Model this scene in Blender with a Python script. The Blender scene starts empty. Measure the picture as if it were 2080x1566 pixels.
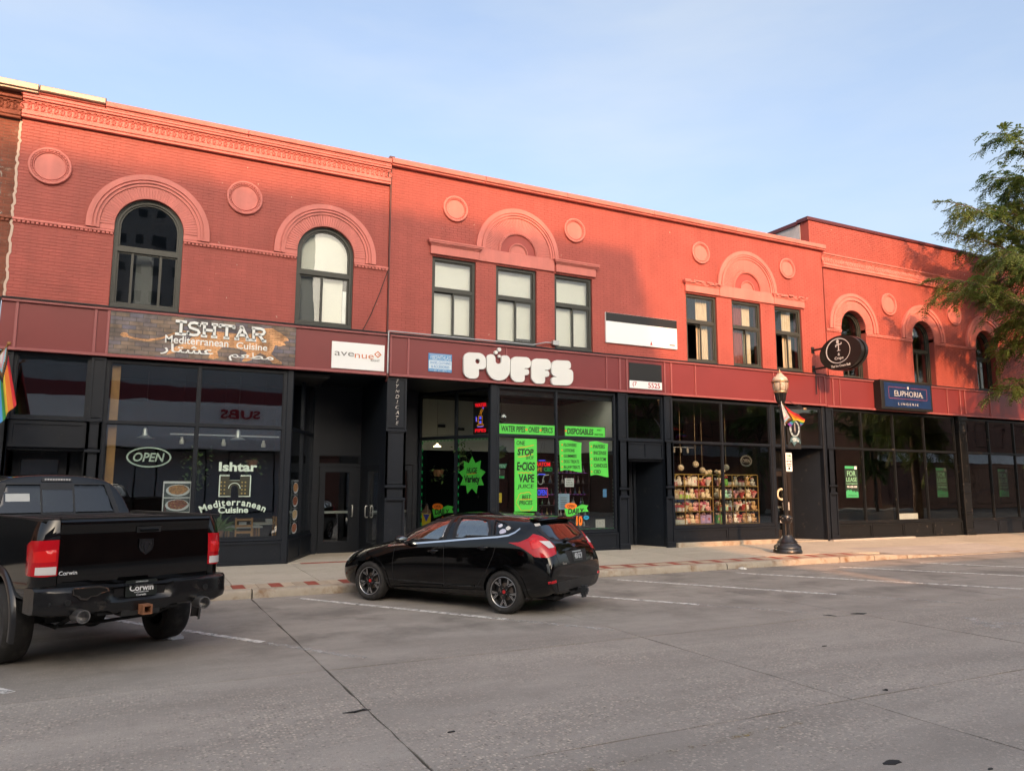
import bpy, bmesh, math, random
from math import sin, cos, pi, radians, sqrt, atan2, hypot
from mathutils import Vector, Matrix, geometry, noise
from mathutils.bvhtree import BVHTree

random.seed(7)
scene = bpy.context.scene
col = scene.collection

# ------------------------------------------------------------------ camera
YAW, PITCH, ROLL = 0.46342, 0.13353, 0.00199
CAM = Vector((0.0, -17.5, 1.9))
_f = Vector((sin(YAW)*cos(PITCH), cos(YAW)*cos(PITCH), sin(PITCH)))
_r0 = Vector((cos(YAW), -sin(YAW), 0)); _u0 = _r0.cross(_f)
_r = _r0*cos(ROLL) + _u0*sin(ROLL); _u = _u0*cos(ROLL) - _r0*sin(ROLL)
cam_data = bpy.data.cameras.new('camera'); cam = bpy.data.objects.new('camera', cam_data); col.objects.link(cam)
cam.matrix_world = Matrix(((_r.x, _u.x, -_f.x, CAM.x), (_r.y, _u.y, -_f.y, CAM.y), (_r.z, _u.z, -_f.z, CAM.z), (0, 0, 0, 1)))
cam_data.sensor_fit = 'HORIZONTAL'; cam_data.sensor_width = 36.0
cam_data.lens = 1529.36/2080*36.0
cam_data.clip_start = 0.1; cam_data.clip_end = 3000
scene.camera = cam

# ------------------------------------------------------------------ sky, sun, exposure
SUN_TRAVEL = Vector((0.25, 1.0, -0.42)).normalized()
SUN_EL = math.asin(-SUN_TRAVEL.z); SUN_AZ = atan2(-SUN_TRAVEL.x, -SUN_TRAVEL.y)
world = bpy.data.worlds.new('World'); scene.world = world; world.use_nodes = True
wn = world.node_tree.nodes; wl = world.node_tree.links; wn.clear()
sky = wn.new('ShaderNodeTexSky'); sky.sky_type = 'NISHITA'; sky.sun_disc = False
sky.sun_elevation = SUN_EL; sky.sun_rotation = SUN_AZ; sky.altitude = 300; sky.air_density = 1.0; sky.dust_density = 10.0; sky.ozone_density = 1.5
tc = wn.new('ShaderNodeTexCoord'); mp = wn.new('ShaderNodeMapping'); mp.inputs['Scale'].default_value = (1.2, 1.2, 4.5); mp.inputs['Rotation'].default_value = (0.35, 0.5, 0.3)
wl.new(tc.outputs['Generated'], mp.inputs['Vector'])
nz = wn.new('ShaderNodeTexNoise'); nz.inputs['Scale'].default_value = 1.25; nz.inputs['Detail'].default_value = 6; nz.inputs['Roughness'].default_value = 0.55
wl.new(mp.outputs['Vector'], nz.inputs['Vector'])
rp = wn.new('ShaderNodeMapRange'); rp.inputs['From Min'].default_value = 0.42; rp.inputs['From Max'].default_value = 0.78; rp.inputs['To Max'].default_value = 0.46; rp.inputs['To Min'].default_value = 0.16
wl.new(nz.outputs['Fac'], rp.inputs['Value'])
mxw = wn.new('ShaderNodeMixRGB'); mxw.inputs['Color2'].default_value = (2.5, 2.5, 2.3, 1)
wl.new(rp.outputs['Result'], mxw.inputs['Fac']); wl.new(sky.outputs['Color'], mxw.inputs['Color1'])
bg = wn.new('ShaderNodeBackground'); bg.inputs['Strength'].default_value = 0.15
wo = wn.new('ShaderNodeOutputWorld'); wl.new(mxw.outputs['Color'], bg.inputs['Color']); wl.new(bg.outputs['Background'], wo.inputs['Surface'])

sun_data = bpy.data.lights.new('sun', 'SUN'); sun_data.energy = 1.85; sun_data.angle = radians(0.45); sun_data.color = (1.0, 0.46, 0.19)
sun = bpy.data.objects.new('sun', sun_data); col.objects.link(sun)
sun.rotation_euler = (-SUN_TRAVEL).to_track_quat('Z', 'Y').to_euler(); sun.location = (-20, -80, 40)

scene.view_settings.view_transform = 'Standard'; scene.view_settings.look = 'None'
scene.view_settings.exposure = 1.45; scene.view_settings.gamma = 1.0; scene.view_settings.use_curve_mapping = False
scene.render.engine = 'CYCLES'
scene.cycles.max_bounces = 8; scene.cycles.transparent_max_bounces = 24; scene.cycles.caustics_reflective = False; scene.cycles.caustics_refractive = False
scene.cycles.use_denoising = True

# ------------------------------------------------------------------ helpers
def tag(o, label=None, cat=None, group=None, kind=None):
    if label: o['label'] = label
    if cat: o['category'] = cat
    if group: o['group'] = group
    if kind: o['kind'] = kind
    return o

def empty(name, loc=(0, 0, 0), rz=0.0, label=None, cat=None, group=None, kind=None, parent=None):
    o = bpy.data.objects.new(name, None); col.objects.link(o)
    o.location = loc; o.rotation_euler = (0, 0, rz); o.empty_display_size = 0.1
    if parent: o.parent = parent
    return tag(o, label, cat, group, kind)

def link(name, me, parent=None, loc=(0, 0, 0), rot=(0, 0, 0), scale=(1, 1, 1)):
    o = bpy.data.objects.new(name, me); col.objects.link(o)
    o.location = loc; o.rotation_euler = rot; o.scale = scale
    if parent: o.parent = parent
    return o

def copy_tree(o, parent=None):
    c = o.copy(); col.objects.link(c); c.parent = parent
    for ch in list(o.children): copy_tree(ch, c)
    return c

def pip(p, poly):
    x, y = p; c = False; n = len(poly); j = n-1
    for i in range(n):
        xi, yi = poly[i]; xj, yj = poly[j]
        if (yi > y) != (yj > y) and x < (xj-xi)*(y-yi)/(yj-yi+1e-15)+xi: c = not c
        j = i
    return c

def fill(outer, holes=(), interior=()):
    """constrained triangulation of a polygon with holes -> (points2d, tris)"""
    loops = [list(outer)] + [list(h) for h in holes]
    vs = []; es = []
    for lp in loops:
        b = len(vs); n = len(lp)
        vs += [Vector((p[0], p[1])) for p in lp]
        es += [(b+i, b+(i+1) % n) for i in range(n)]
    vs += [Vector(p) for p in interior if pip(p, outer) and not any(pip(p, h) for h in holes)]
    r = geometry.delaunay_2d_cdt(vs, es, [], 0, 1e-6)
    pts = [(v.x, v.y) for v in r[0]]; tris = []
    for f in r[2]:
        cx = sum(pts[i][0] for i in f)/len(f); cy = sum(pts[i][1] for i in f)/len(f)
        if pip((cx, cy), outer) and not any(pip((cx, cy), h) for h in holes): tris.append(tuple(f))
    return pts, tris

def arc(cx, cy, r, a0, a1, n):
    return [(cx+r*cos(a0+(a1-a0)*i/n), cy+r*sin(a0+(a1-a0)*i/n)) for i in range(n+1)]
def circle(cx, cy, r, n=32, ry=None):
    ry = ry or r
    return [(cx+r*cos(2*pi*i/n), cy+ry*sin(2*pi*i/n)) for i in range(n)]
def rect(x0, z0, x1, z1): return [(x0, z0), (x1, z0), (x1, z1), (x0, z1)]
def rounded(ctrl, k=5):
    out = []; n = len(ctrl)
    for i in range(n):
        p = Vector(ctrl[i][:2]); r = ctrl[i][2]; a = Vector(ctrl[i-1][:2])-p; b = Vector(ctrl[(i+1) % n][:2])-p
        la, lb = a.length, b.length; a.normalize(); b.normalize()
        ang = a.angle(b); t = min(r/max(math.tan(ang/2), 1e-4), la*.5, lb*.5)
        p1 = p+a*t; p2 = p+b*t
        for j in range(k+1):
            s = j/k; q = p1.lerp(p, s).lerp(p.lerp(p2, s), s) if False else None
            # rational quadratic, close to a circular arc
            w = sin(ang/2); q = (p1*(1-s)**2 + p*2*w*s*(1-s) + p2*s*s)/((1-s)**2+2*w*s*(1-s)+s*s)
            out.append((q.x, q.y))
    return out

class MB:
    def __init__(s): s.v = []; s.f = []; s.m = []; s.cur = 0; s.M = None
    def add(s, vs, fs, M=None):
        M = M or s.M; b = len(s.v)
        s.v += [tuple(M @ Vector(v)) for v in vs] if M else [tuple(v) for v in vs]
        s.f += [tuple(b+i for i in f) for f in fs]; s.m += [s.cur]*len(fs); return s
    def box(s, x0, y0, z0, x1, y1, z1, M=None):
        if x0 > x1: x0, x1 = x1, x0
        if y0 > y1: y0, y1 = y1, y0
        if z0 > z1: z0, z1 = z1, z0
        v = [(x0, y0, z0), (x1, y0, z0), (x1, y1, z0), (x0, y1, z0), (x0, y0, z1), (x1, y0, z1), (x1, y1, z1), (x0, y1, z1)]
        return s.add(v, [(0, 3, 2, 1), (4, 5, 6, 7), (0, 1, 5, 4), (1, 2, 6, 5), (2, 3, 7, 6), (3, 0, 4, 7)], M)
    def cbox(s, x0, y0, z0, x1, y1, z1, c=.01, M=None):
        """box with the edges of its -Y face chamfered"""
        v = [(x0, y1, z0), (x1, y1, z0), (x1, y1, z1), (x0, y1, z1), (x0, y0+c, z0), (x1, y0+c, z0), (x1, y0+c, z1), (x0, y0+c, z1),
             (x0+c, y0, z0+c), (x1-c, y0, z0+c), (x1-c, y0, z1-c), (x0+c, y0, z1-c)]
        f = [(3, 2, 1, 0), (8, 9, 10, 11)]
        for a, b in ((0, 4), (4, 8)):
            for i in range(4): j = (i+1) % 4; f.append((a+i, a+j, b+j, b+i))
        return s.add(v, f, M)
    def prism(s, outer, holes=(), y0=0.0, y1=0.05, M=None):
        """polygon in XZ, front face at y0 (towards -Y), back at y1"""
        pts, tris = fill(outer, holes); n = len(pts)
        A = lambda p: sum(p[i][0]*p[(i+1) % len(p)][1]-p[(i+1) % len(p)][0]*p[i][1] for i in range(len(p)))
        v = [(p[0], y0, p[1]) for p in pts]+[(p[0], y1, p[1]) for p in pts]
        f = []
        for t in tris:
            a = A([pts[i] for i in t]); t = t if a > 0 else t[::-1]
            f.append(t); f.append(tuple(n+i for i in t[::-1]))
        s.add(v, f, M)
        for k, lp in enumerate([outer]+list(holes)):
            lp = list(lp)
            if (A(lp) > 0) != (k == 0): lp = lp[::-1]
            m = len(lp); vv = [(p[0], y0, p[1]) for p in lp]+[(p[0], y1, p[1]) for p in lp]
            s.add(vv, [(i, m+i, m+(i+1) % m, (i+1) % m) for i in range(m)], M)
        return s
    def lathe(s, prof, n=24, M=None, cap=True, a0=0, a1=2*pi):
        v = []; f = []; full = abs(a1-a0-2*pi) < 1e-6; m = n if full else n+1
        for r, z in prof:
            for i in range(m):
                a = a0+(a1-a0)*i/n; v.append((r*cos(a), r*sin(a), z))
        for k in range(len(prof)-1):
            for i in range(n if full else n):
                j = (i+1) % m
                f.append((k*m+i, k*m+j, (k+1)*m+j, (k+1)*m+i))
        if cap and full:
            if prof[0][0] > 1e-5: f.append(tuple(range(m))[::-1])
            if prof[-1][0] > 1e-5: f.append(tuple((len(prof)-1)*m+i for i in range(m)))
        return s.add(v, f, M)
    def tube(s, path, r, n=8, closed=False, M=None, cap=True):
        P = [Vector(p) for p in path]; R = r if isinstance(r, (list, tuple)) else [r]*len(P)
        v = []; f = []; up = None; L = len(P)
        for i in range(L):
            a = P[i-1] if (i > 0 or closed) else P[i]; b = P[(i+1) % L] if (i < L-1 or closed) else P[i]
            t = (b-a); t = t.normalized() if t.length > 1e-9 else Vector((0, 0, 1))
            if up is None:
                up = Vector((0, 0, 1)) if abs(t.z) < .9 else Vector((1, 0, 0))
            u = (up-t*up.dot(t)); u = u.normalized() if u.length > 1e-6 else t.orthogonal().normalized()
            w = t.cross(u); up = u
            for k in range(n):
                a_ = 2*pi*k/n; v.append(P[i]+(u*cos(a_)+w*sin(a_))*R[i])
        for i in range(L if closed else L-1):
            for k in range(n):
                j = (i+1) % L
                f.append((i*n+k, i*n+(k+1) % n, j*n+(k+1) % n, j*n+k))
        if cap and not closed: f.append(tuple(range(n))[::-1]); f.append(tuple((L-1)*n+k for k in range(n)))
        return s.add(v, f, M)
    def ball(s, c, r, n=12, m=8, M=None):
        rx, ry, rz = r if isinstance(r, (tuple, list)) else (r, r, r)
        v = []; f = []
        for k in range(m+1):
            t = pi*k/m
            for i in range(n):
                a = 2*pi*i/n; v.append((c[0]+rx*sin(t)*cos(a), c[1]+ry*sin(t)*sin(a), c[2]+rz*cos(t)))
        for k in range(m):
            for i in range(n):
                j = (i+1) % n
                f.append((k*n+i, (k+1)*n+i, (k+1)*n+j, k*n+j))
        return s.add(v, f, M)
    def ribbon(s, path, w, y=0.0, th=.004, M=None):
        """flat stroke in XZ of width w, front at y"""
        P = [Vector(p) for p in path]; L = []; Rr = []
        for i in range(len(P)):
            t = (P[min(i+1, len(P)-1)]-P[max(i-1, 0)]).normalized(); nrm = Vector((-t.y, t.x))*w/2
            L.append(P[i]+nrm); Rr.append(P[i]-nrm)
        for i in range(len(P)-1):
            q = [L[i], L[i+1], Rr[i+1], Rr[i]]
            v = [(p.x, y, p.y) for p in q]+[(p.x, y+th, p.y) for p in q]
            s.add(v, [(0, 1, 2, 3), (7, 6, 5, 4), (0, 4, 5, 1), (1, 5, 6, 2), (2, 6, 7, 3), (3, 7, 4, 0)], M)
        return s
    def mesh(s, name, mats, smooth=False, fix=True):
        me = bpy.data.meshes.new(name); me.from_pydata(s.v, [], s.f)
        for m in (mats if isinstance(mats, (list, tuple)) else [mats]): me.materials.append(m)
        if any(s.m): me.polygons.foreach_set('material_index', s.m)
        if fix:
            bm = bmesh.new(); bm.from_mesh(me)
            bmesh.ops.recalc_face_normals(bm, faces=bm.faces); bm.to_mesh(me); bm.free()
        if smooth is True: me.polygons.foreach_set('use_smooth', [True]*len(me.polygons))
        elif smooth: 
            me.polygons.foreach_set('use_smooth', [True]*len(me.polygons)); me.set_sharp_from_angle(angle=radians(smooth))
        me.update(); return me
    def build(s, name, mats, parent=None, smooth=False, fix=True, loc=(0, 0, 0), rot=(0, 0, 0)):
        return link(name, s.mesh(name, mats, smooth, fix), parent, loc, rot)

def text_geo(body, w=None, h=None, bold=0.0, shear=0.0, ext=0.002, space=1.0, align='C', res=3, lsp=1.0):
    """letters laid in XZ, facing -Y, centred on the origin and fitted to w x h"""
    c = bpy.data.curves.new('t', 'FONT'); c.body = body; c.extrude = ext; c.offset = bold; c.shear = shear; c.space_character = space; c.resolution_u = res; c.space_line = lsp
    c.align_x = 'CENTER' if align == 'C' else 'LEFT'
    o = bpy.data.objects.new('t', c); m = o.to_mesh()
    v = [tuple(q.co) for q in m.vertices]; f = [tuple(p.vertices) for p in m.polygons]; o.to_mesh_clear()
    bpy.data.objects.remove(o); bpy.data.curves.remove(c)
    x0 = min(q[0] for q in v); x1 = max(q[0] for q in v); y0 = min(q[1] for q in v); y1 = max(q[1] for q in v)
    if not w and not h: y0 = y1 = 0; h = 1; sc1 = lsp; return [((q[0]-(x0+x1)/2)*sc1, -q[2], q[1]*sc1) for q in v], f
    sx = w/(x1-x0) if w else None; sz = h/(y1-y0) if h else None
    sx = sx or sz; sz = sz or sx
    return [((q[0]-(x0+x1)/2)*sx, -q[2], (q[1]-(y0+y1)/2)*sz) for q in v], f
def T(x=0, y=0, z=0, rz=0.0, ry=0.0, rx=0.0): return Matrix.Translation((x, y, z)) @ Matrix.Rotation(rz, 4, 'Z') @ Matrix.Rotation(ry, 4, 'Y') @ Matrix.Rotation(rx, 4, 'X')
def lettering(name, body, mat, parent, x, y, z, w=None, h=None, M=None, **k):
    b = MB(); v, f = text_geo(body, w, h, **k); b.add(v, f, (M or Matrix()) @ Matrix.Translation((x, y, z)))
    return b.build(name, mat, parent, fix=False)

# ------------------------------------------------------------------ materials
MATS = {}
def mat(name, c, rough=.6, metal=0.0, spec=.5, coat=0.0, var=None, bump=None, emit=None, dirt=None, rnd=0.0, trans=0.0, chips=None, streak=0.0):
    """var=(scale, amount) colour mottling; bump=(scale, strength); dirt=(scale, colour, lo, hi); rnd = per-object value change"""
    if name in MATS: return MATS[name]
    m = bpy.data.materials.new(name); m.use_nodes = True; MATS[name] = m
    n = m.node_tree.nodes; l = m.node_tree.links; p = n['Principled BSDF']
    p.inputs['Base Color'].default_value = (*c, 1); p.inputs['Roughness'].default_value = rough; p.inputs['Metallic'].default_value = metal
    p.inputs['Specular IOR Level'].default_value = spec; p.inputs['Coat Weight'].default_value = coat; p.inputs['Coat Roughness'].default_value = .04
    if trans: p.inputs['Transmission Weight'].default_value = trans
    if emit: p.inputs['Emission Color'].default_value = (*emit[0], 1); p.inputs['Emission Strength'].default_value = emit[1]
    g = n.new('ShaderNodeNewGeometry')
    out = None
    if var or dirt or rnd:
        rgb = n.new('ShaderNodeRGB'); rgb.outputs[0].default_value = (*c, 1); out = rgb.outputs[0]
    if var:
        t = n.new('ShaderNodeTexNoise'); t.inputs['Scale'].default_value = var[0]; t.inputs['Detail'].default_value = 5; t.inputs['Roughness'].default_value = .6
        l.new(g.outputs['Position'], t.inputs['Vector'])
        r = n.new('ShaderNodeMapRange'); r.inputs['From Min'].default_value = .3; r.inputs['From Max'].default_value = .7
        r.inputs['To Min'].default_value = 1-var[1]; r.inputs['To Max'].default_value = 1+var[1]; l.new(t.outputs['Fac'], r.inputs['Value'])
        x = n.new('ShaderNodeVectorMath'); x.operation = 'SCALE'; l.new(out, x.inputs[0]); l.new(r.outputs[0], x.inputs['Scale']); out = x.outputs[0]
    if streak:
        mp_ = n.new('ShaderNodeMapping'); mp_.inputs['Scale'].default_value = (4.0, 4.0, .28); l.new(g.outputs['Position'], mp_.inputs['Vector'])
        t = n.new('ShaderNodeTexNoise'); t.inputs['Scale'].default_value = 1.0; t.inputs['Detail'].default_value = 5; l.new(mp_.outputs[0], t.inputs['Vector'])
        r = n.new('ShaderNodeMapRange'); r.inputs['From Min'].default_value = .38; r.inputs['From Max'].default_value = .66; r.inputs['To Min'].default_value = 1+streak*.5; r.inputs['To Max'].default_value = 1-streak; l.new(t.outputs['Fac'], r.inputs['Value'])
        x = n.new('ShaderNodeVectorMath'); x.operation = 'SCALE'; l.new(out, x.inputs[0]); l.new(r.outputs[0], x.inputs['Scale']); out = x.outputs[0]
    if rnd:
        oi = n.new('ShaderNodeObjectInfo'); r = n.new('ShaderNodeMapRange'); r.inputs['To Min'].default_value = 1-rnd; r.inputs['To Max'].default_value = 1+rnd
        l.new(oi.outputs['Random'], r.inputs['Value']); x = n.new('ShaderNodeVectorMath'); x.operation = 'SCALE'; l.new(out, x.inputs[0]); l.new(r.outputs[0], x.inputs['Scale']); out = x.outputs[0]
    if dirt:
        t = n.new('ShaderNodeTexNoise'); t.inputs['Scale'].default_value = dirt[0]; t.inputs['Detail'].default_value = 7; t.inputs['Roughness'].default_value = .68
        l.new(g.outputs['Position'], t.inputs['Vector'])
        r = n.new('ShaderNodeMapRange'); r.inputs['From Min'].default_value = dirt[2]; r.inputs['From Max'].default_value = dirt[3]; l.new(t.outputs['Fac'], r.inputs['Value'])
        x = n.new('ShaderNodeMixRGB'); x.inputs['Color2'].default_value = (*dirt[1], 1); l.new(r.outputs[0], x.inputs['Fac']); l.new(out, x.inputs['Color1']); out = x.outputs[0]
    if chips:
        t = n.new('ShaderNodeTexNoise'); t.inputs['Scale'].default_value = chips[0]; t.inputs['Detail'].default_value = 3; l.new(g.outputs['Position'], t.inputs['Vector'])
        r = n.new('ShaderNodeMapRange'); r.inputs['From Min'].default_value = chips[2]; r.inputs['From Max'].default_value = chips[3]; l.new(t.outputs['Fac'], r.inputs['Value'])
        x = n.new('ShaderNodeMixRGB'); x.inputs['Color2'].default_value = (*chips[1], 1); l.new(r.outputs[0], x.inputs['Fac']); l.new(out, x.inputs['Color1']); out = x.outputs[0]
    if out: l.new(out, p.inputs['Base Color'])
    if bump:
        t = n.new('ShaderNodeTexNoise'); t.inputs['Scale'].default_value = bump[0]; t.inputs['Detail'].default_value = 6; l.new(g.outputs['Position'], t.inputs['Vector'])
        b = n.new('ShaderNodeBump'); b.inputs['Strength'].default_value = bump[1]; b.inputs['Distance'].default_value = bump[2] if len(bump) > 2 else .01
        l.new(t.outputs['Fac'], b.inputs['Height']); l.new(b.outputs['Normal'], p.inputs['Normal'])
    return m
def glass_mat(name, tint=(.9, .93, .92), boost=1.0, wave=.0009, rough=0.0):
    if name in MATS: return MATS[name]
    m = bpy.data.materials.new(name); m.use_nodes = True; MATS[name] = m
    n = m.node_tree.nodes; l = m.node_tree.links; n.clear()
    o = n.new('ShaderNodeOutputMaterial'); tr = n.new('ShaderNodeBsdfTransparent'); tr.inputs['Color'].default_value = (*tint, 1)
    gl = n.new('ShaderNodeBsdfGlossy'); gl.inputs['Roughness'].default_value = rough; gl.inputs['Color'].default_value = (.96, .98, 1, 1)
    ge = n.new('ShaderNodeNewGeometry'); dt = n.new('ShaderNodeVectorMath'); dt.operation = 'DOT_PRODUCT'; l.new(ge.outputs['Incoming'], dt.inputs[0]); l.new(ge.outputs['Normal'], dt.inputs[1])
    def ma(op, a, b_=None, clamp=False):
        q = n.new('ShaderNodeMath'); q.operation = op; q.use_clamp = clamp
        for i, v in enumerate((a, b_)):
            if v is None: continue
            if isinstance(v, (int, float)): q.inputs[i].default_value = v
            else: l.new(v, q.inputs[i])
        return q.outputs[0]
    sch = ma('POWER', ma('SUBTRACT', 1.0, ma('ABSOLUTE', dt.outputs['Value']), True), 5.0)      # Schlick reflectance, the same from both sides
    fac = ma('MULTIPLY', ma('ADD', ma('MULTIPLY', sch, .955), .045), boost, True)
    mx = n.new('ShaderNodeMixShader'); l.new(fac, mx.inputs['Fac']); l.new(tr.outputs[0], mx.inputs[1]); l.new(gl.outputs[0], mx.inputs[2])
    if wave:
        g = n.new('ShaderNodeNewGeometry'); t = n.new('ShaderNodeTexNoise'); t.inputs['Scale'].default_value = 1.1; t.inputs['Detail'].default_value = 1.5; l.new(g.outputs['Position'], t.inputs['Vector'])
        b = n.new('ShaderNodeBump'); b.inputs['Strength'].default_value = 1; b.inputs['Distance'].default_value = wave*2.2; l.new(t.outputs['Fac'], b.inputs['Height']); l.new(b.outputs['Normal'], gl.inputs['Normal'])
    l.new(mx.outputs[0], o.inputs['Surface']); return m

RED = (.34, .072, .055); SALMON = (.56, .168, .138)
M_wall = mat('painted_brick', RED, .62, var=(1.3, .12), bump=(60, .2, .004), rnd=.05, dirt=(.9, (.285, .060, .047), .52, .78), chips=(9, (.50, .34, .27), .725, .75), streak=.08)
M_mortar = mat('painted_mortar', (.29, .060, .046), .8, var=(2, .1))
M_trim = mat('salmon_trim', SALMON, .6, var=(1.1, .10), bump=(45, .3, .005), rnd=.03, dirt=(2.6, (.46, .13, .10), .56, .78), chips=(12, (.42, .30, .26), .74, .76), streak=.10)
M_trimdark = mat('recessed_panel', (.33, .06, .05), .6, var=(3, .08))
M_oldbrick = mat('old_brick', (.19, .055, .03), .8, var=(5, .25), bump=(50, .5, .006), rnd=.15, dirt=(3, (.30, .20, .14), .58, .75))
M_fascia = mat('fascia_panel', (.17, .027, .028), .38, spec=.5, var=(.7, .07), dirt=(9, (.28, .12, .11), .76, .82))
M_batten = mat('fascia_batten', (.27, .078, .078), .45, var=(3, .08))
M_frame = mat('black_storefront_paint', (.0080, .0110, .0165), .45, spec=.3, var=(2, .15), bump=(30, .12, .003), dirt=(5, (.055, .053, .05), .60, .82))
M_framew = mat('worn_black_paint', (.006, .007, .008), .5, spec=.3, dirt=(4.5, (.12, .10, .085), .60, .70), bump=(30, .3, .004))
M_winframe = mat('dark_bronze_frame', (.034, .036, .030), .5, var=(4, .12))
M_glass = glass_mat('shop_glass', boost=2.1); M_glass2 = glass_mat('upper_glass', (.94, .96, .95), 1.15)
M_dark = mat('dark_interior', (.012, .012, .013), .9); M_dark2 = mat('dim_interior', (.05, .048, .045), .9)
M_blind = mat('cream_blind', (.80, .78, .70), .7); M_blindg = mat('grey_screen', (.13, .13, .125), .8)
M_white = mat('white_sign', (.78, .80, .80), .45); M_black = mat('flat_black', (.008, .008, .008), .5)
M_steel = mat('galvanised', (.45, .46, .47), .4, .7, var=(4, .1)); M_alu = mat('brushed_aluminium', (.6, .6, .58), .35, .8)
M_green = mat('fluorescent_green', (.085, .60, .065), .5); M_orange = mat('orange_vinyl', (.85, .19, .015), .5)
M_cream = mat('cream_paint', (.5, .47, .40), .8); M_wood = mat('honey_wood', (.34, .17, .05), .5, var=(6, .2)); M_brass = mat('brass_metal', (.55, .36, .10), .35, .7)
M_leaf = mat('green_leaf', (.07, .13, .03), .5, var=(3, .3)); M_terracotta = mat('basket_brown', (.22, .10, .05), .8)
# ================================================================== ground, road, kerb, pavement
def concrete(name, c, speck, stain, scale=1.0, joint_agg=True, bumps=.5):
    m = bpy.data.materials.new(name); m.use_nodes = True; MATS[name] = m
    n = m.node_tree.nodes; l = m.node_tree.links; p = n['Principled BSDF']; p.inputs['Roughness'].default_value = .85; p.inputs['Specular IOR Level'].default_value = .3
    g = n.new('ShaderNodeNewGeometry')
    def noi(s, d=5, vec=None, r=.6):
        t = n.new('ShaderNodeTexNoise'); t.inputs['Scale'].default_value = s; t.inputs['Detail'].default_value = d; t.inputs['Roughness'].default_value = r
        l.new(vec or g.outputs['Position'], t.inputs['Vector']); return t.outputs['Fac']
    def rng(v, a, b, c0, d):
        r = n.new('ShaderNodeMapRange'); r.inputs['From Min'].default_value = a; r.inputs['From Max'].default_value = b; r.inputs['To Min'].default_value = c0; r.inputs['To Max'].default_value = d
        l.new(v, r.inputs['Value']); return r.outputs[0]
    def mix(f, a, b, mode='MIX'):
        x = n.new('ShaderNodeMixRGB'); x.blend_type = mode
        for i, v in ((0, f), (1, a), (2, b)):
            if isinstance(v, (float, int)): x.inputs[i].default_value = v
            elif isinstance(v, tuple): x.inputs[i].default_value = (*v, 1)
            else: l.new(v, x.inputs[i])
        return x.outputs[0]
    mp_ = n.new('ShaderNodeMapping'); mp_.inputs['Scale'].default_value = (.35, 1.5, 1); l.new(g.outputs['Position'], mp_.inputs['Vector'])
    c1 = mix(rng(noi(.9*scale, 6, mp_.outputs[0]), .35, .72, 0, 1), c, stain)
    c2 = mix(rng(noi(3.1*scale, 6), .5, .78, 0, .55), c1, tuple(x*.66 for x in c))
    oi = n.new('ShaderNodeObjectInfo'); rv = rng(oi.outputs['Random'], 0, 1, .93, 1.07)
    sc_ = n.new('ShaderNodeVectorMath'); sc_.operation = 'SCALE'; l.new(c2, sc_.inputs[0]); l.new(rv, sc_.inputs['Scale'])
    vo = n.new('ShaderNodeTexVoronoi'); vo.inputs['Scale'].default_value = 34; vo.inputs['Randomness'].default_value = 1; l.new(g.outputs['Position'], vo.inputs['Vector'])
    sep = n.new('ShaderNodeSeparateColor'); l.new(vo.outputs['Color'], sep.inputs[0])
    bl = rng(vo.outputs['Distance'], .34, .48, 1, 0)
    expo = rng(noi(.7, 4), .36, .60, .25, 1)
    if joint_agg:
        sx_ = n.new('ShaderNodeSeparateXYZ'); l.new(g.outputs['Position'], sx_.inputs[0]); wear = rng(sx_.outputs['Y'], -10.2, -8.6, 1.0, .22)      # the traffic lanes are worn to the stone, the bays are not
        m0 = n.new('ShaderNodeMath'); m0.operation = 'MULTIPLY'; l.new(expo, m0.inputs[0]); l.new(wear, m0.inputs[1]); expo = m0.outputs[0]
    mu = n.new('ShaderNodeMath'); mu.operation = 'MULTIPLY'; l.new(bl, mu.inputs[0]); l.new(expo, mu.inputs[1])
    mu2 = n.new('ShaderNodeMath'); mu2.operation = 'MULTIPLY'; l.new(mu.outputs[0], mu2.inputs[0]); mu2.inputs[1].default_value = speck
    pc = mix(sep.outputs[0], tuple(x*.42 for x in c), (min(1, c[0]*1.75), min(1, c[1]*1.65), min(1, c[2]*1.55)))
    c3 = mix(mu2.outputs[0], sc_.outputs[0], pc)
    if joint_agg:
        oil = rng(noi(1.1, 5), .48, .64, 0, .72); m1 = n.new('ShaderNodeMath'); m1.operation = 'MULTIPLY'; l.new(oil, m1.inputs[0]); l.new(rng(sx_.outputs['Y'], -9.6, -7.6, 0, 1), m1.inputs[1]); c3 = mix(m1.outputs[0], c3, tuple(x*.50 for x in c))
    gr = mix(1.0, c3, mix(rng(noi(140, 2), .3, .7, 0, 1), (.80, .80, .80), (1.2, 1.2, 1.2)), 'MULTIPLY')
    l.new(gr, p.inputs['Base Color'])
    b = n.new('ShaderNodeBump'); b.inputs['Strength'].default_value = bumps; b.inputs['Distance'].default_value = .006; l.new(noi(90, 4), b.inputs['Height']); l.new(b.outputs[0], p.inputs['Normal'])
    return m
M_road = concrete('road_concrete', (.335, .302, .262), .80, (.230, .207, .180))
M_walk = concrete('walk_concrete', (.47, .42, .34), .12, (.40, .355, .285), 1.4, False, bumps=.3)
M_ramp = concrete('ramp_concrete', (.45, .41, .36), .10, (.36, .32, .28), 1.4, False, bumps=.3)
M_kerb = mat('kerb_concrete', (.37, .32, .25), .85, var=(2.5, .15), bump=(70, .5, .006), dirt=(2.2, (.20, .105, .045), .50, .68))
M_joint = mat('joint_filler', (.075, .064, .052), .95, var=(6, .3)); M_asphalt = mat('asphalt_ground', (.07, .066, .06), .9, var=(.5, .15))
M_pred = mat('red_paver', (.27, .062, .038), .8, var=(8, .15), bump=(60, .4, .004), rnd=.14)
M_pcream = mat('cream_paver', (.43, .345, .25), .8, var=(8, .14), bump=(60, .4, .004), rnd=.12)

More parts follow.
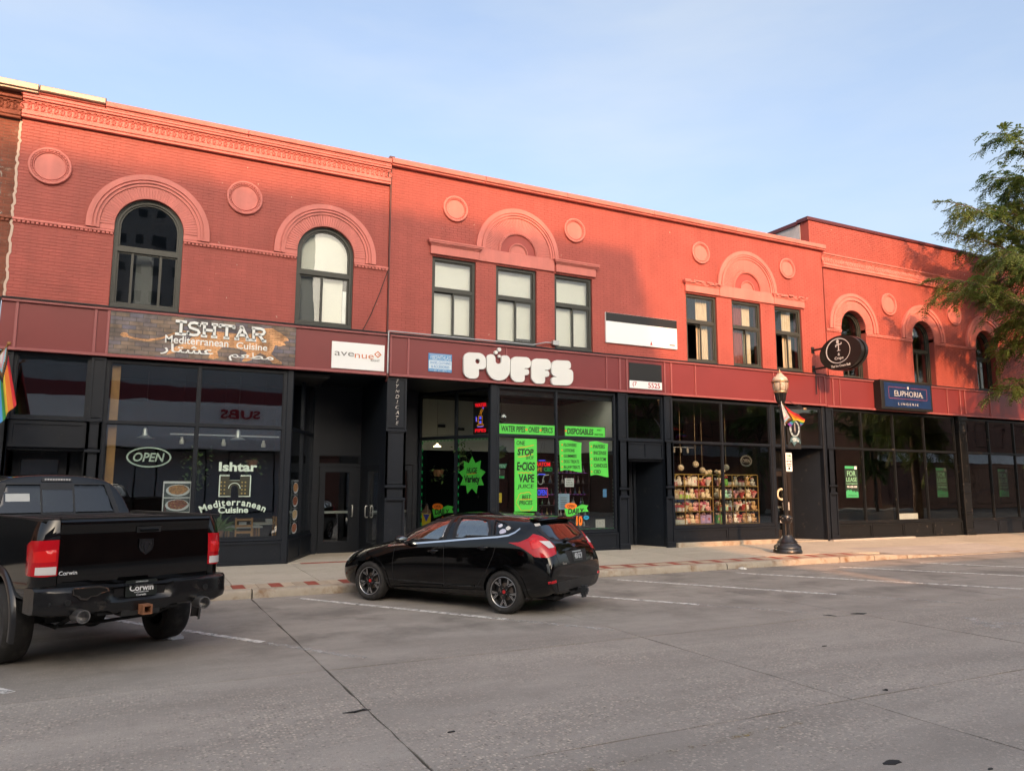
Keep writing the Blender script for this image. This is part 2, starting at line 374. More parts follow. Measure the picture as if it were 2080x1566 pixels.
g = MB(); g.add([(-900, -900, -.06), (900, -900, -.06), (900, 900, -.06), (-900, 900, -.06)], [(0, 1, 2, 3)])
tag(g.build('ground', M_asphalt, fix=False), 'dark ground sheet reaching past the street', kind='structure')

b = MB(); b.box(-40, -24.4, -.05, 70, -3.66, -.012)
road = tag(b.build('road', M_joint), 'grey concrete street with slab joints and diagonal parking lines', kind='structure')
XJ = [1.93+4.02*k for k in range(-4, 10)]; YJ = [-24.3, -21.6, -18.8, -15.7, -12.5, -9.32, -3.67]
def wob(a, b_, seed, n=16, amp=.010):
    rr = random.Random(seed); P = []
    for i in range(n):
        t = i/n; P.append((a[0]+(b_[0]-a[0])*t + (rr.uniform(-amp, amp) if i else 0), a[1]+(b_[1]-a[1])*t + (rr.uniform(-amp, amp) if i else 0)))
    return P
for i in range(len(XJ)-1):
    for j in range(len(YJ)-1):
        gx, gy = .010, .009
        x0, x1, y0, y1 = XJ[i]+gx, XJ[i+1]-gx, YJ[j]+gy, YJ[j+1]-gy
        C_ = [(x0, y0), (x1, y0), (x1, y1), (x0, y1)]; P = []
        for k in range(4): P += wob(C_[k], C_[(k+1) % 4], hash((i, j, k)) & 0xffff)
        m_ = len(P); dz = random.uniform(-.0015, .0015)
        v = [(p[0], p[1], dz) for p in P]+[(p[0], p[1], -.03) for p in P]
        s_ = MB(); s_.add(v, [tuple(range(m_))]+[(k, m_+k, m_+(k+1) % m_, (k+1) % m_) for k in range(m_)])
        s_.build('slab', M_road, road, fix=False)

def worn_paint(name, c, lo, hi):
    m = mat(name, c, .8, var=(6, .15)); n = m.node_tree.nodes; l = m.node_tree.links; p = n['Principled BSDF']
    g_ = n.new('ShaderNodeNewGeometry'); t = n.new('ShaderNodeTexNoise'); t.inputs['Scale'].default_value = 9; t.inputs['Detail'].default_value = 9; t.inputs['Roughness'].default_value = .75; l.new(g_.outputs['Position'], t.inputs['Vector'])
    r = n.new('ShaderNodeMapRange'); r.inputs['From Min'].default_value = lo; r.inputs['From Max'].default_value = hi; l.new(t.outputs['Fac'], r.inputs['Value']); l.new(r.outputs[0], p.inputs['Alpha']); return m
M_line = worn_paint('worn_white_paint', (.66, .64, .60), .36, .54); M_line2 = worn_paint('faded_white_paint', (.50, .48, .45), .44, .66); M_yel = worn_paint('faded_yellow_paint', (.34, .24, .08), .52, .70)
def stripe(x0, y0, x1, y1, w, m, name='parking_line'):
    d = Vector((x1-x0, y1-y0)).normalized(); nn = Vector((-d.y, d.x))*w/2; a = Vector((x0, y0)); c_ = Vector((x1, y1))
    q = [a+nn, c_+nn, c_-nn, a-nn]; b_ = MB(); b_.add([(p.x, p.y, .005) for p in q]+[(p.x, p.y, .001) for p in q], [(3, 2, 1, 0), (0, 1, 5, 4), (1, 2, 6, 5), (2, 3, 7, 6), (3, 0, 4, 7)])
    return b_.build(name, m, road)
for x0, y0, x1, y1, m_ in [(-4.0, -4.2, -.9, -8.9, M_line), (-.32, -4.7, 1.55, -7.55, M_line), (1.55, -7.55, 2.43, -8.95, M_line2), (2.69, -4.02, 4.95, -7.4, M_line), (4.95, -7.4, 5.9, -8.8, M_line2), (6.0, -4.1, 8.4, -7.55, M_line), (8.4, -7.55, 9.36, -8.9, M_line2),
      (9.1, -4.2, 11.4, -7.7, M_line), (11.4, -7.7, 12.47, -9.36, M_line2), (12.2, -4.3, 15.23, -8.73, M_line), (15.4, -4.4, 18.2, -8.6, M_line), (18.1, -4.6, 21.0, -8.8, M_line)]:
    stripe(x0, y0, x1, y1, .105, m_)
stripe(2.3, -12.95, 5.1, -12.78, .05, M_yel, 'centre_line')
stripe(10.75, -10.6, 13.2, -11.85, .16, M_line2, 'arrow_marking'); stripe(11.15, -10.25, 10.7, -10.95, .2, M_line2, 'arrow_marking'); stripe(11.75, -10.62, 13.6, -11.4, .14, M_line2, 'arrow_marking')

# kerb: separate cast lengths, lowered towards the ramp at the corner
def kz(x): return .14 if x < 17.6 else max(.015, .14-.125*(x-17.6)/3.6)
kerb = empty('kerb', (0, -3.55, 0), kind='structure', label='pale concrete kerb with rust stains along the street')
KX = [-20, -13, -9.5, -5.9, -2.05, 1.95, 5.4, 8.75, 12.55, 16.3, 17.6, 18.9, 20.2, 21.4, 25, 29, 34, 40]
for a, c_ in zip(KX, KX[1:]):
    n_ = 10; v = []; prof = lambda z: [(-3.665, -.03), (-3.655, z*.62), (-3.635, z*.9), (-3.60, z), (-3.44, z+.002), (-3.44, -.03)]
    for i in range(n_+1):
        x = a+.012+(c_-a-.024)*i/n_
        for (y, z) in prof(kz(x)): v.append((x, y+3.55+noise.noise(Vector((x*1.9, z*9, 3)))*.008, z+noise.noise(Vector((x*2.3, y*4, 8)))*.006))
    f = [(i*6+k, (i+1)*6+k, (i+1)*6+(k+1) % 6, i*6+(k+1) % 6) for i in range(n_) for k in range(6)]+[(0, 1, 2, 3, 4, 5), tuple(n_*6+k for k in range(6))[::-1]]
    s_ = MB(); s_.add(v, f); s_.build('kerb_stone', M_kerb, kerb, smooth=40)

# pavement
def sz(x, y):
    t = (y+3.44)/3.44; return kz(x)+(.2-kz(x))*min(1, max(0, t))
b = MB(); b.box(-40, -3.45, -.05, 60, 3.4, .0)
walk = tag(b.build('pavement', M_joint), 'pale concrete pavement with a band of red and cream pavers', kind='structure')
def slab(x0, x1, y0, y1, m_, name='slab', nx=1, dz=0.0, gap=.006, par=None):
    n_ = nx+1; v = []
    for i in range(n_):
        x = x0+gap+(x1-x0-2*gap)*i/nx
        for y in (y0+gap, y1-gap): v.append((x, y, sz(x, y)+dz))
    m2 = len(v); v += [(p[0], p[1], p[2]-.05) for p in v]
    f = [(2*i, 2*i+2, 2*i+3, 2*i+1) for i in range(nx)]
    ring = [2*i for i in range(n_)]+[2*i+1 for i in range(nx, -1, -1)]
    f += [(ring[k], m2+ring[k], m2+ring[(k+1) % len(ring)], ring[(k+1) % len(ring)]) for k in range(len(ring))]
    s_ = MB(); s_.add(v, f); return s_.build(name, m_, par or walk, fix=True)
BY0, BY1 = -3.44, -2.93
SX = [-20+1.55*k for k in range(35)]
for a, c_ in zip(SX, SX[1:]):
    rmp = a > 17.3
    slab(a, c_, BY1 if not rmp else BY0, 0.0 if not rmp else -1.72, M_ramp if (rmp and a < 24) else M_walk)
    if rmp: slab(a, c_, -1.72, 0.0, M_walk)
x = -6.0; k = 0
while x < 17.55:
    slab(x, x+.213, BY0+(.075 if x > 8.7 else 0), BY1-(.075 if x > 8.7 else 0), M_pred if k % 3 == 0 else M_pcream, 'paver', dz=random.uniform(-.001, .002), gap=.004)
    x += .213; k += 1
x = 8.7
while x < 17.5:
    slab(x, x+.213, BY0, BY0+.075, M_pred, 'paver', dz=.001, gap=.003); slab(x, x+.213, BY1-.075, BY1, M_pred, 'paver', dz=.001, gap=.003); x += .213
slab(-20, -6, BY0, BY1, M_walk)
# threshold slabs of the recessed entrances and the row of red pavers before the first one
b = MB(); b.box(3.2, .004, -.02, 5.36, 2.5, .21); b.build('threshold_slab', M_walk, walk)
b = MB(); b.box(5.88, .004, -.02, 8.2, 2.6, .21); b.build('threshold_slab', M_walk, walk)
for i in range(9): slab(3.45+i*.21, 3.66+i*.21, -.17, -.004, M_pred, 'paver', dz=.005, gap=.004)
b = MB(); b.cbox(13.98, -.13, .12, 18.02, -.002, .325, .012); b.build('step_ledge', M_kerb, walk)
b = MB(); b.box(18.03, .004, 0, 20.25, 1.3, .225); b.build('threshold_slab', M_walk, walk)
b = MB(); b.box(12.36, .004, 0, 13.68, 1.25, .215); b.build('threshold_slab', M_walk, walk)
b = MB(); b.cbox(20.2, -.16, .05, 24.2, -.002, .235, .02); b.build('step_ledge', M_ramp, walk)

# loose bits on the road and pavement
def strip(name, pts, w, label, cat, m_, z=.012):
    b_ = MB(); b_.tube([(p[0], p[1], z) for p in pts], [w*.35]+[w]*(len(pts)-2)+[w*.35], 6); return tag(b_.build(name, m_, smooth=True), label, cat)
M_rub = mat('black_rubber', (.012, .012, .012), .8)
strip('rubber_strip', [(1.94, -10.93), (1.88, -10.9), (1.80, -10.93), (1.70, -10.92)], .008, 'curled black rubber strip beside the slab joint near the pickup', 'rubber strip', M_rub)
strip('rubber_strip', [(9.35, -9.2), (9.42, -9.26), (9.45, -9.36)], .007, 'short black rubber strip lying before the joint crossing', 'rubber strip', M_rub)
strip('rubber_strip', [(9.82, -9.30), (9.93, -9.33), (10.0, -9.38), (10.1, -9.36)], .009, 'torn black sealant strip lying on the joint crossing', 'sealant strip', M_rub)
strip('rubber_strip', [(6.38, -12.48), (6.42, -12.5), (6.43, -12.47)], .010, 'small black scrap standing in the long road joint', 'rubber scrap', M_rub, .03)
for i, (x, y, a, b_, l) in enumerate([(4.86, -13.72, .085, .035, 'large black tar patch in the foreground slab'), (2.35, -11.75, .03, .014, 'small dark tar spot in front of the parked hatchback row'), (5.35, -14.1, .025, .012, 'small tar spot beside the large tar patch'), (7.6, -10.75, .035, .012, 'thin dark tar smear in the middle traffic lane')]):
    p_ = [(x+a*cos(t*2*pi/14)*random.uniform(.75, 1.15), y+b_*sin(t*2*pi/14)*random.uniform(.7, 1.2)) for t in range(14)]
    m_ = MB(); m_.add([(q[0], q[1], .006) for q in p_]+[(q[0], q[1], .0) for q in p_], [tuple(range(14))]+[(k, 14+k, 14+(k+1) % 14, (k+1) % 14) for k in range(14)])
    tag(m_.build('tar_patch', M_rub), l, 'tar patch')
def crumple(name, x, y, z, r, h, label, m_, seed):
    rr = random.Random(seed); b_ = MB(); b_.ball((0, 0, 0), (r, r*.7, h), 14, 9)
    b_.v = [(v[0]*(1+.5*noise.noise(Vector(v)*22+Vector((seed, 0, 0)))), v[1]*(1+.5*noise.noise(Vector(v)*25)), max(-h*.4, v[2]*(1+.7*noise.noise(Vector(v)*30+Vector((0, seed, 0)))))) for v in b_.v]
    return tag(b_.build(name, m_, loc=(x, y, z+h*.4), rot=(0, 0, seed)), label, 'litter')
M_plast = mat('thin_plastic', (.5, .5, .52), .25, spec=.6); M_paper = mat('white_paper', (.7, .68, .62), .7)
crumple('plastic_bag', .56, -6.82, .0, .15, .045, 'crumpled clear plastic bag beside the pickup rear tyre', M_plast, 3)
crumple('paper_scrap', 12.9, -3.78, .0, .09, .03, 'white paper scrap in the gutter before the street lamp', M_paper, 5)
# dry leaves and dust along the gutter
b = MB(); rr = random.Random(3)
for i in range(900):
    if rr.random() < .55: x = rr.uniform(8, 22); y = -3.7-abs(rr.gauss(0, .05))
    elif rr.random() < .6: x = rr.uniform(8, 22); y = rr.uniform(-9, -3.8)
    else: x = rr.uniform(-6, 22); y = -3.7-abs(rr.gauss(0, .04))
    s_ = rr.uniform(.006, .018); a = rr.uniform(0, 6.3); z = .006
    b.add([(x+s_*cos(a), y+s_*sin(a), z), (x+s_*.5*cos(a+1.6), y+s_*.5*sin(a+1.6), z+.004), (x-s_*cos(a), y-s_*sin(a), z), (x-s_*.5*cos(a+1.6), y-s_*.5*sin(a+1.6), z+.003)], [(0, 1, 2, 3)])
tag(b.build('leaf_litter', mat('dry_leaf', (.24, .12, .04), .9, rnd=.2), fix=False), 'small dry leaves scattered along the gutter and parking bays', 'leaf litter', kind='stuff')
# ================================================================== the brick row: helpers
CAMD = CAM
def subtract(iv, cuts):
    out = [iv]
    for c in cuts:
        nx = []
        for a, b_ in out:
            if c[1] <= a or c[0] >= b_: nx.append((a, b_)); continue
            if c[0] > a: nx.append((a, c[0]))
            if c[1] < b_: nx.append((c[1], b_))
        out = nx
    return out
BL, BH, BG = .225, .068, .0065          # brick pitch, course height, joint
def brick_geo(b, x0, x1, z0, z1, y=0.0, d=.035, c=.003): b.cbox(x0, y, z0, x1, y+d, z1, c)
_bm = MB(); brick_geo(_bm, -BL/2+BG/2, BL/2-BG/2, -BH/2+BG/2, BH/2-BG/2); BRICK_ME = {}
def lay_bricks(wall, X0, X1, Z0, Z1, keep, m_, nsep=300, y=0.0):
    """running-bond bricks over a wall; keep(z) gives the x-intervals to leave out"""
    if m_.name not in BRICK_ME: BRICK_ME[m_.name] = _bm.mesh('brick', m_, fix=False)
    full = []; rest = MB(); rows = int((Z1-Z0)/BH)
    for r in range(rows+1):
        z0 = Z0+r*BH; z1 = min(z0+BH, Z1)
        if z1-z0 < .03: continue
        zc = (z0+z1)/2; cuts = keep(zc); off = (r % 2)*BL/2
        k = 0; x = X0-off
        while x < X1:
            a, b_ = max(x, X0), min(x+BL, X1)
            for p, q in subtract((a, b_), cuts):
                if q-p < .03: continue
                dy = y+random.uniform(-.002, .0008)
                if abs(q-p-BL) < 1e-6 and abs(z1-z0-BH) < 1e-6: full.append((p+BL/2, dy, zc))
                else: brick_geo(rest, p+BG/2, q-BG/2, z0+BG/2, z1-BG/2, dy)
            x += BL
    full.sort(key=lambda t: (Vector(t)-CAM).length)
    for i, (x, dy, z) in enumerate(full):
        if i < nsep: link('brick', BRICK_ME[m_.name], wall, (x, dy, z), (random.uniform(-.006, .006), random.uniform(-.004, .004), random.uniform(-.006, .006)))
        else: brick_geo(rest, x-BL/2+BG/2, x+BL/2-BG/2, z-BH/2+BG/2, z+BH/2-BG/2, dy)
    o = rest.build('far_bricks', m_, wall, fix=False); o['kind'] = 'stuff'
def arch_outline(cx, zs, r, half, zb, n=24):
    return [(cx-half, zb), (cx+half, zb)]+arc(cx, zs, r, 0, pi, n) if abs(half-r) > 1e-6 else [(cx-half, zb), (cx+half, zb)]+arc(cx, zs, r, 0, pi, n)
def ringpoly(cx, zc, ro, ri, leg=0.0, n=40):
    return [(cx+ro, zc-leg)]+arc(cx, zc, ro, 0, pi, n)+[(cx-ro, zc-leg), (cx-ri, zc-leg)]+arc(cx, zc, ri, pi, 0, n)+[(cx+ri, zc-leg)]
def wedge_mesh(name, r0, r1, da, d, m_):
    b = MB(); g_ = .0028
    def pt(r, s): a = da/2*s; return (r*sin(a)-g_*s, r*cos(a))
    q = [pt(r0, -1), pt(r0, 1), pt(r1, 1), pt(r1, -1)]; c = .004
    qi = [(q[0][0]+c, q[0][1]+c), (q[1][0]-c, q[1][1]+c), (q[2][0]-c, q[2][1]-c), (q[3][0]+c, q[3][1]-c)]
    v = [(p[0], d, p[1]) for p in q]+[(p[0], .004, p[1]) for p in q]+[(p[0], 0, p[1]) for p in qi]
    b.add(v, [(8, 9, 10, 11)]+[(4+i, 4+(i+1) % 4, 8+(i+1) % 4, 8+i) for i in range(4)]+[(i, (i+1) % 4, 4+(i+1) % 4, 4+i) for i in range(4)])
    return b.mesh(name, m_)
def beads(b, cx, zc, r, n, s, y, a0=0, a1=2*pi):
    for i in range(n):
        a = a0+(a1-a0)*(i+.5)/n
        b.box(-s*.5, -.012, -s*.32, s*.5, .012, s*.32, Matrix.Translation((cx+r*cos(a), y, zc+r*sin(a))) @ Matrix.Rotation(-a+pi/2, 4, 'Y'))
def arch(root, cx, zc, leg=.11):
    b = MB(); b.prism(ringpoly(cx, zc, 1.2, 1.085, leg), (), -.075, .0); b.prism(ringpoly(cx, zc, 1.085, 1.05, leg), (), -.05, 0); b.prism(ringpoly(cx, zc, 1.05, 1.015, leg), (), -.085, 0); b.prism(ringpoly(cx, zc, 1.015, .95, leg), (), -.055, 0); b.prism(ringpoly(cx, zc, .95, .672, leg), (), -.018, 0)
    o = b.build('arch_surround', M_trim, root)
    me = wedge_mesh('voussoir', .674, .948, pi/46, .03, M_trim)
    for i in range(46):
        a = -pi/2+pi*(i+.5)/46; link('voussoir', me, o, (cx, -.034, zc), (0, a, 0))
    return o
def fan_arch(root, cx, zc):
    b = MB(); b.prism(ringpoly(cx, zc, 1.24, 1.12), (), -.075, 0); b.prism(ringpoly(cx, zc, 1.12, 1.085), (), -.05, 0); b.prism(ringpoly(cx, zc, 1.085, 1.05), (), -.085, 0); b.prism(ringpoly(cx, zc, 1.05, .985), (), -.055, 0); b.prism(ringpoly(cx, zc, .985, .60), (), -.018, 0)
    o = b.build('arch_surround', M_trim, root)
    me = wedge_mesh('voussoir', .605, .982, pi/62, .03, M_trim)
    for i in range(62): link('voussoir', me, o, (cx, -.034, zc), (0, -pi/2+pi*(i+.5)/62, 0))
    b = MB(); b.prism(ringpoly(cx, zc, .60, .53), (), -.045, 0); beads(b, cx, zc, .565, 26, .05, -.05, 0, pi)
    b.prism(ringpoly(cx, zc, .285, .262), (), -.05, 0); beads(b, cx, zc, .245, 18, .03, -.035, 0, pi); b.prism([(cx-.235, zc), (cx+.235, zc)]+arc(cx, zc, .235, .05, pi-.05, 20), (), -.022, 0)
    b.build('fan_moulding', M_trim, o)
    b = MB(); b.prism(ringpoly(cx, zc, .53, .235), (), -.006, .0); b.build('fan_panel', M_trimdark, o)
    b = MB(); b.cbox(cx-1.165, -.05, zc-.345, cx+1.11, 0, zc-.003, .006); b.build('lintel_band', M_trim, o)
    return o
def lintel(root, x0, x1, z0, broken=0):
    b = MB(); b.cbox(x0, -.065, z0, x1, 0, z0+.225, .008)
    rr = random.Random(int(x0*10))
    for i, (dz, dy, dx) in enumerate([(.225, .085, .015), (.25, .105, .04), (.275, .135, .07), (.315, .15, .085)]):
        n_ = 14; X = [x0-dx+(x1-x0+2*dx)*k/n_ for k in range(n_+1)]
        for k in range(n_):
            cut = broken and i > 0 and rr.random() < broken
            b.box(X[k], -dy+(rr.uniform(.02, .06) if cut else 0), z0+dz+.001, X[k+1], 0, z0+dz+.04-(rr.uniform(0, .02) if cut else 0))
    return b.build('lintel', M_trim, root)
def roundel(root, cx, zc, R, m_disc=None):
    b = MB(); S = R/.39; Mx = Matrix.Translation((cx, 0, zc)) @ Matrix.Rotation(pi/2, 4, 'X')
    b.lathe([(R, 0), (R, .05), (R-.012, .06), (R-.04, .06), (R-.05, .045), (.31*S, .022), (.295*S, .045), (.285*S, .045), (.275*S, .02), (0, .02)], 48, Mx, cap=False)
    beads(b, cx, zc, .325*S, 34, .04*S, -.042)
    return b.build('roundel', M_trim, root, smooth=35)
def bead_course(root, x0, x1, z, name='string_course'):
    b = MB(); b.cbox(x0, -.045, z+.0, x1, 0, z+.045, .006); n_ = int((x1-x0)/.078); st = (x1-x0)/n_
    for i in range(n_): b.cbox(x0+i*st+.012, -.04, z-.05, x0+(i+1)*st-.012, 0, z-.001, .01)
    return b.build(name, M_trim, root)
def frieze(root, x0, x1, z0, z1, m_=None):
    m_ = m_ or M_trim
    b = MB(); b.box(x0, -.042, z0+.165, x1, 0, z1-.09)                       # panel
    b.cbox(x0, -.085, z0, x1, 0, z0+.055, .008); b.cbox(x0, -.105, z0+.0555, x1, 0, z0+.12, .012); b.cbox(x0, -.075, z0+.1205, x1, 0, z0+.1645, .008)
    b.cbox(x0, -.075, z1-.0895, x1, 0, z1-.05, .006); b.cbox(x0, -.115, z1-.0495, x1, 0, z1, .01)
    o = b.build('frieze', m_, root)
    b = MB(); zc = (z0+.165+z1-.09)/2; H = (z1-z0-.255)/2; n_ = int((x1-x0)/.118)
    for i in range(n_):
        c = x0+(i+.5)*(x1-x0)/n_
        b.tube([(c+.088*cos(t*pi/6), -.05, zc+H*.80*sin(t*pi/6)) for t in range(12)], .017, 4, closed=True)
        b.box(c-.03, -.07, zc+H*.86, c+.03, -.05, zc+H*.99); b.box(c-.03, -.07, zc-H*.99, c+.03, -.05, zc-H*.86)
    o2 = b.build('relief_rings', m_, o); o2['kind'] = 'stuff'
    return o
def coping(root, x0, x1, z0, z1, m_, out=.15, joints=(), name='coping'):
    J = [x0]+list(joints)+[x1]
    for a, c in zip(J, J[1:]):
        b = MB(); b.cbox(a+.004, -out, z0+.045, c-.004, .3, z1, .012); b.cbox(a+.004, -out+.04, z0, c-.004, .1, z0+.0445, .01); b.build(name, m_, root)
def pane_box(parent, x0, z0, x1, z1, y, m_, M=None):
    b = MB(); b.box(x0, y, z0, x1, y+.006, z1, M); return b.build('pane', m_, parent)
def slats(b, x0, x1, z0, z1, y):
    n_ = int((z1-z0)/.03)
    for i in range(n_):
        z = z0+(i+.5)*(z1-z0)/n_; b.add([(x0, y-.008, z-.017), (x1, y-.008, z-.017), (x1, y+.008, z+.017), (x0, y+.008, z+.017)], [(0, 1, 2, 3)])

def rect_window(root, x0, x1, z0, z1, zt, kind):
    y = .06; fw = .075; b = MB()
    b.prism(rect(x0, z0, x1, z1), [rect(x0+fw, zt+.04, x1-fw, z1-fw-.02), rect(x0+fw, z0+fw+.02, x1-fw, zt-.05)], y, y+.11)
    b.cbox(x0-.0, y-.035, z0-.0, x1, y-.001, z0+.06, .01)
    b.prism(rect(x0+fw+.002, zt+.042, x1-fw-.002, z1-fw-.022), [rect(x0+fw+.035, zt+.075, x1-fw-.035, z1-fw-.055)], y+.035, y+.075)
    xm = (x0+x1)/2+.03
    b.prism(rect(xm-.04, z0+fw+.022, x1-fw-.002, zt-.052), [rect(xm, z0+fw+.06, x1-fw-.045, zt-.09)], y+.02, y+.055)
    b.prism(rect(x0+fw+.002, z0+fw+.022, xm+.03, zt-.052), [rect(x0+fw+.03, z0+fw+.05, xm-.01, zt-.08)], y+.062, y+.09)
    o = b.build('window', M_winframe, root)
    pane_box(o, x0+fw+.03, zt+.07, x1-fw-.03, z1-fw-.05, y+.05, M_glass2)
    pane_box(o, xm-.002, z0+fw+.055, x1-fw-.04, zt-.085, y+.035, M_glass2)
    if kind not in ('open', 'open2'): pane_box(o, x0+fw+.025, z0+fw+.045, xm-.005, zt-.075, y+.072, M_glass2)
    xi0, xi1 = x0+.02, x1-.02
    if kind.startswith('blind'):
        b = MB(); slats(b, xi0, xi1, zt, z1-.05, y+.15); slats(b, xi0, xm, z0+.05, zt, y+.152); slats(b, xm, xi1, z0+.05+(.18 if kind == 'blind2' else 0), zt, y+.158)
        b.build('blind', M_blind, o, fix=False)
    else:
        rr = random.Random(int(x0*7))
        def curtain(a, c_, zb, ztop, m_, n_=10):
            b_ = MB(); v = []; 
            for i in range(n_*4+1):
                t = i/(n_*4); v += [(a+(c_-a)*t, y+.19+.025*sin(t*n_*2*pi)+.008*sin(t*29), zb), (a+(c_-a)*t, y+.19+.02*sin(t*n_*2*pi+.4), ztop)]
            b_.add(v, [(2*i, 2*i+2, 2*i+3, 2*i+1) for i in range(n_*4)]); return b_.build('curtain', m_, o, smooth=True, fix=False)
        if kind == 'open': curtain(xm-.06, x1-.18, z0+.06, z1-.06, mat('cream_curtain', (.46, .40, .29), .8), 4)
        if kind == 'red': curtain(x0+.05, xm-.02, z0+.06, z1-.06, mat('red_curtain', (.15, .035, .035), .8), 5); curtain(xm+.0, x1-.25, z0+.06, z1-.06, mat('cream_curtain', (.46, .40, .29), .8), 4)
        if kind == 'open2': curtain(xm-.08, x1-.25, z0+.06, z1-.1, mat('cream_curtain', (.46, .40, .29), .8), 4)
    return o
def arch_window(root, cx, half, z0, zs, r, zt, kind, y=.07, fw=.085):
    n_ = 28; b = MB()
    out = [(cx-half, z0), (cx+half, z0)]+arc(cx, zs, half, 0, pi, n_)
    i_ = half-fw
    up = [(cx-i_, zt+.045), (cx+i_, zt+.045)]+arc(cx, zs, i_, 0, pi, n_)
    lo = rect(cx-i_, z0+fw+.02, cx+i_, zt-.045)
    b.prism(out, [up, lo], y, y+.12)
    b.prism([(cx-half, z0+.09), (cx-half+.03, z0+.09)]+[(cx-half+.03, zs)]+arc(cx, zs, half-.03, pi, 0, n_)+[(cx+half-.03, z0+.09), (cx+half, z0+.09)]+arc(cx, zs, half, 0, pi, n_), (), y-.025, y-.001)
    b.cbox(cx-half, y-.04, z0, cx+half, y-.001, z0+.088, .012)
    j = i_-.035
    b.prism([(cx-i_+.002, zt+.047), (cx+i_-.002, zt+.047)]+arc(cx, zs, i_-.002, 0, pi, n_), [[(cx-j, zt+.085), (cx+j, zt+.085)]+arc(cx, zs, j, 0, pi, n_)], y+.03, y+.08)
    w3 = [cx-i_+.25*2*i_, cx+i_-.28*2*i_] if kind == 'three' else [cx-.05]
    for w in w3: b.box(w-.025, y+.03, z0+fw+.022, w+.025, y+.075, zt-.047)
    b.prism(rect(cx-i_+.002, z0+fw+.022, cx+i_-.002, zt-.047), [rect(cx-j, z0+fw+.055, cx+j, zt-.08)], y+.04, y+.072)
    o = b.build('window', M_winframe, root)
    b = MB(); b.prism([(cx-j-.004, zt+.08), (cx+j+.004, zt+.08)]+arc(cx, zs, j+.004, 0, pi, n_), (), y+.055, y+.061); b.build('pane', M_glass2, o)
    xs = [cx-j-.004]+w3+[cx+j+.004]
    for k in range(len(xs)-1): pane_box(o, xs[k]+(.025 if k else 0), z0+fw+.05, xs[k+1]-(.025 if k < len(xs)-2 else 0), zt-.075, y+.054, M_glass2)
    if kind == 'blind':
        b = MB(); slats(b, cx-half, cx+half, zt-.02, zs+half, y+.15); slats(b, cx-.04, cx+half-.2, z0+.05, zt-.03, y+.155); b.build('blind', M_blind, o, fix=False)
        b = MB(); b.box(cx-half+.06, y+.13, z0+.08, cx-.08, y+.136, zt-.05); b.build('insect_screen', M_blindg, o)
        b = MB(); b.box(cx+half-.2, y+.12, z0+.09, cx+half-.09, y+.135, z0+.95); b.lathe([(.05, -.01), (.05, .01), (.03, .02)], 14, T(cx+half-.145, y+.115, z0+.2, rx=pi/2)); b.build('air_vent', M_white, o)
    elif kind == 'three':
        b = MB(); b.box(cx-.22, y+.35, z0, cx+.12, y+.37, zt); b.build('inner_door', M_blindg, o)
        for k_, (xx, zz) in enumerate([(-.5, .55), (-.46, .5), (-.5, .35), (-.46, .3), (.43, .6), (.45, .35)]):
            pass
    elif kind == 'notice':
        b = MB(); b.box(cx-.36, y+.09, zs+.12, cx-.08, y+.094, zs+.26); b.build('window_notice', M_white, o)
    return o
def shop_window(root, P, Q, mulls, z0, zt, z1, name='shop_window', m_=None, fw=.055, d=.10, gl=None, yoff=0.0, endw=None):
    """glazed frontage from P to Q (seen from the street P is left); rails, mullions and panes"""
    m_ = m_ or M_frame; gl = gl or M_glass; P = Vector((P[0], P[1], 0)); Q = Vector((Q[0], Q[1], 0)); L = (Q-P).length; a = atan2(Q.y-P.y, Q.x-P.x)
    M = Matrix.Translation(P) @ Matrix.Rotation(a, 4, 'Z') @ Matrix.Translation((0, yoff, 0))
    xs = [0]+[L*t for t in mulls]+[L]; holes = []; cells = []; e = endw or fw
    for k in range(len(xs)-1):
        l_ = xs[k]+(e if k == 0 else fw/2); r_ = xs[k+1]-(e if k == len(xs)-2 else fw/2)
        zz = [(z0+fw, zt-fw/2), (zt+fw/2, z1-fw)] if zt else [(z0+fw, z1-fw)]
        for za, zb in zz: holes.append(rect(l_, za, r_, zb)); cells.append((l_, za, r_, zb))
    b = MB(); b.prism(rect(0, z0, L, z1), holes, -.0, d, M)
    for (l_, za, r_, zb) in cells: b.prism(rect(l_+.001, za+.001, r_-.001, zb-.001), [rect(l_+.018, za+.018, r_-.018, zb-.018)], .03, .06, M)
    b.cbox(0, -.03, z0-.03, L, d, z0-.001, .01, M)
    o = b.build(name, m_, root)
    for (l_, za, r_, zb) in cells: pane_box(o, l_+.012, za+.012, r_-.012, zb-.012, .042, gl, M)
    return o, M
def bulkhead(root, P, Q, z0, z1, panels=1, m_=None, name='bulkhead'):
    m_ = m_ or M_frame; P = Vector((P[0], P[1], 0)); Q = Vector((Q[0], Q[1], 0)); L = (Q-P).length
    M = Matrix.Translation(P) @ Matrix.Rotation(atan2(Q.y-P.y, Q.x-P.x), 4, 'Z'); b = MB(); b.box(0, .0, z0, L, .1, z1, M)
    w = L/panels
    for k in range(panels): b.prism(rect(k*w+.01, z0+.002, (k+1)*w-.01, z1-.002), [rect(k*w+.07, z0+.07, (k+1)*w-.07, z1-.06)], -.022, -.001, M)
    return b.build(name, m_, root)
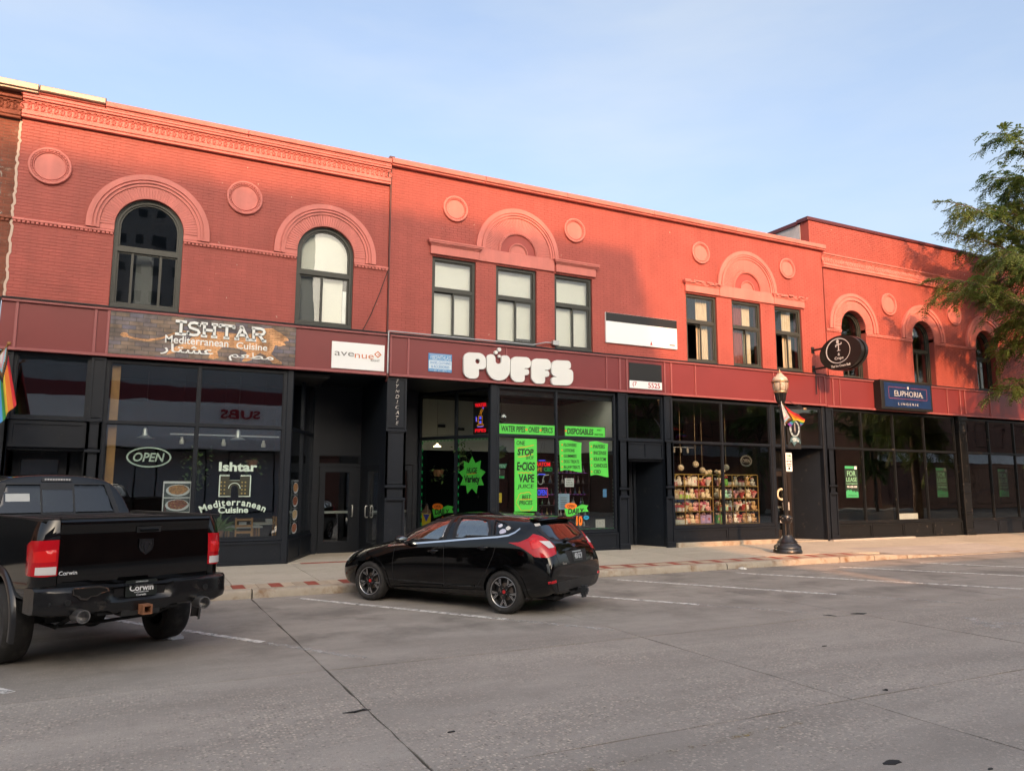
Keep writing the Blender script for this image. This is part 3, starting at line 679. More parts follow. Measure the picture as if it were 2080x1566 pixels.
def pilaster(root, x0, x1, z0, z1, splits, m_=None, y=-.03, name='pilaster'):
    m_ = m_ or M_frame; b = MB(); b.box(x0, y+.012, z0, x1, .1, z1); zz = [z0]+list(splits)+[z1]
    for a, c in zip(zz, zz[1:]): b.prism(rect(x0+.003, a+.01, x1-.003, c-.01), [rect(x0+.05, a+.06, x1-.05, c-.06)], y-.012, y+.0115)
    for s_ in splits: b.cbox(x0-.012, y-.03, s_-.03, x1+.012, .05, s_+.03, .008)
    b.cbox(x0-.01, y-.035, z0, x1+.01, .05, z0+.16, .01)
    return b.build(name, m_, root)
def door(root, P, Q, z0, z1, handle=1, bar=True, kick=.28, name='door', hx=None, m_=None):
    m_ = m_ or M_frame; P = Vector((P[0], P[1], 0)); Q = Vector((Q[0], Q[1], 0)); L = (Q-P).length
    M = Matrix.Translation(P) @ Matrix.Rotation(atan2(Q.y-P.y, Q.x-P.x), 4, 'Z'); b = MB()
    b.prism(rect(0, z0, L, z1), [rect(.13, z0+kick, L-.13, z1-.14)], -.03, .03, M); b.prism(rect(.131, z0+kick+.001, L-.131, z1-.141), [rect(.15, z0+kick+.02, L-.15, z1-.16)], -.012, .015, M)
    o = b.build(name, m_, root); pane_box(o, .135, z0+kick+.005, L-.135, z1-.145, -.002, M_glass, M)
    if bar: b = MB(); b.box(.1, .04, z0+1.0, L-.1, .075, z0+1.06, M); b.build('push_bar', M_alu, o)
    if handle:
        x = hx if hx is not None else (L-.06 if handle > 0 else .06); b = MB(); b.tube([(x, -.03, z0+.92), (x, -.085, z0+.92), (x-.0, -.10, z0+.96), (x, -.10, z0+1.16), (x, -.085, z0+1.2), (x, -.03, z0+1.2)], .016, 8, M=M); b.build('handle', M_alu, o, smooth=True)
    return o
def room(root, x0, x1, y0, y1, z0, z1, m_, name='room_shell', floor=None, ceil=None):
    b = MB(); b.box(x0, y1, z0, x1, y1+.05, z1); b.box(x0-.05, y0, z0, x0, y1, z1); b.box(x1, y0, z0, x1+.05, y1, z1); b.build(name, m_, root)
    b = MB(); b.box(x0, y0, z0-.05, x1, y1, z0-.002); b.build('room_floor', floor or M_dark2, root)
    b = MB(); b.box(x0, y0, z1+.002, x1, y1, z1+.05); b.build('room_ceiling', ceil or m_, root)
def fascia(root, x0, x1, z0, z1, batt, y=-.07):
    b = MB(); b.box(x0, y, z0+.002, x1, -.001, z1-.002); o = b.build('fascia', M_fascia, root)
    for za, zb in ((z0, z0+.06), (z1-.06, z1)):
        b = MB(); b.cbox(x0, y-.045, za, x1, y-.001, zb, .008); b.build('rail', M_batten, o)
    for x, w, zz in batt:
        b = MB(); b.cbox(x-w/2, y-.03, z0+.061, x+w/2, y-.001, z1-.061, .006); b.build('batten', M_batten, o)
    b = MB(); b.box(x0, y-.07, z1+.001, x1, .05, z1+.028); b.build('flashing', M_frame, o)
    return o
def backing(root, X0, X1, Z0, Z1, holes, y0=.0045, y1=.34, m_=None):
    b = MB(); b.prism(rect(X0, Z0, X1, Z1), holes, y0, y1); return b.build('wall', m_ or M_mortar, root)
def circ_cut(cx, zc, r):
    def f(z):
        d = abs(z-zc); return [(cx-sqrt(r*r-d*d), cx+sqrt(r*r-d*d))] if d < r else []
    return f
def rect_cut(x0, z0, x1, z1): return lambda z: [(x0, x1)] if z0 < z < z1 else []
def arch_cut(cx, zc, R, leg, half, zb):
    def f(z):
        if z > zc: d = z-zc; return [(cx-sqrt(R*R-d*d), cx+sqrt(R*R-d*d))] if d < R else []
        if z > zc-leg: return [(cx-R, cx+R)]
        if z > zb: return [(cx-half, cx+half)]
        return []
    return f

# ================================================================== first building: two arched windows (restaurant)
bA = empty('corner_shop_building', (0, 0, 0), label='red painted brick building with restaurant frontage and two arched windows', cat='building', group='painted brick buildings in a row')
AX0, AX1 = -2.48, 5.315
wa = backing(bA, AX0, AX1, 5.6, 9.36, [[(c-.672, 5.605), (c+.672, 5.605)]+arc(c, 7.37, .672, 0, pi, 28) for c in (0.0, 3.79)])
cuts = [arch_cut(c, 7.37, 1.19, .11, .672, 5.6) for c in (0.0, 3.79)]+[circ_cut(x, 8.42, .37) for x in (-1.915, 1.9)]
def keepA(z):
    o = sum((c(z) for c in cuts), [])
    if 7.16 < z < 7.245: o += [(AX0, AX1)]
    return o
lay_bricks(wa, AX0, AX1, 5.6, 9.36, keepA, M_wall)
for c, k in ((0.0, 'three'), (3.79, 'blind')): arch(bA, c, 7.37); arch_window(bA, c, .67, 5.61, 7.37, .67, 6.89, k)
for x in (-1.915, 1.9): roundel(bA, x, 8.42, .39)
for a, c in ((AX0, -.675), (.675, 3.115), (4.465, AX1)): bead_course(bA, a, c, 7.2)
frieze(bA, AX0, AX1, 9.361, 9.80); b = MB(); b.box(AX0, .001, 9.362, AX1, .3, 9.88); b.build('parapet', M_trim, bA)
b = MB(); b.cbox(AX0, -.13, 9.801, AX1, .0, 9.85, .01); b.build('cornice_moulding', M_trim, bA)
coping(bA, -1.0, AX1, 9.851, 10.01, M_trim, .16, (1.9,)); coping(bA, -2.52, -1.004, 9.851, 9.99, M_trim, .13)
b = MB(); b.cbox(-2.2, -.19, 9.93, -.99, .32, 10.06, .02); b.build('metal_flashing', mat('tan_flashing', (.27, .22, .18), .45, .3, var=(1.2, .25)), bA)
fascia(bA, -2.52, 5.335, 4.54, 5.57, [(-2.25, .055, 0), (-.88, .055, 0), (-.645, .055, 0)])
# shopfront
pilaster(bA, -2.5, -2.24, .2, 4.53, (3.22, 1.7)); pilaster(bA, -.90, -.63, .2, 4.53, (3.22, 2.6, 1.7))
shop_window(bA, (-2.24, .03), (-.90, .03), [], 3.22, None, 4.53, 'transom_window')
b = MB(); b.box(-2.24, .05, 2.65, -.9, .12, 3.19); b.prism(rect(-2.23, 2.66, -.91, 3.18), [rect(-2.16, 2.73, -.98, 3.11)], .03, .0495); b.build('panel', M_frame, bA)
door(bA, (-2.2, .8), (-1.25, .8), .2, 2.6, 1); b = MB(); b.box(-1.2, .8, .2, -.9, .85, 2.64); b.box(-2.24, .13, 2.6, -.9, .9, 2.645); b.box(-.93, .13, .2, -.905, .8, 2.6); b.build('door_recess', M_frame, bA)
shop_window(bA, (-.63, .02), (3.02, .02), [(1.17+.63)/3.65], .74, 3.2, 4.50, endw=.07)
bulkhead(bA, (-.63, .01), (3.1, .01), .2, .705, 2)
b = MB(); b.cbox(3.02, -.01, .2, 3.17, .14, 4.535, .02); b.build('corner_post', M_frame, bA)
shop_window(bA, (3.17, .05), (4.10, 2.05), [.52], .74, 3.2, 4.50); bulkhead(bA, (3.17, .04), (4.10, 2.04), .2, .705, 2)
b = MB(); b.box(4.08, 2.2, 2.75, 5.42, 2.3, 4.53); b.box(4.02, 2.02, .2, 4.22, 2.3, 4.53); b.build('door_wall', M_frame, bA)
shop_window(bA, (4.22, 2.2), (5.4, 2.2), [], 2.42, None, 2.75, 'transom_window')
door(bA, (4.30, 2.2), (5.22, 2.2), .21, 2.42, 1); b = MB(); b.box(4.22, 2.19, .21, 4.295, 2.28, 2.41); b.box(5.225, 2.19, .21, 5.4, 2.28, 2.41); b.build('door_frame', M_frame, bA)
b = MB(); b.box(5.37, .1, 2.45, 5.42, 2.2, 4.53); b.box(5.37, .1, .21, 5.42, .45, 2.448); b.box(5.37, 1.62, .21, 5.42, 2.2, 2.448); b.build('entrance_side_wall', M_frame, bA)
door(bA, (5.40, 1.6), (5.40, .47), .21, 2.44, 1, hx=.2)
b = MB(); b.box(3.0, .06, 4.535, 5.42, 2.4, 4.6); b.build('soffit', M_frame, bA)
b = MB(); b.box(-.52, .16, .8, -.36, .19, 4.4); b.build('timber_jamb', M_wood, bA)
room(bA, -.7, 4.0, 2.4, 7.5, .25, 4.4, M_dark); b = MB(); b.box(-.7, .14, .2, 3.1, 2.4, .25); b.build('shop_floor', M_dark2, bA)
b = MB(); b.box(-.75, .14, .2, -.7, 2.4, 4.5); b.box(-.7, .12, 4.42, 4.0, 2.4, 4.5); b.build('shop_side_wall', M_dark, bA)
room(bA, AX0+.1, AX1-.1, .36, 3.2, 5.5, 9.2, mat('upper_room_paint', (.10, .10, .105), .9), 'upper_room')
b = MB(); b.box(-2.3, 1.4, .2, -.8, 1.45, 4.5); b.box(-2.24, .14, 3.2, -.9, 1.4, 3.22); b.build('lobby_wall', M_dark, bA)
b = MB(); b.box(AX0, .3, 9.6, AX1, 16, 9.7); b.box(AX0, 15.9, 0, AX1, 16, 9.6); b.box(AX0, .345, 5.6, AX0+.1, 15.9, 9.6); b.build('roof', mat('roof_felt', (.12, .12, .12), .9), bA)
# conduit, cable and light box between the two buildings
b = MB(); b.tube([(5.335, -.03, 10.05), (5.335, -.03, 5.62), (5.335, -.12, 5.6), (5.335, -.13, 4.5), (5.33, -.02, 4.42)], .022, 8); b.box(5.27, -.1, 10.0, 5.4, .02, 10.1); b.build('conduit', mat('dark_conduit', (.10, .025, .022), .5), bA, smooth=40)
b = MB(); b.tube([(5.33, -.14, 5.62), (5.33, -.14, 4.6)], .02, 8); b.tube([(5.33, -.125, 5.635), (9.3, -.125, 5.635), (9.7, -.1, 5.74), (9.95, -.06, 5.76)], .017, 8); b.box(9.93, -.12, 5.70, 10.12, -.01, 5.82); b.build('grey_conduit', M_steel, bA, smooth=40)
b = MB(); b.tube([(5.3, -.05, 7.15), (5.12, -.06, 6.6), (4.9, -.06, 6.0), (4.72, -.06, 5.62)], .009, 6); b.tube([(5.3, -.05, 9.9), (5.25, -.06, 9.6), (5.31, -.05, 9.3)], .012, 6); b.build('loose_cable', M_black, bA)

# ================================================================== second building: paired sashes under fan arches
bB = empty('long_shop_building', (12.9, 0, 0), label='long red painted brick building with fan arches over triple windows', cat='building', group='painted brick buildings in a row'); bB.location = (0, 0, 0)
BX0, BX1 = 5.345, 20.52; y_ = -.02
WB = [(6.48, 7.68), (8.27, 9.48), (10.05, 11.26), (14.61, 15.80), (16.42, 17.62), (18.23, 19.41)]; kinds = ['blind', 'blind2', 'blind', 'open', 'red', 'open2']
wb = backing(bB, BX0, BX1, 5.6, 9.87, [rect(a-.003, 5.605, c+.003, 7.735) for a, c in WB])
FC = [(8.91, 8.10), (17.07, 8.10)]; RC = [(7.08, 9.05), (10.69, 9.04), (15.22, 9.04), (18.85, 9.03)]
cutsB = [rect_cut(a-.003, 5.6, c+.003, 7.735) for a, c in WB]+[circ_cut(x, z, .325) for x, z in RC]+[(lambda zz, x=x, z=z: circ_cut(x, z, 1.22)(zz) if zz > z-.35 and zz > z else []) for x, z in FC]+[rect_cut(x-1.15, 7.76, x+1.1, 8.11) for x, z in FC]+[rect_cut(a, 7.76, c, 8.07) for a, c in ((6.43, 7.75), (10.07, 11.36), (14.59, 15.84), (18.19, 19.51))]
lay_bricks(wb, BX0, BX1, 5.6, 9.87, lambda z: sum((c(z) for c in cutsB), []), M_wall)
for (a, c), k in zip(WB, kinds): rect_window(bB, a, c, 5.61, 7.73, 6.87, k)
for x, z in FC: fan_arch(bB, x, z)
for (a, c, br) in ((6.41, 7.74, 0), (10.07, 11.36, 0), (14.57, 15.88, .55), (18.18, 19.53, .6)): lintel(bB, a, c, 7.757, br)
for x, z in RC: roundel(bB, x, z, .345)
coping(bB, BX0-.02, 20.6, 9.871, 10.055, M_trim, .15, (7.9, 10.4, 13.4, 16.6)); b = MB(); b.box(BX0, .001, 9.872, BX1, .3, 10.0); b.build('parapet', M_wall, bB)
fascia(bB, 5.38, 20.28, 4.54, 5.57, [(5.41, .05, 0), (5.86, .05, 0), (8.53, .035, 0), (11.65, .035, 0), (12.1, .05, 0), (12.34, .05, 0), (13.67, .05, 0), (13.91, .05, 0), (14.81, .035, 0), (17.96, .035, 0), (20.0, .035, 0), (20.25, .05, 0)])
pilaster(bB, 5.36, 5.86, .2, 4.53, (3.24, 1.9, 1.6))
# smoke shop: splayed window, straight window
b = MB(); b.cbox(8.13, -.015, .2, 8.33, .14, 4.535, .02); b.build('corner_post', M_frame, bB)
shop_window(bB, (6.98, 2.25), (8.15, .06), [.53], .70, 3.2, 4.46); bulkhead(bB, (6.98, 2.24), (8.15, .05), .2, .665, 2)
shop_window(bB, (8.33, .02), (12.0, .02), [(10.1-8.33)/3.67], .70, 3.22, 4.50, endw=.06); bulkhead(bB, (8.33, .01), (12.04, .01), .2, .665, 2)
b = MB(); b.box(5.88, 2.3, 2.5, 7.0, 2.4, 4.53); b.box(6.86, 2.28, .2, 7.0, 2.42, 2.498); b.box(5.86, .1, .2, 5.9, 2.3, 4.53); b.build('door_wall', M_frame, bB); door(bB, (5.95, 2.34), (6.86, 2.34), .21, 2.48, -1)
b = MB(); b.box(5.86, .06, 4.535, 12.1, 2.5, 4.6); b.build('soffit', M_frame, bB)
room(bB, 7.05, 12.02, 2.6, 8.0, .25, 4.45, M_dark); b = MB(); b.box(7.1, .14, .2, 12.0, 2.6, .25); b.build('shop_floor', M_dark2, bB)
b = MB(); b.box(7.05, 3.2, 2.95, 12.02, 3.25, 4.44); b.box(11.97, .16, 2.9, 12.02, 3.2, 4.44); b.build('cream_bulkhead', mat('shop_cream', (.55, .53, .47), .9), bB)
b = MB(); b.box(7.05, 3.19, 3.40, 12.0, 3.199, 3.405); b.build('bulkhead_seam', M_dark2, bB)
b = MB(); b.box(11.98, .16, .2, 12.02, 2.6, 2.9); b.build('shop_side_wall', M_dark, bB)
# stair entrance
pilaster(bB, 12.05, 12.38, .2, 4.53, (3.22, 1.85, 1.62)); pilaster(bB, 13.66, 13.94, .2, 4.53, (3.22, 1.9, 1.6))
shop_window(bB, (12.38, .03), (13.66, .03), [], 3.2, None, 4.50, 'transom_window')
b = MB(); b.box(12.38, .06, 2.68, 13.66, .12, 3.18); b.prism(rect(12.385, 2.69, 13.655, 3.16), [rect(12.43, 2.74, 13.01, 3.11), rect(13.05, 2.74, 13.6, 3.11)], .035, .0595); b.build('panel', M_frame, bB)
door(bB, (12.45, 1.1), (13.25, 1.05), .2, 2.62, 0); b = MB(); b.box(12.36, 1.1, .2, 12.44, 1.2, 2.68); b.box(13.26, .98, .2, 13.36, 1.1, 2.68); b.box(12.36, .12, 2.63, 13.68, 1.2, 2.675); b.build('door_frame', M_frame, bB)
b = MB(); b.add([(13.34, 1.0, .2), (13.68, .1, .2), (13.68, .1, 2.63), (13.34, 1.0, 2.63), (13.40, 1.03, .2), (13.74, .13, .2), (13.74, .13, 2.63), (13.40, 1.03, 2.63)], [(0, 1, 2, 3), (7, 6, 5, 4), (0, 4, 5, 1), (3, 2, 6, 7), (1, 5, 6, 2), (0, 3, 7, 4)]); b.box(12.34, .12, .2, 12.37, 1.1, 2.63); b.build('entrance_side_wall', M_frame, bB)
room(bB, 12.4, 13.6, 1.3, 3.0, .22, 4.4, M_dark, 'stair_shell')
# flower and gift shop
shop_window(bB, (13.95, .02), (17.86, .02), [(15.87-13.95)/3.91], .74, 3.2, 4.48, endw=.06); bulkhead(bB, (13.95, .01), (17.95, .01), .33, .705, 2)
b = MB(); b.cbox(17.86, -.005, .33, 18.0, .14, 4.5, .015); b.build('corner_post', M_frame, bB)
shop_window(bB, (18.0, .03), (20.12, .03), [.22], 3.18, None, 4.49, 'transom_window')
shop_window(bB, (18.02, .95), (18.62, 1.0), [], .74, 2.45, 3.16, 'sidelight'); bulkhead(bB, (18.02, .94), (18.62, .99), .22, .705)
door(bB, (18.66, 1.0), (19.62, 1.0), .225, 2.42, -1, m_=mat('brown_black_paint', (.02, .014, .011), .45)); shop_window(bB, (18.66, 1.0), (19.62, 1.0), [], 2.45, None, 3.16, 'transom_window')
b = MB(); b.box(18.6, .97, .22, 18.66, 1.08, 3.17); b.box(19.62, .97, .22, 19.72, 1.08, 3.17); b.box(18.0, .13, 3.17, 20.2, 1.1, 3.2); b.build('door_frame', M_frame, bB)
b = MB(); b.add([(19.70, 1.0, .2), (20.16, .1, .2), (20.16, .1, 3.17), (19.70, 1.0, 3.17), (19.76, 1.03, .2), (20.22, .13, .2), (20.22, .13, 3.17), (19.76, 1.03, 3.17)], [(0, 1, 2, 3), (7, 6, 5, 4), (0, 4, 5, 1), (3, 2, 6, 7), (1, 5, 6, 2), (0, 3, 7, 4)]); b.build('entrance_side_wall', M_frame, bB)
b = MB(); b.cbox(20.12, -.02, .2, 20.26, .14, 4.535, .02); b.build('corner_post', M_frame, bB)
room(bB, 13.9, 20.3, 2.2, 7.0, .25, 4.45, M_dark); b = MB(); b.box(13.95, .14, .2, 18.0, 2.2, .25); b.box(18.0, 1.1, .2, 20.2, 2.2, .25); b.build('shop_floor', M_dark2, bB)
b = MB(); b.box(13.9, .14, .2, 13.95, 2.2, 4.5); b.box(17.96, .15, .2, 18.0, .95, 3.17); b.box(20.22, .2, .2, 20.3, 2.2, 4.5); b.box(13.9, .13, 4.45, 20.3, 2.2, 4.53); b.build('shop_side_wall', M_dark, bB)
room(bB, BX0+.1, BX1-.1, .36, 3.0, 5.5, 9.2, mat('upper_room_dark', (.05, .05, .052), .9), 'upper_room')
b = MB(); b.box(BX0, .3, 9.7, BX1, 16, 9.8); b.box(BX0, 15.9, 0, BX1, 16, 9.7); b.build('roof', mat('roof_felt', (.12, .12, .12), .9), bB)

# ================================================================== third building: tall parapet, arched windows, tree shade
bC = empty('tall_parapet_building', (0, 0, 0), label='red painted brick building with raised parapet behind the street tree', cat='building', group='painted brick buildings in a row')
CX0, CX1 = 20.56, 44.0; CC = [21.88, 25.55, 29.25, 32.95]
wc = backing(bC, CX0, CX1, 5.6, 9.31, [[(c-.612, 5.56), (c+.612, 5.56)]+arc(c, 7.33, .612, 0, pi, 28) if False else [(c-.612, 5.605), (c+.612, 5.605)]+arc(c, 7.33, .612, 0, pi, 28) for c in CC], y1=.5)
cutsC = [arch_cut(c, 7.33, 1.19, .11, .612, 5.6) for c in CC]+[circ_cut(x, 8.37, .37) for x in (23.76, 27.45, 31.1)]
def keepC(z):
    o = sum((c(z) for c in cutsC), [])
    if 7.13 < z < 7.215: o += [(CX0, CX1)]
    return o
lay_bricks(wc, CX0, 34.0, 5.6, 9.31, keepC, M_wall)
def arch_c(root, cx, zc):
    b = MB(); leg = .11
    b.prism(ringpoly(cx, zc, 1.2, 1.085, leg), (), -.075, .0); b.prism(ringpoly(cx, zc, 1.085, 1.05, leg), (), -.05, 0); b.prism(ringpoly(cx, zc, 1.05, .96, leg), (), -.075, 0); b.prism(ringpoly(cx, zc, .96, .612, leg), (), -.018, .45)
    o = b.build('arch_surround', M_trim, root); me = wedge_mesh('voussoir', .616, .958, pi/46, .03, M_trim)
    for i in range(46): link('voussoir', me, o, (cx, -.034, zc), (0, -pi/2+pi*(i+.5)/46, 0))
for i, c in enumerate(CC): arch_c(bC, c, 7.33); arch_window(bC, c, .61, 5.58, 7.33, .61, 6.85, 'notice' if i == 1 else 'plain', y=.22)
for x in (23.76, 27.45, 31.1): roundel(bC, x, 8.37, .40)
E_ = [CX0]+sum(([c-.615, c+.615] for c in CC), [])+[CX1]
for k in range(0, len(E_), 2): bead_course(bC, E_[k], E_[k+1], 7.16)
frieze(bC, 20.5, CX1, 9.311, 9.80)
wu = backing(bC, 20.02, CX1, 9.805, 10.9, [], y0=.046, y1=.4); lay_bricks(wu, 20.02, 34.0, 9.805, 10.9, lambda z: [], M_wall, nsep=0, y=.04)
M_cop = mat('maroon_coping', (.085, .016, .018), .4, var=(1, .1))
b = MB(); b.cbox(19.96, -.0, 10.901, CX1, .5, 11.03, .015); b.box(19.95, .505, 10.86, 20.3, 12, 10.99); b.build('coping', M_cop, bC)
b = MB(); b.box(20.0, .405, 9.6, 20.25, 12, 10.858); b.build('side_wall', mat('silver_coating', (.42, .42, .42), .45, .2, var=(1.5, .25), bump=(6, .6, .03)), bC)
b = MB(); b.box(20.26, .41, 9.4, CX1, 16, 9.5); b.box(20.56, 15.9, 0, CX1, 16, 9.4); b.build('roof', mat('roof_felt', (.12, .12, .12), .9), bC)
fascia(bC, 20.31, CX1, 4.52, 5.55, [(20.62, .05, 0), (20.95, .035, 0), (26.57, .035, 0), (27.32, .05, 0), (27.6, .05, 0), (29.13, .035, 0), (32, .035, 0)])
pilaster(bC, 20.27, 20.62, .2, 4.51, (3.18, 1.95, 1.7))
shop_window(bC, (20.62, .02), (27.02, .02), [(x-20.62)/6.4 for x in (22.02, 23.63, 25.27)], .74, 3.18, 4.48, m_=M_framew)
bulkhead(bC, (20.62, .01), (27.05, .01), .22, .705, 4, M_framew)
def column(root, x0, x1):                                               # cast iron column
    cx = (x0+x1)/2; b = MB()
    for z0, z1, w, y in ((.2, .34, .27, -.12), (.3405, .42, .24, -.10), (.4205, .95, .20, -.07), (.9505, 1.0, .225, -.09), (1.0005, 1.7, .19, -.06), (1.7005, 1.76, .215, -.085), (1.7605, 2.0, .195, -.065), (2.0005, 2.05, .21, -.08), (2.0505, 3.95, .17, -.05), (3.9505, 4.05, .2, -.08), (4.0505, 4.35, .185, -.07), (4.3505, 4.5, .25, -.11)): b.cbox(cx-w, y, z0, cx+w, .12, z1, .012)
    for k in (-.1, -.035, .03, .095): b.box(cx+k, -.062, 2.1, cx+k+.02, -.051, 3.9)
    for k in (-1, 1): b.tube([(cx+k*.15+.05*cos(t*.6)*(1-t/12), -.115, 4.2+.05*sin(t*.6)*(1-t/12)) for t in range(11)], .012, 5)
    return b.build('iron_column', M_framew, root)
column(bC, 27.1, 27.62)
shop_window(bC, (27.66, .02), (33.9, .02), [(x-27.66)/6.24 for x in (29.06, 30.66, 32.3)], .72, 3.18, 4.46, m_=M_framew); bulkhead(bC, (27.66, .01), (33.9, .01), .22, .685, 4); column(bC, 33.9, 34.4)
b = MB(); b.box(34.4, .0, .2, CX1, .2, 4.51); b.build('blank_frontage', M_frame, bC)
room(bC, 20.5, 34, .3, 8.0, .25, 4.45, M_dark); room(bC, 20.7, 34, .52, 3.2, 5.5, 9.2, mat('upper_room_dark', (.05, .05, .052), .9), 'upper_room')

# ================================================================== unpainted neighbour at the left edge
bD = empty('old_brick_building', (0, 0, 0), label='unpainted brown brick building at the left edge with a faded wall sign', cat='building', group=None)
wd = backing(bD, -9, -2.49, 5.6, 9.3, [rect(-4.35, 5.7, -3.0, 8.15)], m_=mat('old_mortar', (.16, .11, .08), .9))
lay_bricks(wd, -4.9, -2.49, 5.6, 9.3, lambda z: [(-4.35, -3.0)] if 5.7 < z < 8.15 else ([(-4.9, -2.49)] if 7.14 < z < 7.25 else []), M_oldbrick, nsep=160)
frieze(bD, -9, -2.49, 9.301, 9.76, M_oldbrick); b = MB(); b.box(-9, .0, 9.761, -2.5, .3, 9.88); b.build('parapet', M_oldbrick, bD)
b = MB(); b.cbox(-9, -.05, 7.2, -2.49, 0, 7.25, .01); [b.cbox(-9+i*.08+.01, -.04, 7.14, -9+i*.08+.07, 0, 7.199, .01) for i in range(81)]; b.build('string_course', M_oldbrick, bD)
M_tanf = mat('tan_flashing', (.50, .42, .34)); coping(bD, -9, -2.21, 9.881, 10.06, M_tanf, .19)
rect_window(bD, -4.34, -3.01, 5.72, 8.14, 6.95, 'blind')
b = MB(); rr = random.Random(4); pts = []; z = 5.62
while z < 9.3: pts.append((-2.485+rr.uniform(-.02, .02), z)); z += .06
b.ribbon(pts, .045, -.012, .012); b.build('mortar_smear', mat('pale_smear', (.55, .42, .34), .9), bD)
M_ghost = worn_paint('ghost_paint', (.42, .34, .28), .45, .62)
b = MB(); v, f = text_geo('HOTEL', .9, .22); b.add(v, f, T(-2.82, -.006, 7.95, ry=pi/2)) ; b.box(-2.93, -.006, 7.28, -2.66, -.004, 7.33); b.box(-2.93, -.006, 7.34, -2.88, -.004, 8.4); b.build('wall_sign_paint', M_ghost, bD, fix=False)
b = MB(); b.box(-9, -.05, 4.5, -2.54, 0, 5.59); b.build('fascia', M_frame, bD); b = MB(); b.box(-9, .05, .2, -2.52, .2, 4.498); b.build('frontage', M_frame, bD)
b = MB(); b.box(-9, .3, 9.5, -2.5, 16, 9.6); b.build('roof', mat('roof_felt', (.12, .12, .12), .9), bD)

# ================================================================== across the street (seen in the glass, and what shades the street)
M_ow = mat('white_stucco', (.78, .75, .72), .8, var=(.8, .08)); M_om = mat('maroon_band', (.20, .03, .035), .6); M_obr = mat('brown_brick', (.20, .09, .06), .85, var=(1.5, .2)); M_ogr = mat('grey_render', (.38, .38, .38), .85, var=(1, .1))
def opp(name, x0, x1, h, m_, label, bands, win):
    r_ = empty(name, ((x0+x1)/2, -30.5, 0), label=label, cat='building'); r_.location = (0, 0, 0)
    b = MB(); b.box(x0, -40, 0, x1, -27, h); b.build('wall', m_, r_)
    for z0, z1, mm in bands: b = MB(); b.box(x0-.02, -27.001, z0, x1+.02, -26.9, z1); b.build('band', mm, r_)
    for (a, c, z0, z1) in win:
        b = MB(); b.prism(rect(a, z0, c, z1), [rect(a+.08, z0+.08, c-.08, z1-.08)], -27.06, -27.0); w = b.build('window', M_frame, r_); pane_box(w, a+.05, z0+.05, c-.05, z1-.05, -27.03, mat('opaque_pane', (.02, .022, .025), .08))
    return r_
o1 = opp('sandwich_shop_building', -14, 9.2, 8.3, M_ogr, 'low building across the street with white and maroon bands', [(4.42, 6.48, M_ow), (6.481, 7.3, M_om)], [(a, a+2.6, .4, 3.9) for a in (-13, -9.5, -6, -2.5, 1, 4.6)])
b = MB(); b.box(-14, -26.99, 3.9, 9.2, -25.6, 4.4); b.build('canopy', M_ow, o1)
v, f = text_geo('SUBS', 2.2, .5, bold=.02, ext=.05); b = MB(); b.add(v, f, T(5.2, -26.86, 5.88, rz=pi)); b.build('lettering', mat('sign_red', (.42, .02, .03), .5), o1, fix=False)
o2 = opp('brown_brick_block', 9.3, 46, 9.3, M_obr, 'two storey brown brick block across the street', [(4.2, 5.0, M_ogr), (8.9, 9.3, M_ow)], [(a, a+1.5, 5.7, 8.0) for a in range(11, 45, 3)]+[(a, a+2.4, .4, 3.8) for a in range(10, 44, 4)])
o3 = opp('corner_brick_block', 58, 100, 9.0, M_obr, 'brown brick corner block across the side street', [(4.2, 5.0, M_ow)], [(a, a+1.5, 5.7, 8.0) for a in range(60, 98, 3)]+[(a, a+2.6, .4, 3.8) for a in range(59, 96, 4)])
b = MB(); q = [(-60, -62), (-2.75, -62), (-2.75-.146*32, -94), (-60, -94)]; b.add([(p[0], p[1], 0) for p in q]+[(p[0], p[1], 34.8) for p in q], [(0, 1, 2, 3), (4, 5, 6, 7)]+[(i, (i+1) % 4, 4+(i+1) % 4, 4+i) for i in range(4)])
tw = empty('office_tower', (0, 0, 0), label='tall concrete office tower behind the low building across the street', cat='building'); b.build('tower_body', M_ogr, tw)
for zz in range(3, 34, 3):
    b = MB(); b.box(-59, -62.0, zz, -3.5, -61.9, zz+1.6); b.build('window_band', mat('opaque_pane', (.02, .022, .025), .08), tw)
b = MB(); b.box(-40, -27, -.03, 60, -24.3, .15); tag(b.build('far_pavement', M_walk), 'concrete pavement on the far side of the street', kind='structure')

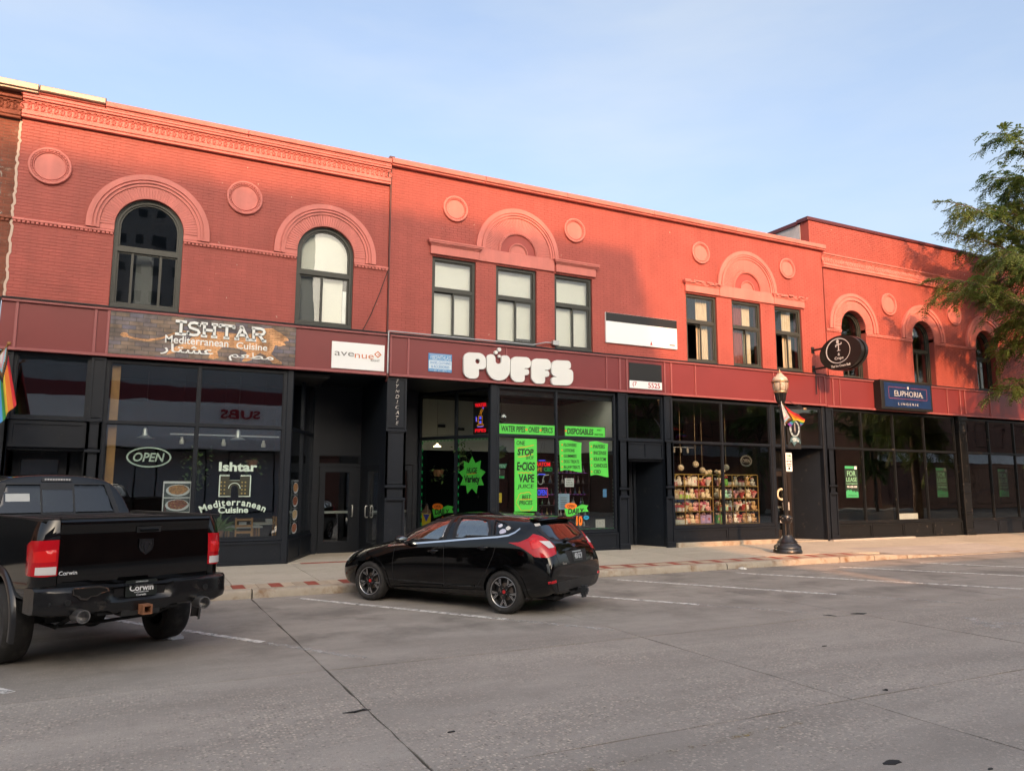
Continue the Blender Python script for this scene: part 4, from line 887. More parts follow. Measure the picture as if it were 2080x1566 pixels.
# structure between the storeys and the flank walls that close the row
for r_, a, c in ((bA, AX0, AX1), (bB, BX0, BX1), (bC, CX0, 43.9)):
    b = MB(); b.box(a+.01, .125, 4.605, c-.01, 8.2, 5.44); b.build('floor_structure', M_dark, r_)
    b = MB(); b.box(a+.01, 8.21, .0, c-.01, 8.4, 9.4); b.build('inner_wall', M_dark, r_)
for r_, x in ((bA, AX0), (bC, 43.8)): b = MB(); b.box(x+.005, .13, .0, x+.1, 8.2, 4.6); b.build('flank_wall', M_obr, r_)
b = MB(); b.box(-9, .21, 0, -2.6, 8, 4.49); b.build('body', M_obr, bD)
for nm, x0, x1, y0, y1, h, m_, l in (('brick_block', -60, -9.05, 0, 16, 9.4, M_obr, 'brown brick block farther left along the street'), ('rendered_block', -60, -14.1, -40, -27, 8.0, M_ogr, 'grey rendered block across the street on the left'), ('sky_reflection_blocker', -14, 34, -180, -150, 61, M_ogr, 'added unseen block keeping bright sky out of the upper window reflections')):  # last entry is added, to block bright sky from the upper glass
    r_ = empty(nm, (0, 0, 0), label=l, cat='building'); b = MB(); b.box(x0, y0, 0, x1, y1, h); b.build('wall', m_, r_); yy = y0 if y0 > -5 else y1
    for k in range(int((x1-x0)/3.5)):
        for z in (1.0, 5.4) if h < 12 else range(3, 58, 6):
            b = MB(); s_ = -1 if y0 > -5 else 1; b.box(x0+1+k*3.5, yy, z, x0+2.8+k*3.5, yy+s_*.05, z+2.0); b.build('window', mat('opaque_pane', (.02, .022, .025), .08), r_)
# ================================================================== signs on the fascia and walls
YF = -.115                                                              # face of the fascia rails
def board(name, x0, z0, x1, z1, y, d, m_, label, cat='sign', group=None, part='panel'):
    r_ = empty(name, ((x0+x1)/2, y, z0), label=label, cat=cat, group=group)
    b = MB(); b.cbox(x0-(x0+x1)/2, 0, 0, x1-(x0+x1)/2, d, z1-z0, .004); b.build(part, m_, r_); return r_
def put(r_, name, body, m_, x, z, w=None, h=None, y=-.004, M=None, **k):
    """lettering on a sign, in absolute facade coordinates"""
    return lettering(name, body, m_, r_, x-r_.location.x, y, z-r_.location.z, w, h, M, **k)
def shape(r_, name, polys, m_, y=-.004, d=.003, holes=()):
    b = MB(); o = r_.location
    for p in polys: b.prism([(q[0]-o.x, q[1]-o.z) for q in p], [[(q[0]-o.x, q[1]-o.z) for q in h] for h in holes], y, y+d)
    return b.build(name, m_, r_)
def strokes(r_, name, paths, w, m_, y=-.005):
    b = MB(); o = r_.location
    for p in paths: b.ribbon([(q[0]-o.x, q[1]-o.z) for q in p], w, y, .003)
    return b.build(name, m_, r_)
# restaurant banner: printed glazed-brick wall with a walking lion
def brick_print(name, c1, c2, c3, scale):
    m = bpy.data.materials.new(name); m.use_nodes = True; n = m.node_tree.nodes; l = m.node_tree.links; p = n['Principled BSDF']; p.inputs['Roughness'].default_value = .5
    g_ = n.new('ShaderNodeNewGeometry'); mp_ = n.new('ShaderNodeMapping'); mp_.inputs['Rotation'].default_value = (-pi/2, 0, 0); l.new(g_.outputs['Position'], mp_.inputs['Vector'])
    t = n.new('ShaderNodeTexBrick'); t.inputs['Scale'].default_value = scale; t.inputs['Color1'].default_value = (*c1, 1); t.inputs['Color2'].default_value = (*c2, 1); t.inputs['Mortar'].default_value = (*c3, 1); t.inputs['Mortar Size'].default_value = .012; t.inputs['Brick Width'].default_value = .55; t.inputs['Row Height'].default_value = .18; t.inputs['Bias'].default_value = -.1
    l.new(mp_.outputs[0], t.inputs['Vector']); q = n.new('ShaderNodeTexNoise'); q.inputs['Scale'].default_value = 4; q.inputs['Detail'].default_value = 6; l.new(g_.outputs['Position'], q.inputs['Vector'])
    r = n.new('ShaderNodeMapRange'); r.inputs['From Min'].default_value = .35; r.inputs['From Max'].default_value = .65; r.inputs['To Min'].default_value = .55; r.inputs['To Max'].default_value = 1.45; l.new(q.outputs['Fac'], r.inputs['Value'])
    x = n.new('ShaderNodeVectorMath'); x.operation = 'SCALE'; l.new(t.outputs['Color'], x.inputs[0]); l.new(r.outputs[0], x.inputs['Scale']); l.new(x.outputs[0], p.inputs['Base Color']); return m
M_pr = brick_print('blue_brown_brick_print', (.16, .11, .075), (.085, .085, .125), (.05, .045, .04), 2.1); M_pl = brick_print('tan_brick_print', (.58, .31, .14), (.42, .20, .08), (.11, .055, .025), 4.4)
s = board('restaurant_sign', -.615, 4.605, 3.15, 5.505, YF+.005, .045, M_pr, 'long restaurant banner with brick print, tan lion and white lettering')
lion = [(1.02, 5.16), (1.35, 5.26), (1.75, 5.25), (2.1, 5.24), (2.3, 5.33), (2.45, 5.42), (2.62, 5.44), (2.78, 5.36), (2.95, 5.26), (3.0, 5.19), (2.88, 5.15), (2.93, 5.08), (2.8, 5.04), (2.7, 5.06), (2.66, 4.93), (2.62, 4.85), (2.75, 4.74), (2.86, 4.68), (2.86, 4.63), (2.66, 4.64), (2.5, 4.80), (2.38, 4.86), (2.28, 4.78), (2.2, 4.68), (2.1, 4.64), (2.0, 4.64), (2.06, 4.72), (2.1, 4.84), (1.9, 4.92), (1.6, 4.93), (1.48, 4.82), (1.52, 4.68), (1.42, 4.64), (1.3, 4.65), (1.34, 4.74), (1.26, 4.85), (1.1, 4.80), (.82, 4.82), (.66, 4.72), (.48, 4.67), (.52, 4.75), (.66, 4.86), (.86, 4.97)]
shape(s, 'lion_print', [lion], M_pl, -.003)
strokes(s, 'lion_tail_print', [[(.98, 5.17), (.78, 5.19), (.6, 5.13), (.35, 5.0), (.1, 4.94), (-.15, 4.955), (-.3, 5.0)]], .04, M_pl, -.0036); shape(s, 'tail_tuft_print', [circle(-.34, 5.02, .075, 14, .05)], M_pl, -.0032)
def slab_word(r_, x0, x1, z0, z1, m_, wf=.16, y=-.012):
    H = z1-z0; Wd = (x1-x0); u = Wd/6.1; w = H*wf; b = MB(); o = r_.location; P = []
    def X(i, t): return x0+(ofs[i]+t*wid[i])*u
    wid = [.72, .8, 1.05, 1.0, 1.1, 1.0]; ofs = [0, .80, 1.68, 2.86, 3.9, 5.05]
    Z = lambda t: z0+w/2+(H-w)*t
    def L(i, *p): P.append([(X(i, a), Z(c)) for a, c in p])
    L(0, (0, 1), (1, 1)); L(0, (0, 0), (1, 0)); L(0, (.5, 0), (.5, 1))
    S = [(.92, .80), (.8, .95), (.5, 1.0), (.2, .93), (.08, .75), (.2, .58), (.5, .5), (.82, .42), (.94, .24), (.8, .06), (.5, 0), (.18, .04), (.05, .2)]; L(1, *S); L(1, (.93, .72), (.93, .98)); L(1, (.05, .02), (.05, .28))
    for a in (.18, .82): L(2, (a, 0), (a, 1)); L(2, (a-.2, 0), (a+.2, 0)); L(2, (a-.2, 1), (a+.2, 1))
    L(2, (.18, .5), (.82, .5)); L(3, (0, 1), (1, 1)); L(3, (.5, 0), (.5, 1)); L(3, (.3, 0), (.7, 0)); L(3, (.03, .78), (.03, 1.05)); L(3, (.97, .78), (.97, 1.05))
    L(4, (.12, 0), (.45, 1)); L(4, (.45, 1), (.86, 0)); L(4, (.25, .34), (.74, .34)); L(4, (0, 0), (.3, 0)); L(4, (.7, 0), (1.02, 0)); L(4, (.3, 1), (.5, 1))
    L(5, (.15, 0), (.15, 1)); L(5, (0, 0), (.35, 0)); L(5, (0, 1), (.6, 1), (.82, .92), (.9, .75), (.82, .57), (.6, .5), (.15, .5)); L(5, (.5, .5), (.86, 0)); L(5, (.75, 0), (1.05, 0))
    for p in P: b.ribbon([(q[0]-o.x, q[1]-o.z) for q in p], w, y, .006)
    return b.build('lettering', m_, r_)
M_lw = mat('lettering_white', (.74, .76, .74), .5); M_sh = mat('lettering_shadow', (.06, .06, .05), .6)
slab_word(s, .62, 2.50, 5.09, 5.435, M_sh, .26, -.008); slab_word(s, .62, 2.50, 5.10, 5.435, M_lw, .175)
put(s, 'lettering', 'Mediterranean', M_lw, 1.07, 5.005, 1.27, .17, y=-.008, bold=.012); put(s, 'lettering', 'Cuisine', M_lw, 2.20, 4.985, .66, .15, y=-.008, bold=.012)
put(s, 'lettering', '\ufee2\ufecc\ufec4\ufee3', M_lw, 2.2, 4.74, .95, .21, y=-.008, bold=.012); put(s, 'lettering', '\ufead\ufe8e\ufe98\ufeb8\ufecb', M_lw, .88, 4.79, 1.05, .24, y=-.008, bold=.012)
# white office sign
s = board('office_sign', 3.985, 4.64, 5.255, 5.275, YF+.02, .05, M_white, 'plain white rectangular sign with grey and orange logo over the recessed doors')
M_lg = mat('logo_grey', (.14, .14, .14), .5); M_lo = mat('logo_orange', (.55, .14, .025), .5)
put(s, 'lettering', 'ave', M_lg, 4.28, 4.99, .46, .10, bold=-.006); put(s, 'lettering', 'nue', M_lo, 4.76, 4.965, .46, .10, bold=-.006); put(s, 'lettering', 'RIGHT', M_lg, 5.03, 4.885, .22, .05)
b = MB(); o_ = s.location
for r0, w in ((.085, .03),): 
    q = [(5.09-o_.x+r0*1.1*cos(t*pi/2), 5.04-o_.z+r0*sin(t*pi/2)) for t in range(4)]; qi = [(5.09-o_.x+(r0-w)*1.1*cos(t*pi/2), 5.04-o_.z+(r0-w)*sin(t*pi/2)) for t in range(4)]; b.prism(q, [qi], -.004, -.001)
b.box(5.08-o_.x, -.004, 5.03-o_.z, 5.13-o_.x, -.001, 5.05-o_.z); b.build('logo', M_lo, s)
# small blue shop sign
M_bl = mat('sign_blue', (.05, .24, .52), .5); M_lb = mat('sign_pale_blue', (.55, .66, .74), .5)
s = board('blue_shop_sign', 6.385, 4.73, 7.01, 5.19, YF+.03, .03, M_bl, 'small blue and white shop sign left of the bubble letters')
shape(s, 'pale_field', [rect(6.395, 4.80, 7.0, 5.01)], M_lb, -.003); put(s, 'lettering', 'VIBESWITHLASS', M_lb, 6.70, 5.09, .56, .10, bold=.01); put(s, 'lettering', 'SHOES, CLOTHING', M_bl, 6.70, 4.95, .54, .07, y=-.006); put(s, 'lettering', '& ACCESSORIES', M_bl, 6.70, 4.86, .48, .07, y=-.006)
shape(s, 'lettering_rule', [rect(6.41, 5.155, 6.99, 5.165), rect(6.41, 5.02, 6.99, 5.03), rect(6.41, 4.755, 6.52, 4.765), rect(6.89, 4.755, 6.98, 4.765)], M_lb); put(s, 'lettering', '651-621-0071', M_lb, 6.70, 4.762, .34, .05)
# bubble letters
PUF = [('P', [(7.299, 5.273, .173), (7.921, 5.293, .212), (7.924, 4.88, .212), (7.725, 4.866, .008), (7.727, 4.619, .196), (7.307, 4.599, .196)], [circle(7.69, 5.067, .067, 24)]),
 ('U', [(7.943, 5.275, .113), (8.191, 5.284, .113), (8.192, 5.044, .075), (8.362, 5.048, .075), (8.361, 5.277, .071), (8.612, 5.287, .173), (8.614, 4.63, .314), (7.948, 4.595, .314)], []),
 ('F', [(8.629, 5.268, .173), (9.225, 5.288, .149), (9.224, 5.002, .141), (9.037, 4.988, .005), (9.037, 4.965, .005), (9.171, 4.97, .079), (9.171, 4.813, .079), (9.042, 4.804, .005), (9.042, 4.616, .185), (8.631, 4.596, .185)], []),
 ('F', [(9.242, 5.265, .173), (9.836, 5.287, .149), (9.835, 4.998, .141), (9.648, 4.984, .005), (9.648, 4.964, .005), (9.784, 4.967, .075), (9.783, 4.81, .075), (9.653, 4.801, .005), (9.652, 4.61, .181), (9.241, 4.592, .181)], []),
 ('S', [(9.845, 5.27, .196), (10.456, 5.291, .104), (10.453, 5.076, .104), (10.34, 5.068, .003), (10.526, 5.039, .188), (10.522, 4.619, .204), (9.842, 4.59, .104), (9.843, 4.807, .104), (10.029, 4.817, .003), (9.843, 4.862, .173)], [])]
s = empty('bubble_letter_sign', (8.9, -.11, 4.58), label='white bubble letter shop sign mounted on the maroon fascia', cat='sign'); o_ = s.location
M_acr = mat('white_acrylic', (.66, .68, .67), .4)
for nm, c_, h_ in PUF:
    b = MB(); b.prism([(p[0]-o_.x, p[1]-o_.z) for p in rounded(c_, 9)], [[(p[0]-o_.x, p[1]-o_.z) for p in q] for q in h_], -.045, .03); b.build('letter', M_acr, s)
b = MB(); [b.prism([(p[0]-o_.x, p[1]-o_.z) for p in circle(x, z, r, 20)], (), -.045, .03) for x, z, r in ((8.302, 5.423, .052), (8.209, 5.34, .047), (8.303, 5.249, .038))]; b.build('bubble', M_acr, s)
# vertical lettering on the first pilaster
s = empty('pilaster_lettering', (5.6, -.045, 3.3), label='worn vertical silver lettering on the dark pilaster', cat='sign'); M_sil = mat('worn_silver', (.62, .58, .52), .5, dirt=(25, (.02, .02, .025), .5, .58))
for i, ch in enumerate('SYNDICATE'): put(s, 'letter', ch, M_sil, 5.61+.002*i, 4.44-i*.128, None, .085, shear=.25)
# wall sign and phone sign (partly black, partly white)
s = board('lease_wall_sign', 11.675, 5.93, 14.19, 6.80, -.055, .05, M_white, 'large white sign with black top band on the brick between the window groups'); shape(s, 'black_band', [rect(11.68, 6.55, 14.185, 6.795)], M_black, -.004); M_rd = mat('sign_red', (.42, .02, .03), .5)
shape(s, 'red_mark', [[(13.2, 5.98), (13.28, 5.98), (13.24, 6.1)]], M_rd); shape(s, 'small_print', [rect(13.9, 6.02, 14.1, 6.06), rect(13.9, 5.985, 14.1, 5.99)], M_lg)
s = board('phone_number_sign', 12.42, 4.675, 13.565, 5.41, YF+.03, .03, M_black, 'small black sign with white phone number strip on the fascia'); shape(s, 'white_strip', [rect(12.424, 4.68, 13.56, 4.895)], M_white, -.004); put(s, 'lettering', '(7', M_rd, 12.60, 4.79, .14, .15, y=-.008); put(s, 'lettering', '5525', M_rd, 13.28, 4.79, .42, .15, y=-.008, bold=.01)
# lit box sign of the lingerie shop
s = board('blue_box_sign', 22.62, 4.56, 25.30, 5.56, -.36, .30, M_black, 'deep blue box sign with thin serif lettering in a black frame', part='sign_case')
M_eu = mat('sign_navy', (.007, .024, .085), .35, var=(1.2, .35)); shape(s, 'sign_face', [rect(22.78, 4.64, 25.22, 5.48)], M_eu, -.006, .005); M_ps = mat('pale_print', (.46, .47, .47), .5); M_pk = mat('pink_line', (.22, .05, .10), .5)
put(s, 'lettering', 'EUPHORIA', M_ps, 24.02, 5.12, 1.46, .19, y=-.011, bold=-.006); strokes(s, 'lettering_serif', [[(23.27, 5.125), (23.5, 5.125)], [(24.55, 5.10), (24.76, 5.10)], [(23.3, 5.03), (23.45, 5.03)], [(24.66, 5.03), (24.80, 5.03)]], .014, M_ps, -.012)
put(s, 'lettering', 'LINGERIE', M_ps, 23.98, 4.76, 1.05, .08, y=-.011, space=1.5); strokes(s, 'border_line', [[(23.0, 4.94), (25.0, 4.94)], [(25.0, 4.94), (25.0, 5.33)], [(25.0, 5.33), (24.15, 5.33)], [(23.88, 5.33), (23.0, 5.33)], [(23.0, 5.33), (23.0, 4.94)]], .016, M_pk, -.010); shape(s, 'crest', [circle(24.01, 5.33, .05, 14)], M_ps, -.011)
# projecting oval sign on two bracket arms (faces along the street)
s = empty('oval_projecting_sign', (19.7, 0, 5.5), label='black oval projecting sign with white ring on two wall brackets', cat='sign'); MX = Matrix.Rotation(-pi/2, 4, 'Z')    # local x -> -y (outward)
def oval(a, c, n=56): return [(1.2+a*cos(2*pi*i/n), .6+c*sin(2*pi*i/n)) for i in range(n)]
b = MB(); b.prism(oval(.79, .55), (), .0, .11, MX); b.prism(oval(.75, .51), (), .11, .2, MX); b.prism(oval(.79, .55), (), .2, .31, MX); ob = b.build('oval_case', mat('satin_black', (.012, .012, .012), .35), s)
b = MB(); ci = [(1.13+.46*cos(2*pi*i/48), .68+.40*sin(2*pi*i/48)) for i in range(48)]; cj = [(1.14+.435*cos(2*pi*i/48), .675+.375*sin(2*pi*i/48)) for i in range(48)]; b.prism(ci, [cj], -.006, -.001, MX)
for tx, x, z, w, h in (('&', 1.16, .56, None, .09), ('Crepe', 1.16, .43, .33, .12), ('Thai Ice Cream Roll', 1.2, .2, .72, .075)):
    v, f = text_geo(tx, w, h, bold=.005); b.add(v, f, MX @ Matrix.Translation((x, -.004, z)))
b.ribbon([(1.16, .68), (1.16, .93)], .03, -.006, .005, MX); b.ribbon([(1.06, .86), (1.27, .88)], .035, -.006, .005, MX); b.ribbon([(1.1, .68), (1.22, .68)], .02, -.006, .005, MX); b.ribbon([(1.06, .86), (1.06, .80)], .03, -.006, .005, MX); b.ribbon([(1.27, .88), (1.27, .93)], .03, -.006, .005, MX)
b.prism([(1.10, .90), (1.16, .92), (1.19, 1.0), (1.12, 1.04), (1.08, .98)], (), -.006, -.001, MX); b.build('white_print', M_lw, s, fix=False)
b = MB()
for z in (.25, .88): b = MB(); b.box(.031, -.03, z-.03, .62, .03, z+.03, MX @ Matrix.Translation((0, .15, 0))); b.box(0, -.06, z-.1, .03, .06, z+.11, MX @ Matrix.Translation((0, .15, 0))); b.build('bracket_arm', M_black, s)
b = MB(); b.tube([(.12, -.1, .2), (.12, -.12, -.1), (.1, -.13, -.6)], .015, 6); b.build('feed_conduit', M_black, s)

# ================================================================== stickers, posters and lamps in the windows
M_ink = mat('ink_black', (.006, .012, .006), .6)
def poster(name, poly, y, label, m_=None, cat='poster', group=None):
    xs = [p[0] for p in poly]; zs = [p[1] for p in poly]; r_ = empty(name, ((min(xs)+max(xs))/2, y, min(zs)), label=label, cat=cat, group=group)
    shape(r_, 'sheet', [poly], m_ or M_green, 0, .004); return r_
yg = .052
M_trimg = mat('dark_green_edge', (.01, .09, .01), .6)
def edged(r_, poly, grow=.02):
    cx = sum(p[0] for p in poly)/len(poly); cz = sum(p[1] for p in poly)/len(poly); xs = [p[0] for p in poly]; zs = [p[1] for p in poly]; hx = (max(xs)-min(xs))/2; hz = (max(zs)-min(zs))/2
    q = [(cx+(p[0]-cx)*(1+grow/hx), cz+(p[1]-cz)*(1+grow/hz)) for p in poly]; shape(r_, 'sheet_border', [q], M_ink, .0045, .003)
q_ = rect(8.40, 3.265, 10.05, 3.52); p = poster('pipe_banner', q_, yg, 'long green banner across the top of the middle pane'); edged(p, q_)
put(p, 'lettering', 'WATER PIPES', M_ink, 8.81, 3.395, .70, .155, bold=.02, shear=.1); put(p, 'lettering', 'ONIES', M_ink, 9.42, 3.395, .32, .15, bold=.02, shear=.1); put(p, 'lettering', 'PERCS', M_ink, 9.82, 3.395, .34, .15, bold=.02, shear=.1); shape(p, 'dot', [circle(9.2, 3.39, .03, 12), circle(9.62, 3.39, .03, 12)], M_orange)
q_ = rect(10.38, 3.265, 11.66, 3.53); p = poster('disposable_banner', q_, yg, 'green banner with heavy lettering over the right pane'); edged(p, q_)
put(p, 'lettering', 'DISPOSABLES', M_ink, 10.86, 3.395, .84, .165, bold=.028, shear=.1); put(p, 'lettering', 'AND', M_ink, 11.46, 3.455, .16, .05, shear=.2); put(p, 'lettering', 'MANY MORE', M_ink, 11.46, 3.33, .28, .06); shape(p, 'dot', [circle(10.40, 3.40, .03, 12)], M_orange)
p = poster('one_stop_banner', rect(8.85, 1.27, 9.51, 3.15), yg, 'tall green banner hanging in the middle pane behind the hatchback')
for tx, x, z, w, h, bo, sh in (('ONE', 9.03, 3.035, .25, .11, .01, .1), ('STOP', 9.17, 2.80, .48, .17, .035, .15), ('SHOP.', 9.30, 2.655, .24, .09, 0, .1), ('E\u2022CIGS', 9.18, 2.43, .53, .22, .03, .1), ('VAPE', 9.2, 2.12, .46, .21, .03, .05), ('JUICE', 9.17, 1.90, .48, .13, .008, .1), ('BEST', 9.2, 1.635, .26, .10, .01, .1), ('PRICES', 9.18, 1.49, .38, .11, .01, .1)): put(p, 'lettering', tx, M_ink, x, z, w, h, bold=bo, shear=sh)
strokes(p, 'orange_stroke', [[(8.93, 2.90), (9.2, 2.94), (9.42, 2.99)], [(8.95, 2.67), (9.15, 2.69), (9.4, 2.75)], [(9.0, 1.57), (9.36, 1.58)], [(8.95, 2.26)]+[(9.0+.06*i, 2.26+(.015 if i % 2 else -.01)) for i in range(7)]], .014, M_orange, -.003)
strokes(p, 'orange_cloud', [[(9.18+(.27+.02*sin(t*1.9))*cos(t*.3), 1.52+(.24+.02*sin(t*1.9))*sin(t*.3)) for t in range(3, 20)]], .009, M_orange, -.0028)
def wavy(x0, z0, x1, z1, a=.03): 
    n = 10; t = [(x0+(x1-x0)*i/n, z1+a*sin(i/n*pi*1.6)) for i in range(n+1)]; r = [(x1-.02*sin(i/6*pi), z1+(z0-z1)*i/6) for i in range(1, 6)]; bt = [(x1+(x0+.03-x1)*i/n, z0+a*sin((1-i/n)*pi*1.6)) for i in range(n+1)]; return t+r+bt
p = poster('treats_sheet', wavy(10.19, 2.32, 10.9, 3.13), yg, 'green scroll poster with five short lines, left one in the right pane')
for i, tx in enumerate(['FLOWERS', 'LOTIONS', 'GUMMIES', 'DOG TREATS', 'IN-LAW TREATS']): put(p, 'lettering', tx, M_ink, 10.32+[.21, .18, .21, .25, .26][i], 3.02-i*.148, [.4, .34, .40, .48, .5][i], .09, bold=.014, shear=.1)
[shape(p, 'dot', [circle(10.28, 3.02-i*.148, .022, 10)], M_orange) for i in range(5)]
p = poster('incense_sheet', wavy(11.14, 2.2, 11.76, 3.12), yg, 'green scroll poster with five short lines, right one in the right pane')
for i, tx in enumerate(['PAPERS', 'INCENSE', 'KRATOM', 'CANDLES', 'CBD']): put(p, 'lettering', tx, M_ink, 11.26+[.20, .23, .22, .24, .13][i], 3.0-i*.172, [.38, .42, .40, .43, .22][i], .105, bold=.016, shear=.08)
[shape(p, 'dot', [circle(11.21, 3.0-i*.172, .022, 10)], M_orange) for i in range(5)]
# splayed window stickers
WP = Vector((6.98, 2.25, 0)); WQ = Vector((8.15, .06, 0)); WA = atan2(WQ.y-WP.y, WQ.x-WP.x); WL = (WQ-WP).length
def splay(name, label, cat='poster'): return empty(name, (WP.x, WP.y, 0), WA, label=label, cat=cat)
p = splay('variety_star', 'green starburst sticker in the splayed shop window'); cx, cz = 1.86, 2.19; yS = .052
st = []
for i in range(18): a = pi/2+i*pi/9; r = (.40 if i % 2 == 0 else .27); st.append((cx+r*1.12*cos(a), cz+r*1.25*sin(a)))
b = MB(); b.prism(st, (), yS, yS+.004); b.build('sheet', M_green, p); lettering('lettering', 'HUGE', M_ink, p, cx, yS-.006, cz+.13, .36, .15, shear=.2, bold=.02); lettering('lettering', 'Variety', M_ink, p, cx, yS-.006, cz-.12, .52, .24, bold=.04); b = MB(); b.ribbon([(cx-.17, cz+.03), (cx+.17, cz+.06)], .012, yS-.003); b.build('underline', M_orange, p)
def daily(r_, x0, z0, y, M=None, with_ten=True):
    def sh(n_, polys, m_, yy): b = MB(); [b.prism([(x0+q[0], z0+q[1]) for q in P_], (), yy, yy+.003) for P_ in polys]; return b.build(n_, m_, r_)
    sh('orange_oval', [circle(.2, .29, .19, 24, .085)], M_orange, y-.002); sh('green_flag', [[(.04, .10), (.0, .22), (.3, .24), (.55, .33), (.75, .30), (.70, .23), (.76, .14), (.5, .13), (.3, .05), (.08, -.02)]], M_green, y)
    lettering('lettering', 'OPEN', M_ink, r_, x0+.2, y-.006, z0+.29, .22, .07, shear=.2); lettering('lettering', 'DAILY', M_ink, r_, x0+.36, y-.005, z0+.155, .5, .15, bold=.03, shear=.1, M=None)
    if with_ten: lettering('lettering', '10', M_orange, r_, x0+.46, y-.003, z0-.1, .20, .26, bold=.06); sh('blue_oval', [circle(.68, -.02, .09, 20, .055)], mat('cyan_vinyl', (.02, .34, .60), .5), y); lettering('lettering', 'AM', M_ink, r_, x0+.68, y-.004, z0-.02, .09, .05)
p = empty('hours_sticker', (10.34, yg, 1.1), label='orange and green opening hours sticker in the right pane', cat='sticker'); daily(p, 0, 0, 0)
p = splay('hours_sticker', 'orange and green opening sticker low in the splayed window', 'sticker'); daily(p, .50, 1.08, .05, with_ten=True)
p = splay('cone_sticker', 'yellow and brown cone sticker low in the splayed window', 'sticker')
b = MB(); b.prism(rect(.14, .85, .46, 1.18), (), .05, .053); b.build('yellow_wrap', mat('sticker_yellow', (.62, .48, .02), .5), p); b = MB(); b.prism([(.18, 1.16), (.42, 1.16), (.3, .96)], (), .046, .049); b.build('blue_wedge', mat('sticker_blue', (.02, .03, .25), .5), p); b = MB(); b.prism([(.12, 1.18), (.48, 1.18), (.44, 1.27), (.37, 1.3), (.35, 1.37), (.30, 1.42), (.25, 1.37), (.23, 1.3), (.16, 1.27)], (), .05, .053); b.build('brown_swirl', mat('sticker_brown', (.16, .09, .075), .6), p)
# led sign and neon tubes (lit)
def glow(name, c, s): return mat(name, tuple(x*.3 for x in c), .5, emit=(c, s))
G_red = glow('led_red', (1, .01, .02), .5); G_amb = glow('led_amber', (1, .35, .02), .22); G_blu = glow('led_blue', (.07, .09, 1), .55); G_grn = glow('led_green', (.02, .8, .18), .07); G_mag = glow('led_magenta', (.9, .05, .6), .8); G_pur = glow('led_purple', (.6, .15, .8), .15)
p = splay('led_pipe_sign', 'black lit panel with red words hanging in the splayed window', 'lit sign'); yL = .16
b = MB(); b.box(1.80, yL, 3.27, 2.30, yL+.04, 4.12); b.build('panel', M_black, p); b = MB(); [b.tube([(x, yL+.02, 4.12), (x, yL+.02, 4.42)], .004, 5) for x in (1.92, 2.18)]; b.build('cord', M_black, p)
lettering('lettering', 'WATER', G_red, p, 2.05, yL-.006, 4.03, .38, .10, bold=.02); lettering('lettering', 'PIPES', G_red, p, 2.05, yL-.006, 3.36, .36, .09, bold=.02)
b = MB(); b.ribbon([(2.02, 3.78), (2.04, 3.86), (2.1, 3.94)], .014, yL-.004); b.ribbon([(2.06, 3.76), (2.08, 3.84), (2.14, 3.92)], .014, yL-.004); b.ribbon([(1.98, 3.74), (2.10, 3.74), (2.10, 3.54), (1.98, 3.54), (1.98, 3.76)], .014, yL-.004); b.ribbon([(1.92, 3.70), (1.92, 3.60), (1.98, 3.60)], .014, yL-.004); b.ribbon([(1.93+.11*(1+cos(t*pi/8)), 3.50+.03*sin(t*pi/8)) for t in range(17)], .014, yL-.004); b.build('amber_outline', G_amb, p)
b = MB(); b.prism(circle(2.04, 3.69, .035, 12), (), yL-.004, yL-.001); b.prism(circle(2.04, 3.58, .035, 12), (), yL-.004, yL-.001); b.prism(circle(2.13, 3.95, .02, 10), (), yL-.004, yL-.001); b.ribbon([(1.94, 3.46), (2.14, 3.46)], .014, yL-.004); b.ribbon([(1.90, 3.73), (1.90, 3.60)], .02, yL-.004); b.build('blue_detail', G_blu, p)
p = empty('neon_word_sign', (9.8, .3, 2.2), label='lit red, amber and green word sign between the banners', cat='lit sign')
lettering('lettering', 'KRATOM', G_red, p, 0, 0, .30, .5, .11, bold=.012); lettering('lettering', 'VAPE', G_amb, p, -.14, 0, .165, .28, .10); lettering('lettering', 'CBD', G_grn, p, .19, 0, .165, .25, .11, bold=.02); b = MB(); b.ribbon([(-.1, .40), (.1, .40)], .02); b.ribbon([(-.1, .03), (.1, .03)], .02); b.build('blue_dash', G_blu, p); b = MB(); b.prism(rounded([(-.29, .0, .05), (.34, .0, .05), (.34, .42, .1), (-.29, .42, .1)]), (), .008, .015); b.build('panel', M_black, p); b = MB(); [b.tube([(-.1+i*.16, .0, .42), (.02+i*.05, .0, .9)], .003, 4) for i in (0, 1)]; b.build('cord', M_black, p)
p = empty('neon_open_sign', (9.8, .3, 1.63), label='small lit blue open sign with pink border', cat='lit sign'); lettering('lettering', 'OPEN', G_blu, p, 0, 0, .12, .27, .15, bold=.006); b = MB(); b.ribbon([(-.17, .0), (.17, .0), (.17, .235), (-.17, .235), (-.17, 0)], .014); b.build('border_tube', glow('led_pink', (1, .12, .3), .35), p); b = MB(); b.box(-.18, .01, -.01, .18, .02, .245); b.build('panel', M_black, p)
p = empty('neon_pipe_tube', (9.75, .3, 1.95), label='unlit pale neon tube bent like a pipe', cat='neon tube'); b = MB(); b.tube([(-.1+.05*cos(t*.8)*(1 if t < 5 else 1), 0, .28-.03*t+.03*sin(t)) for t in range(7)], .012, 6); b.tube([(.0+.07*cos(t*.5+pi), 0, .1+.09*sin(t*.5+pi)) for t in range(8)]+[(.12, 0, .25), (.25, 0, .27)], .012, 6); b.build('tube', mat('pale_tube', (.45, .48, .44), .3), p, smooth=True)
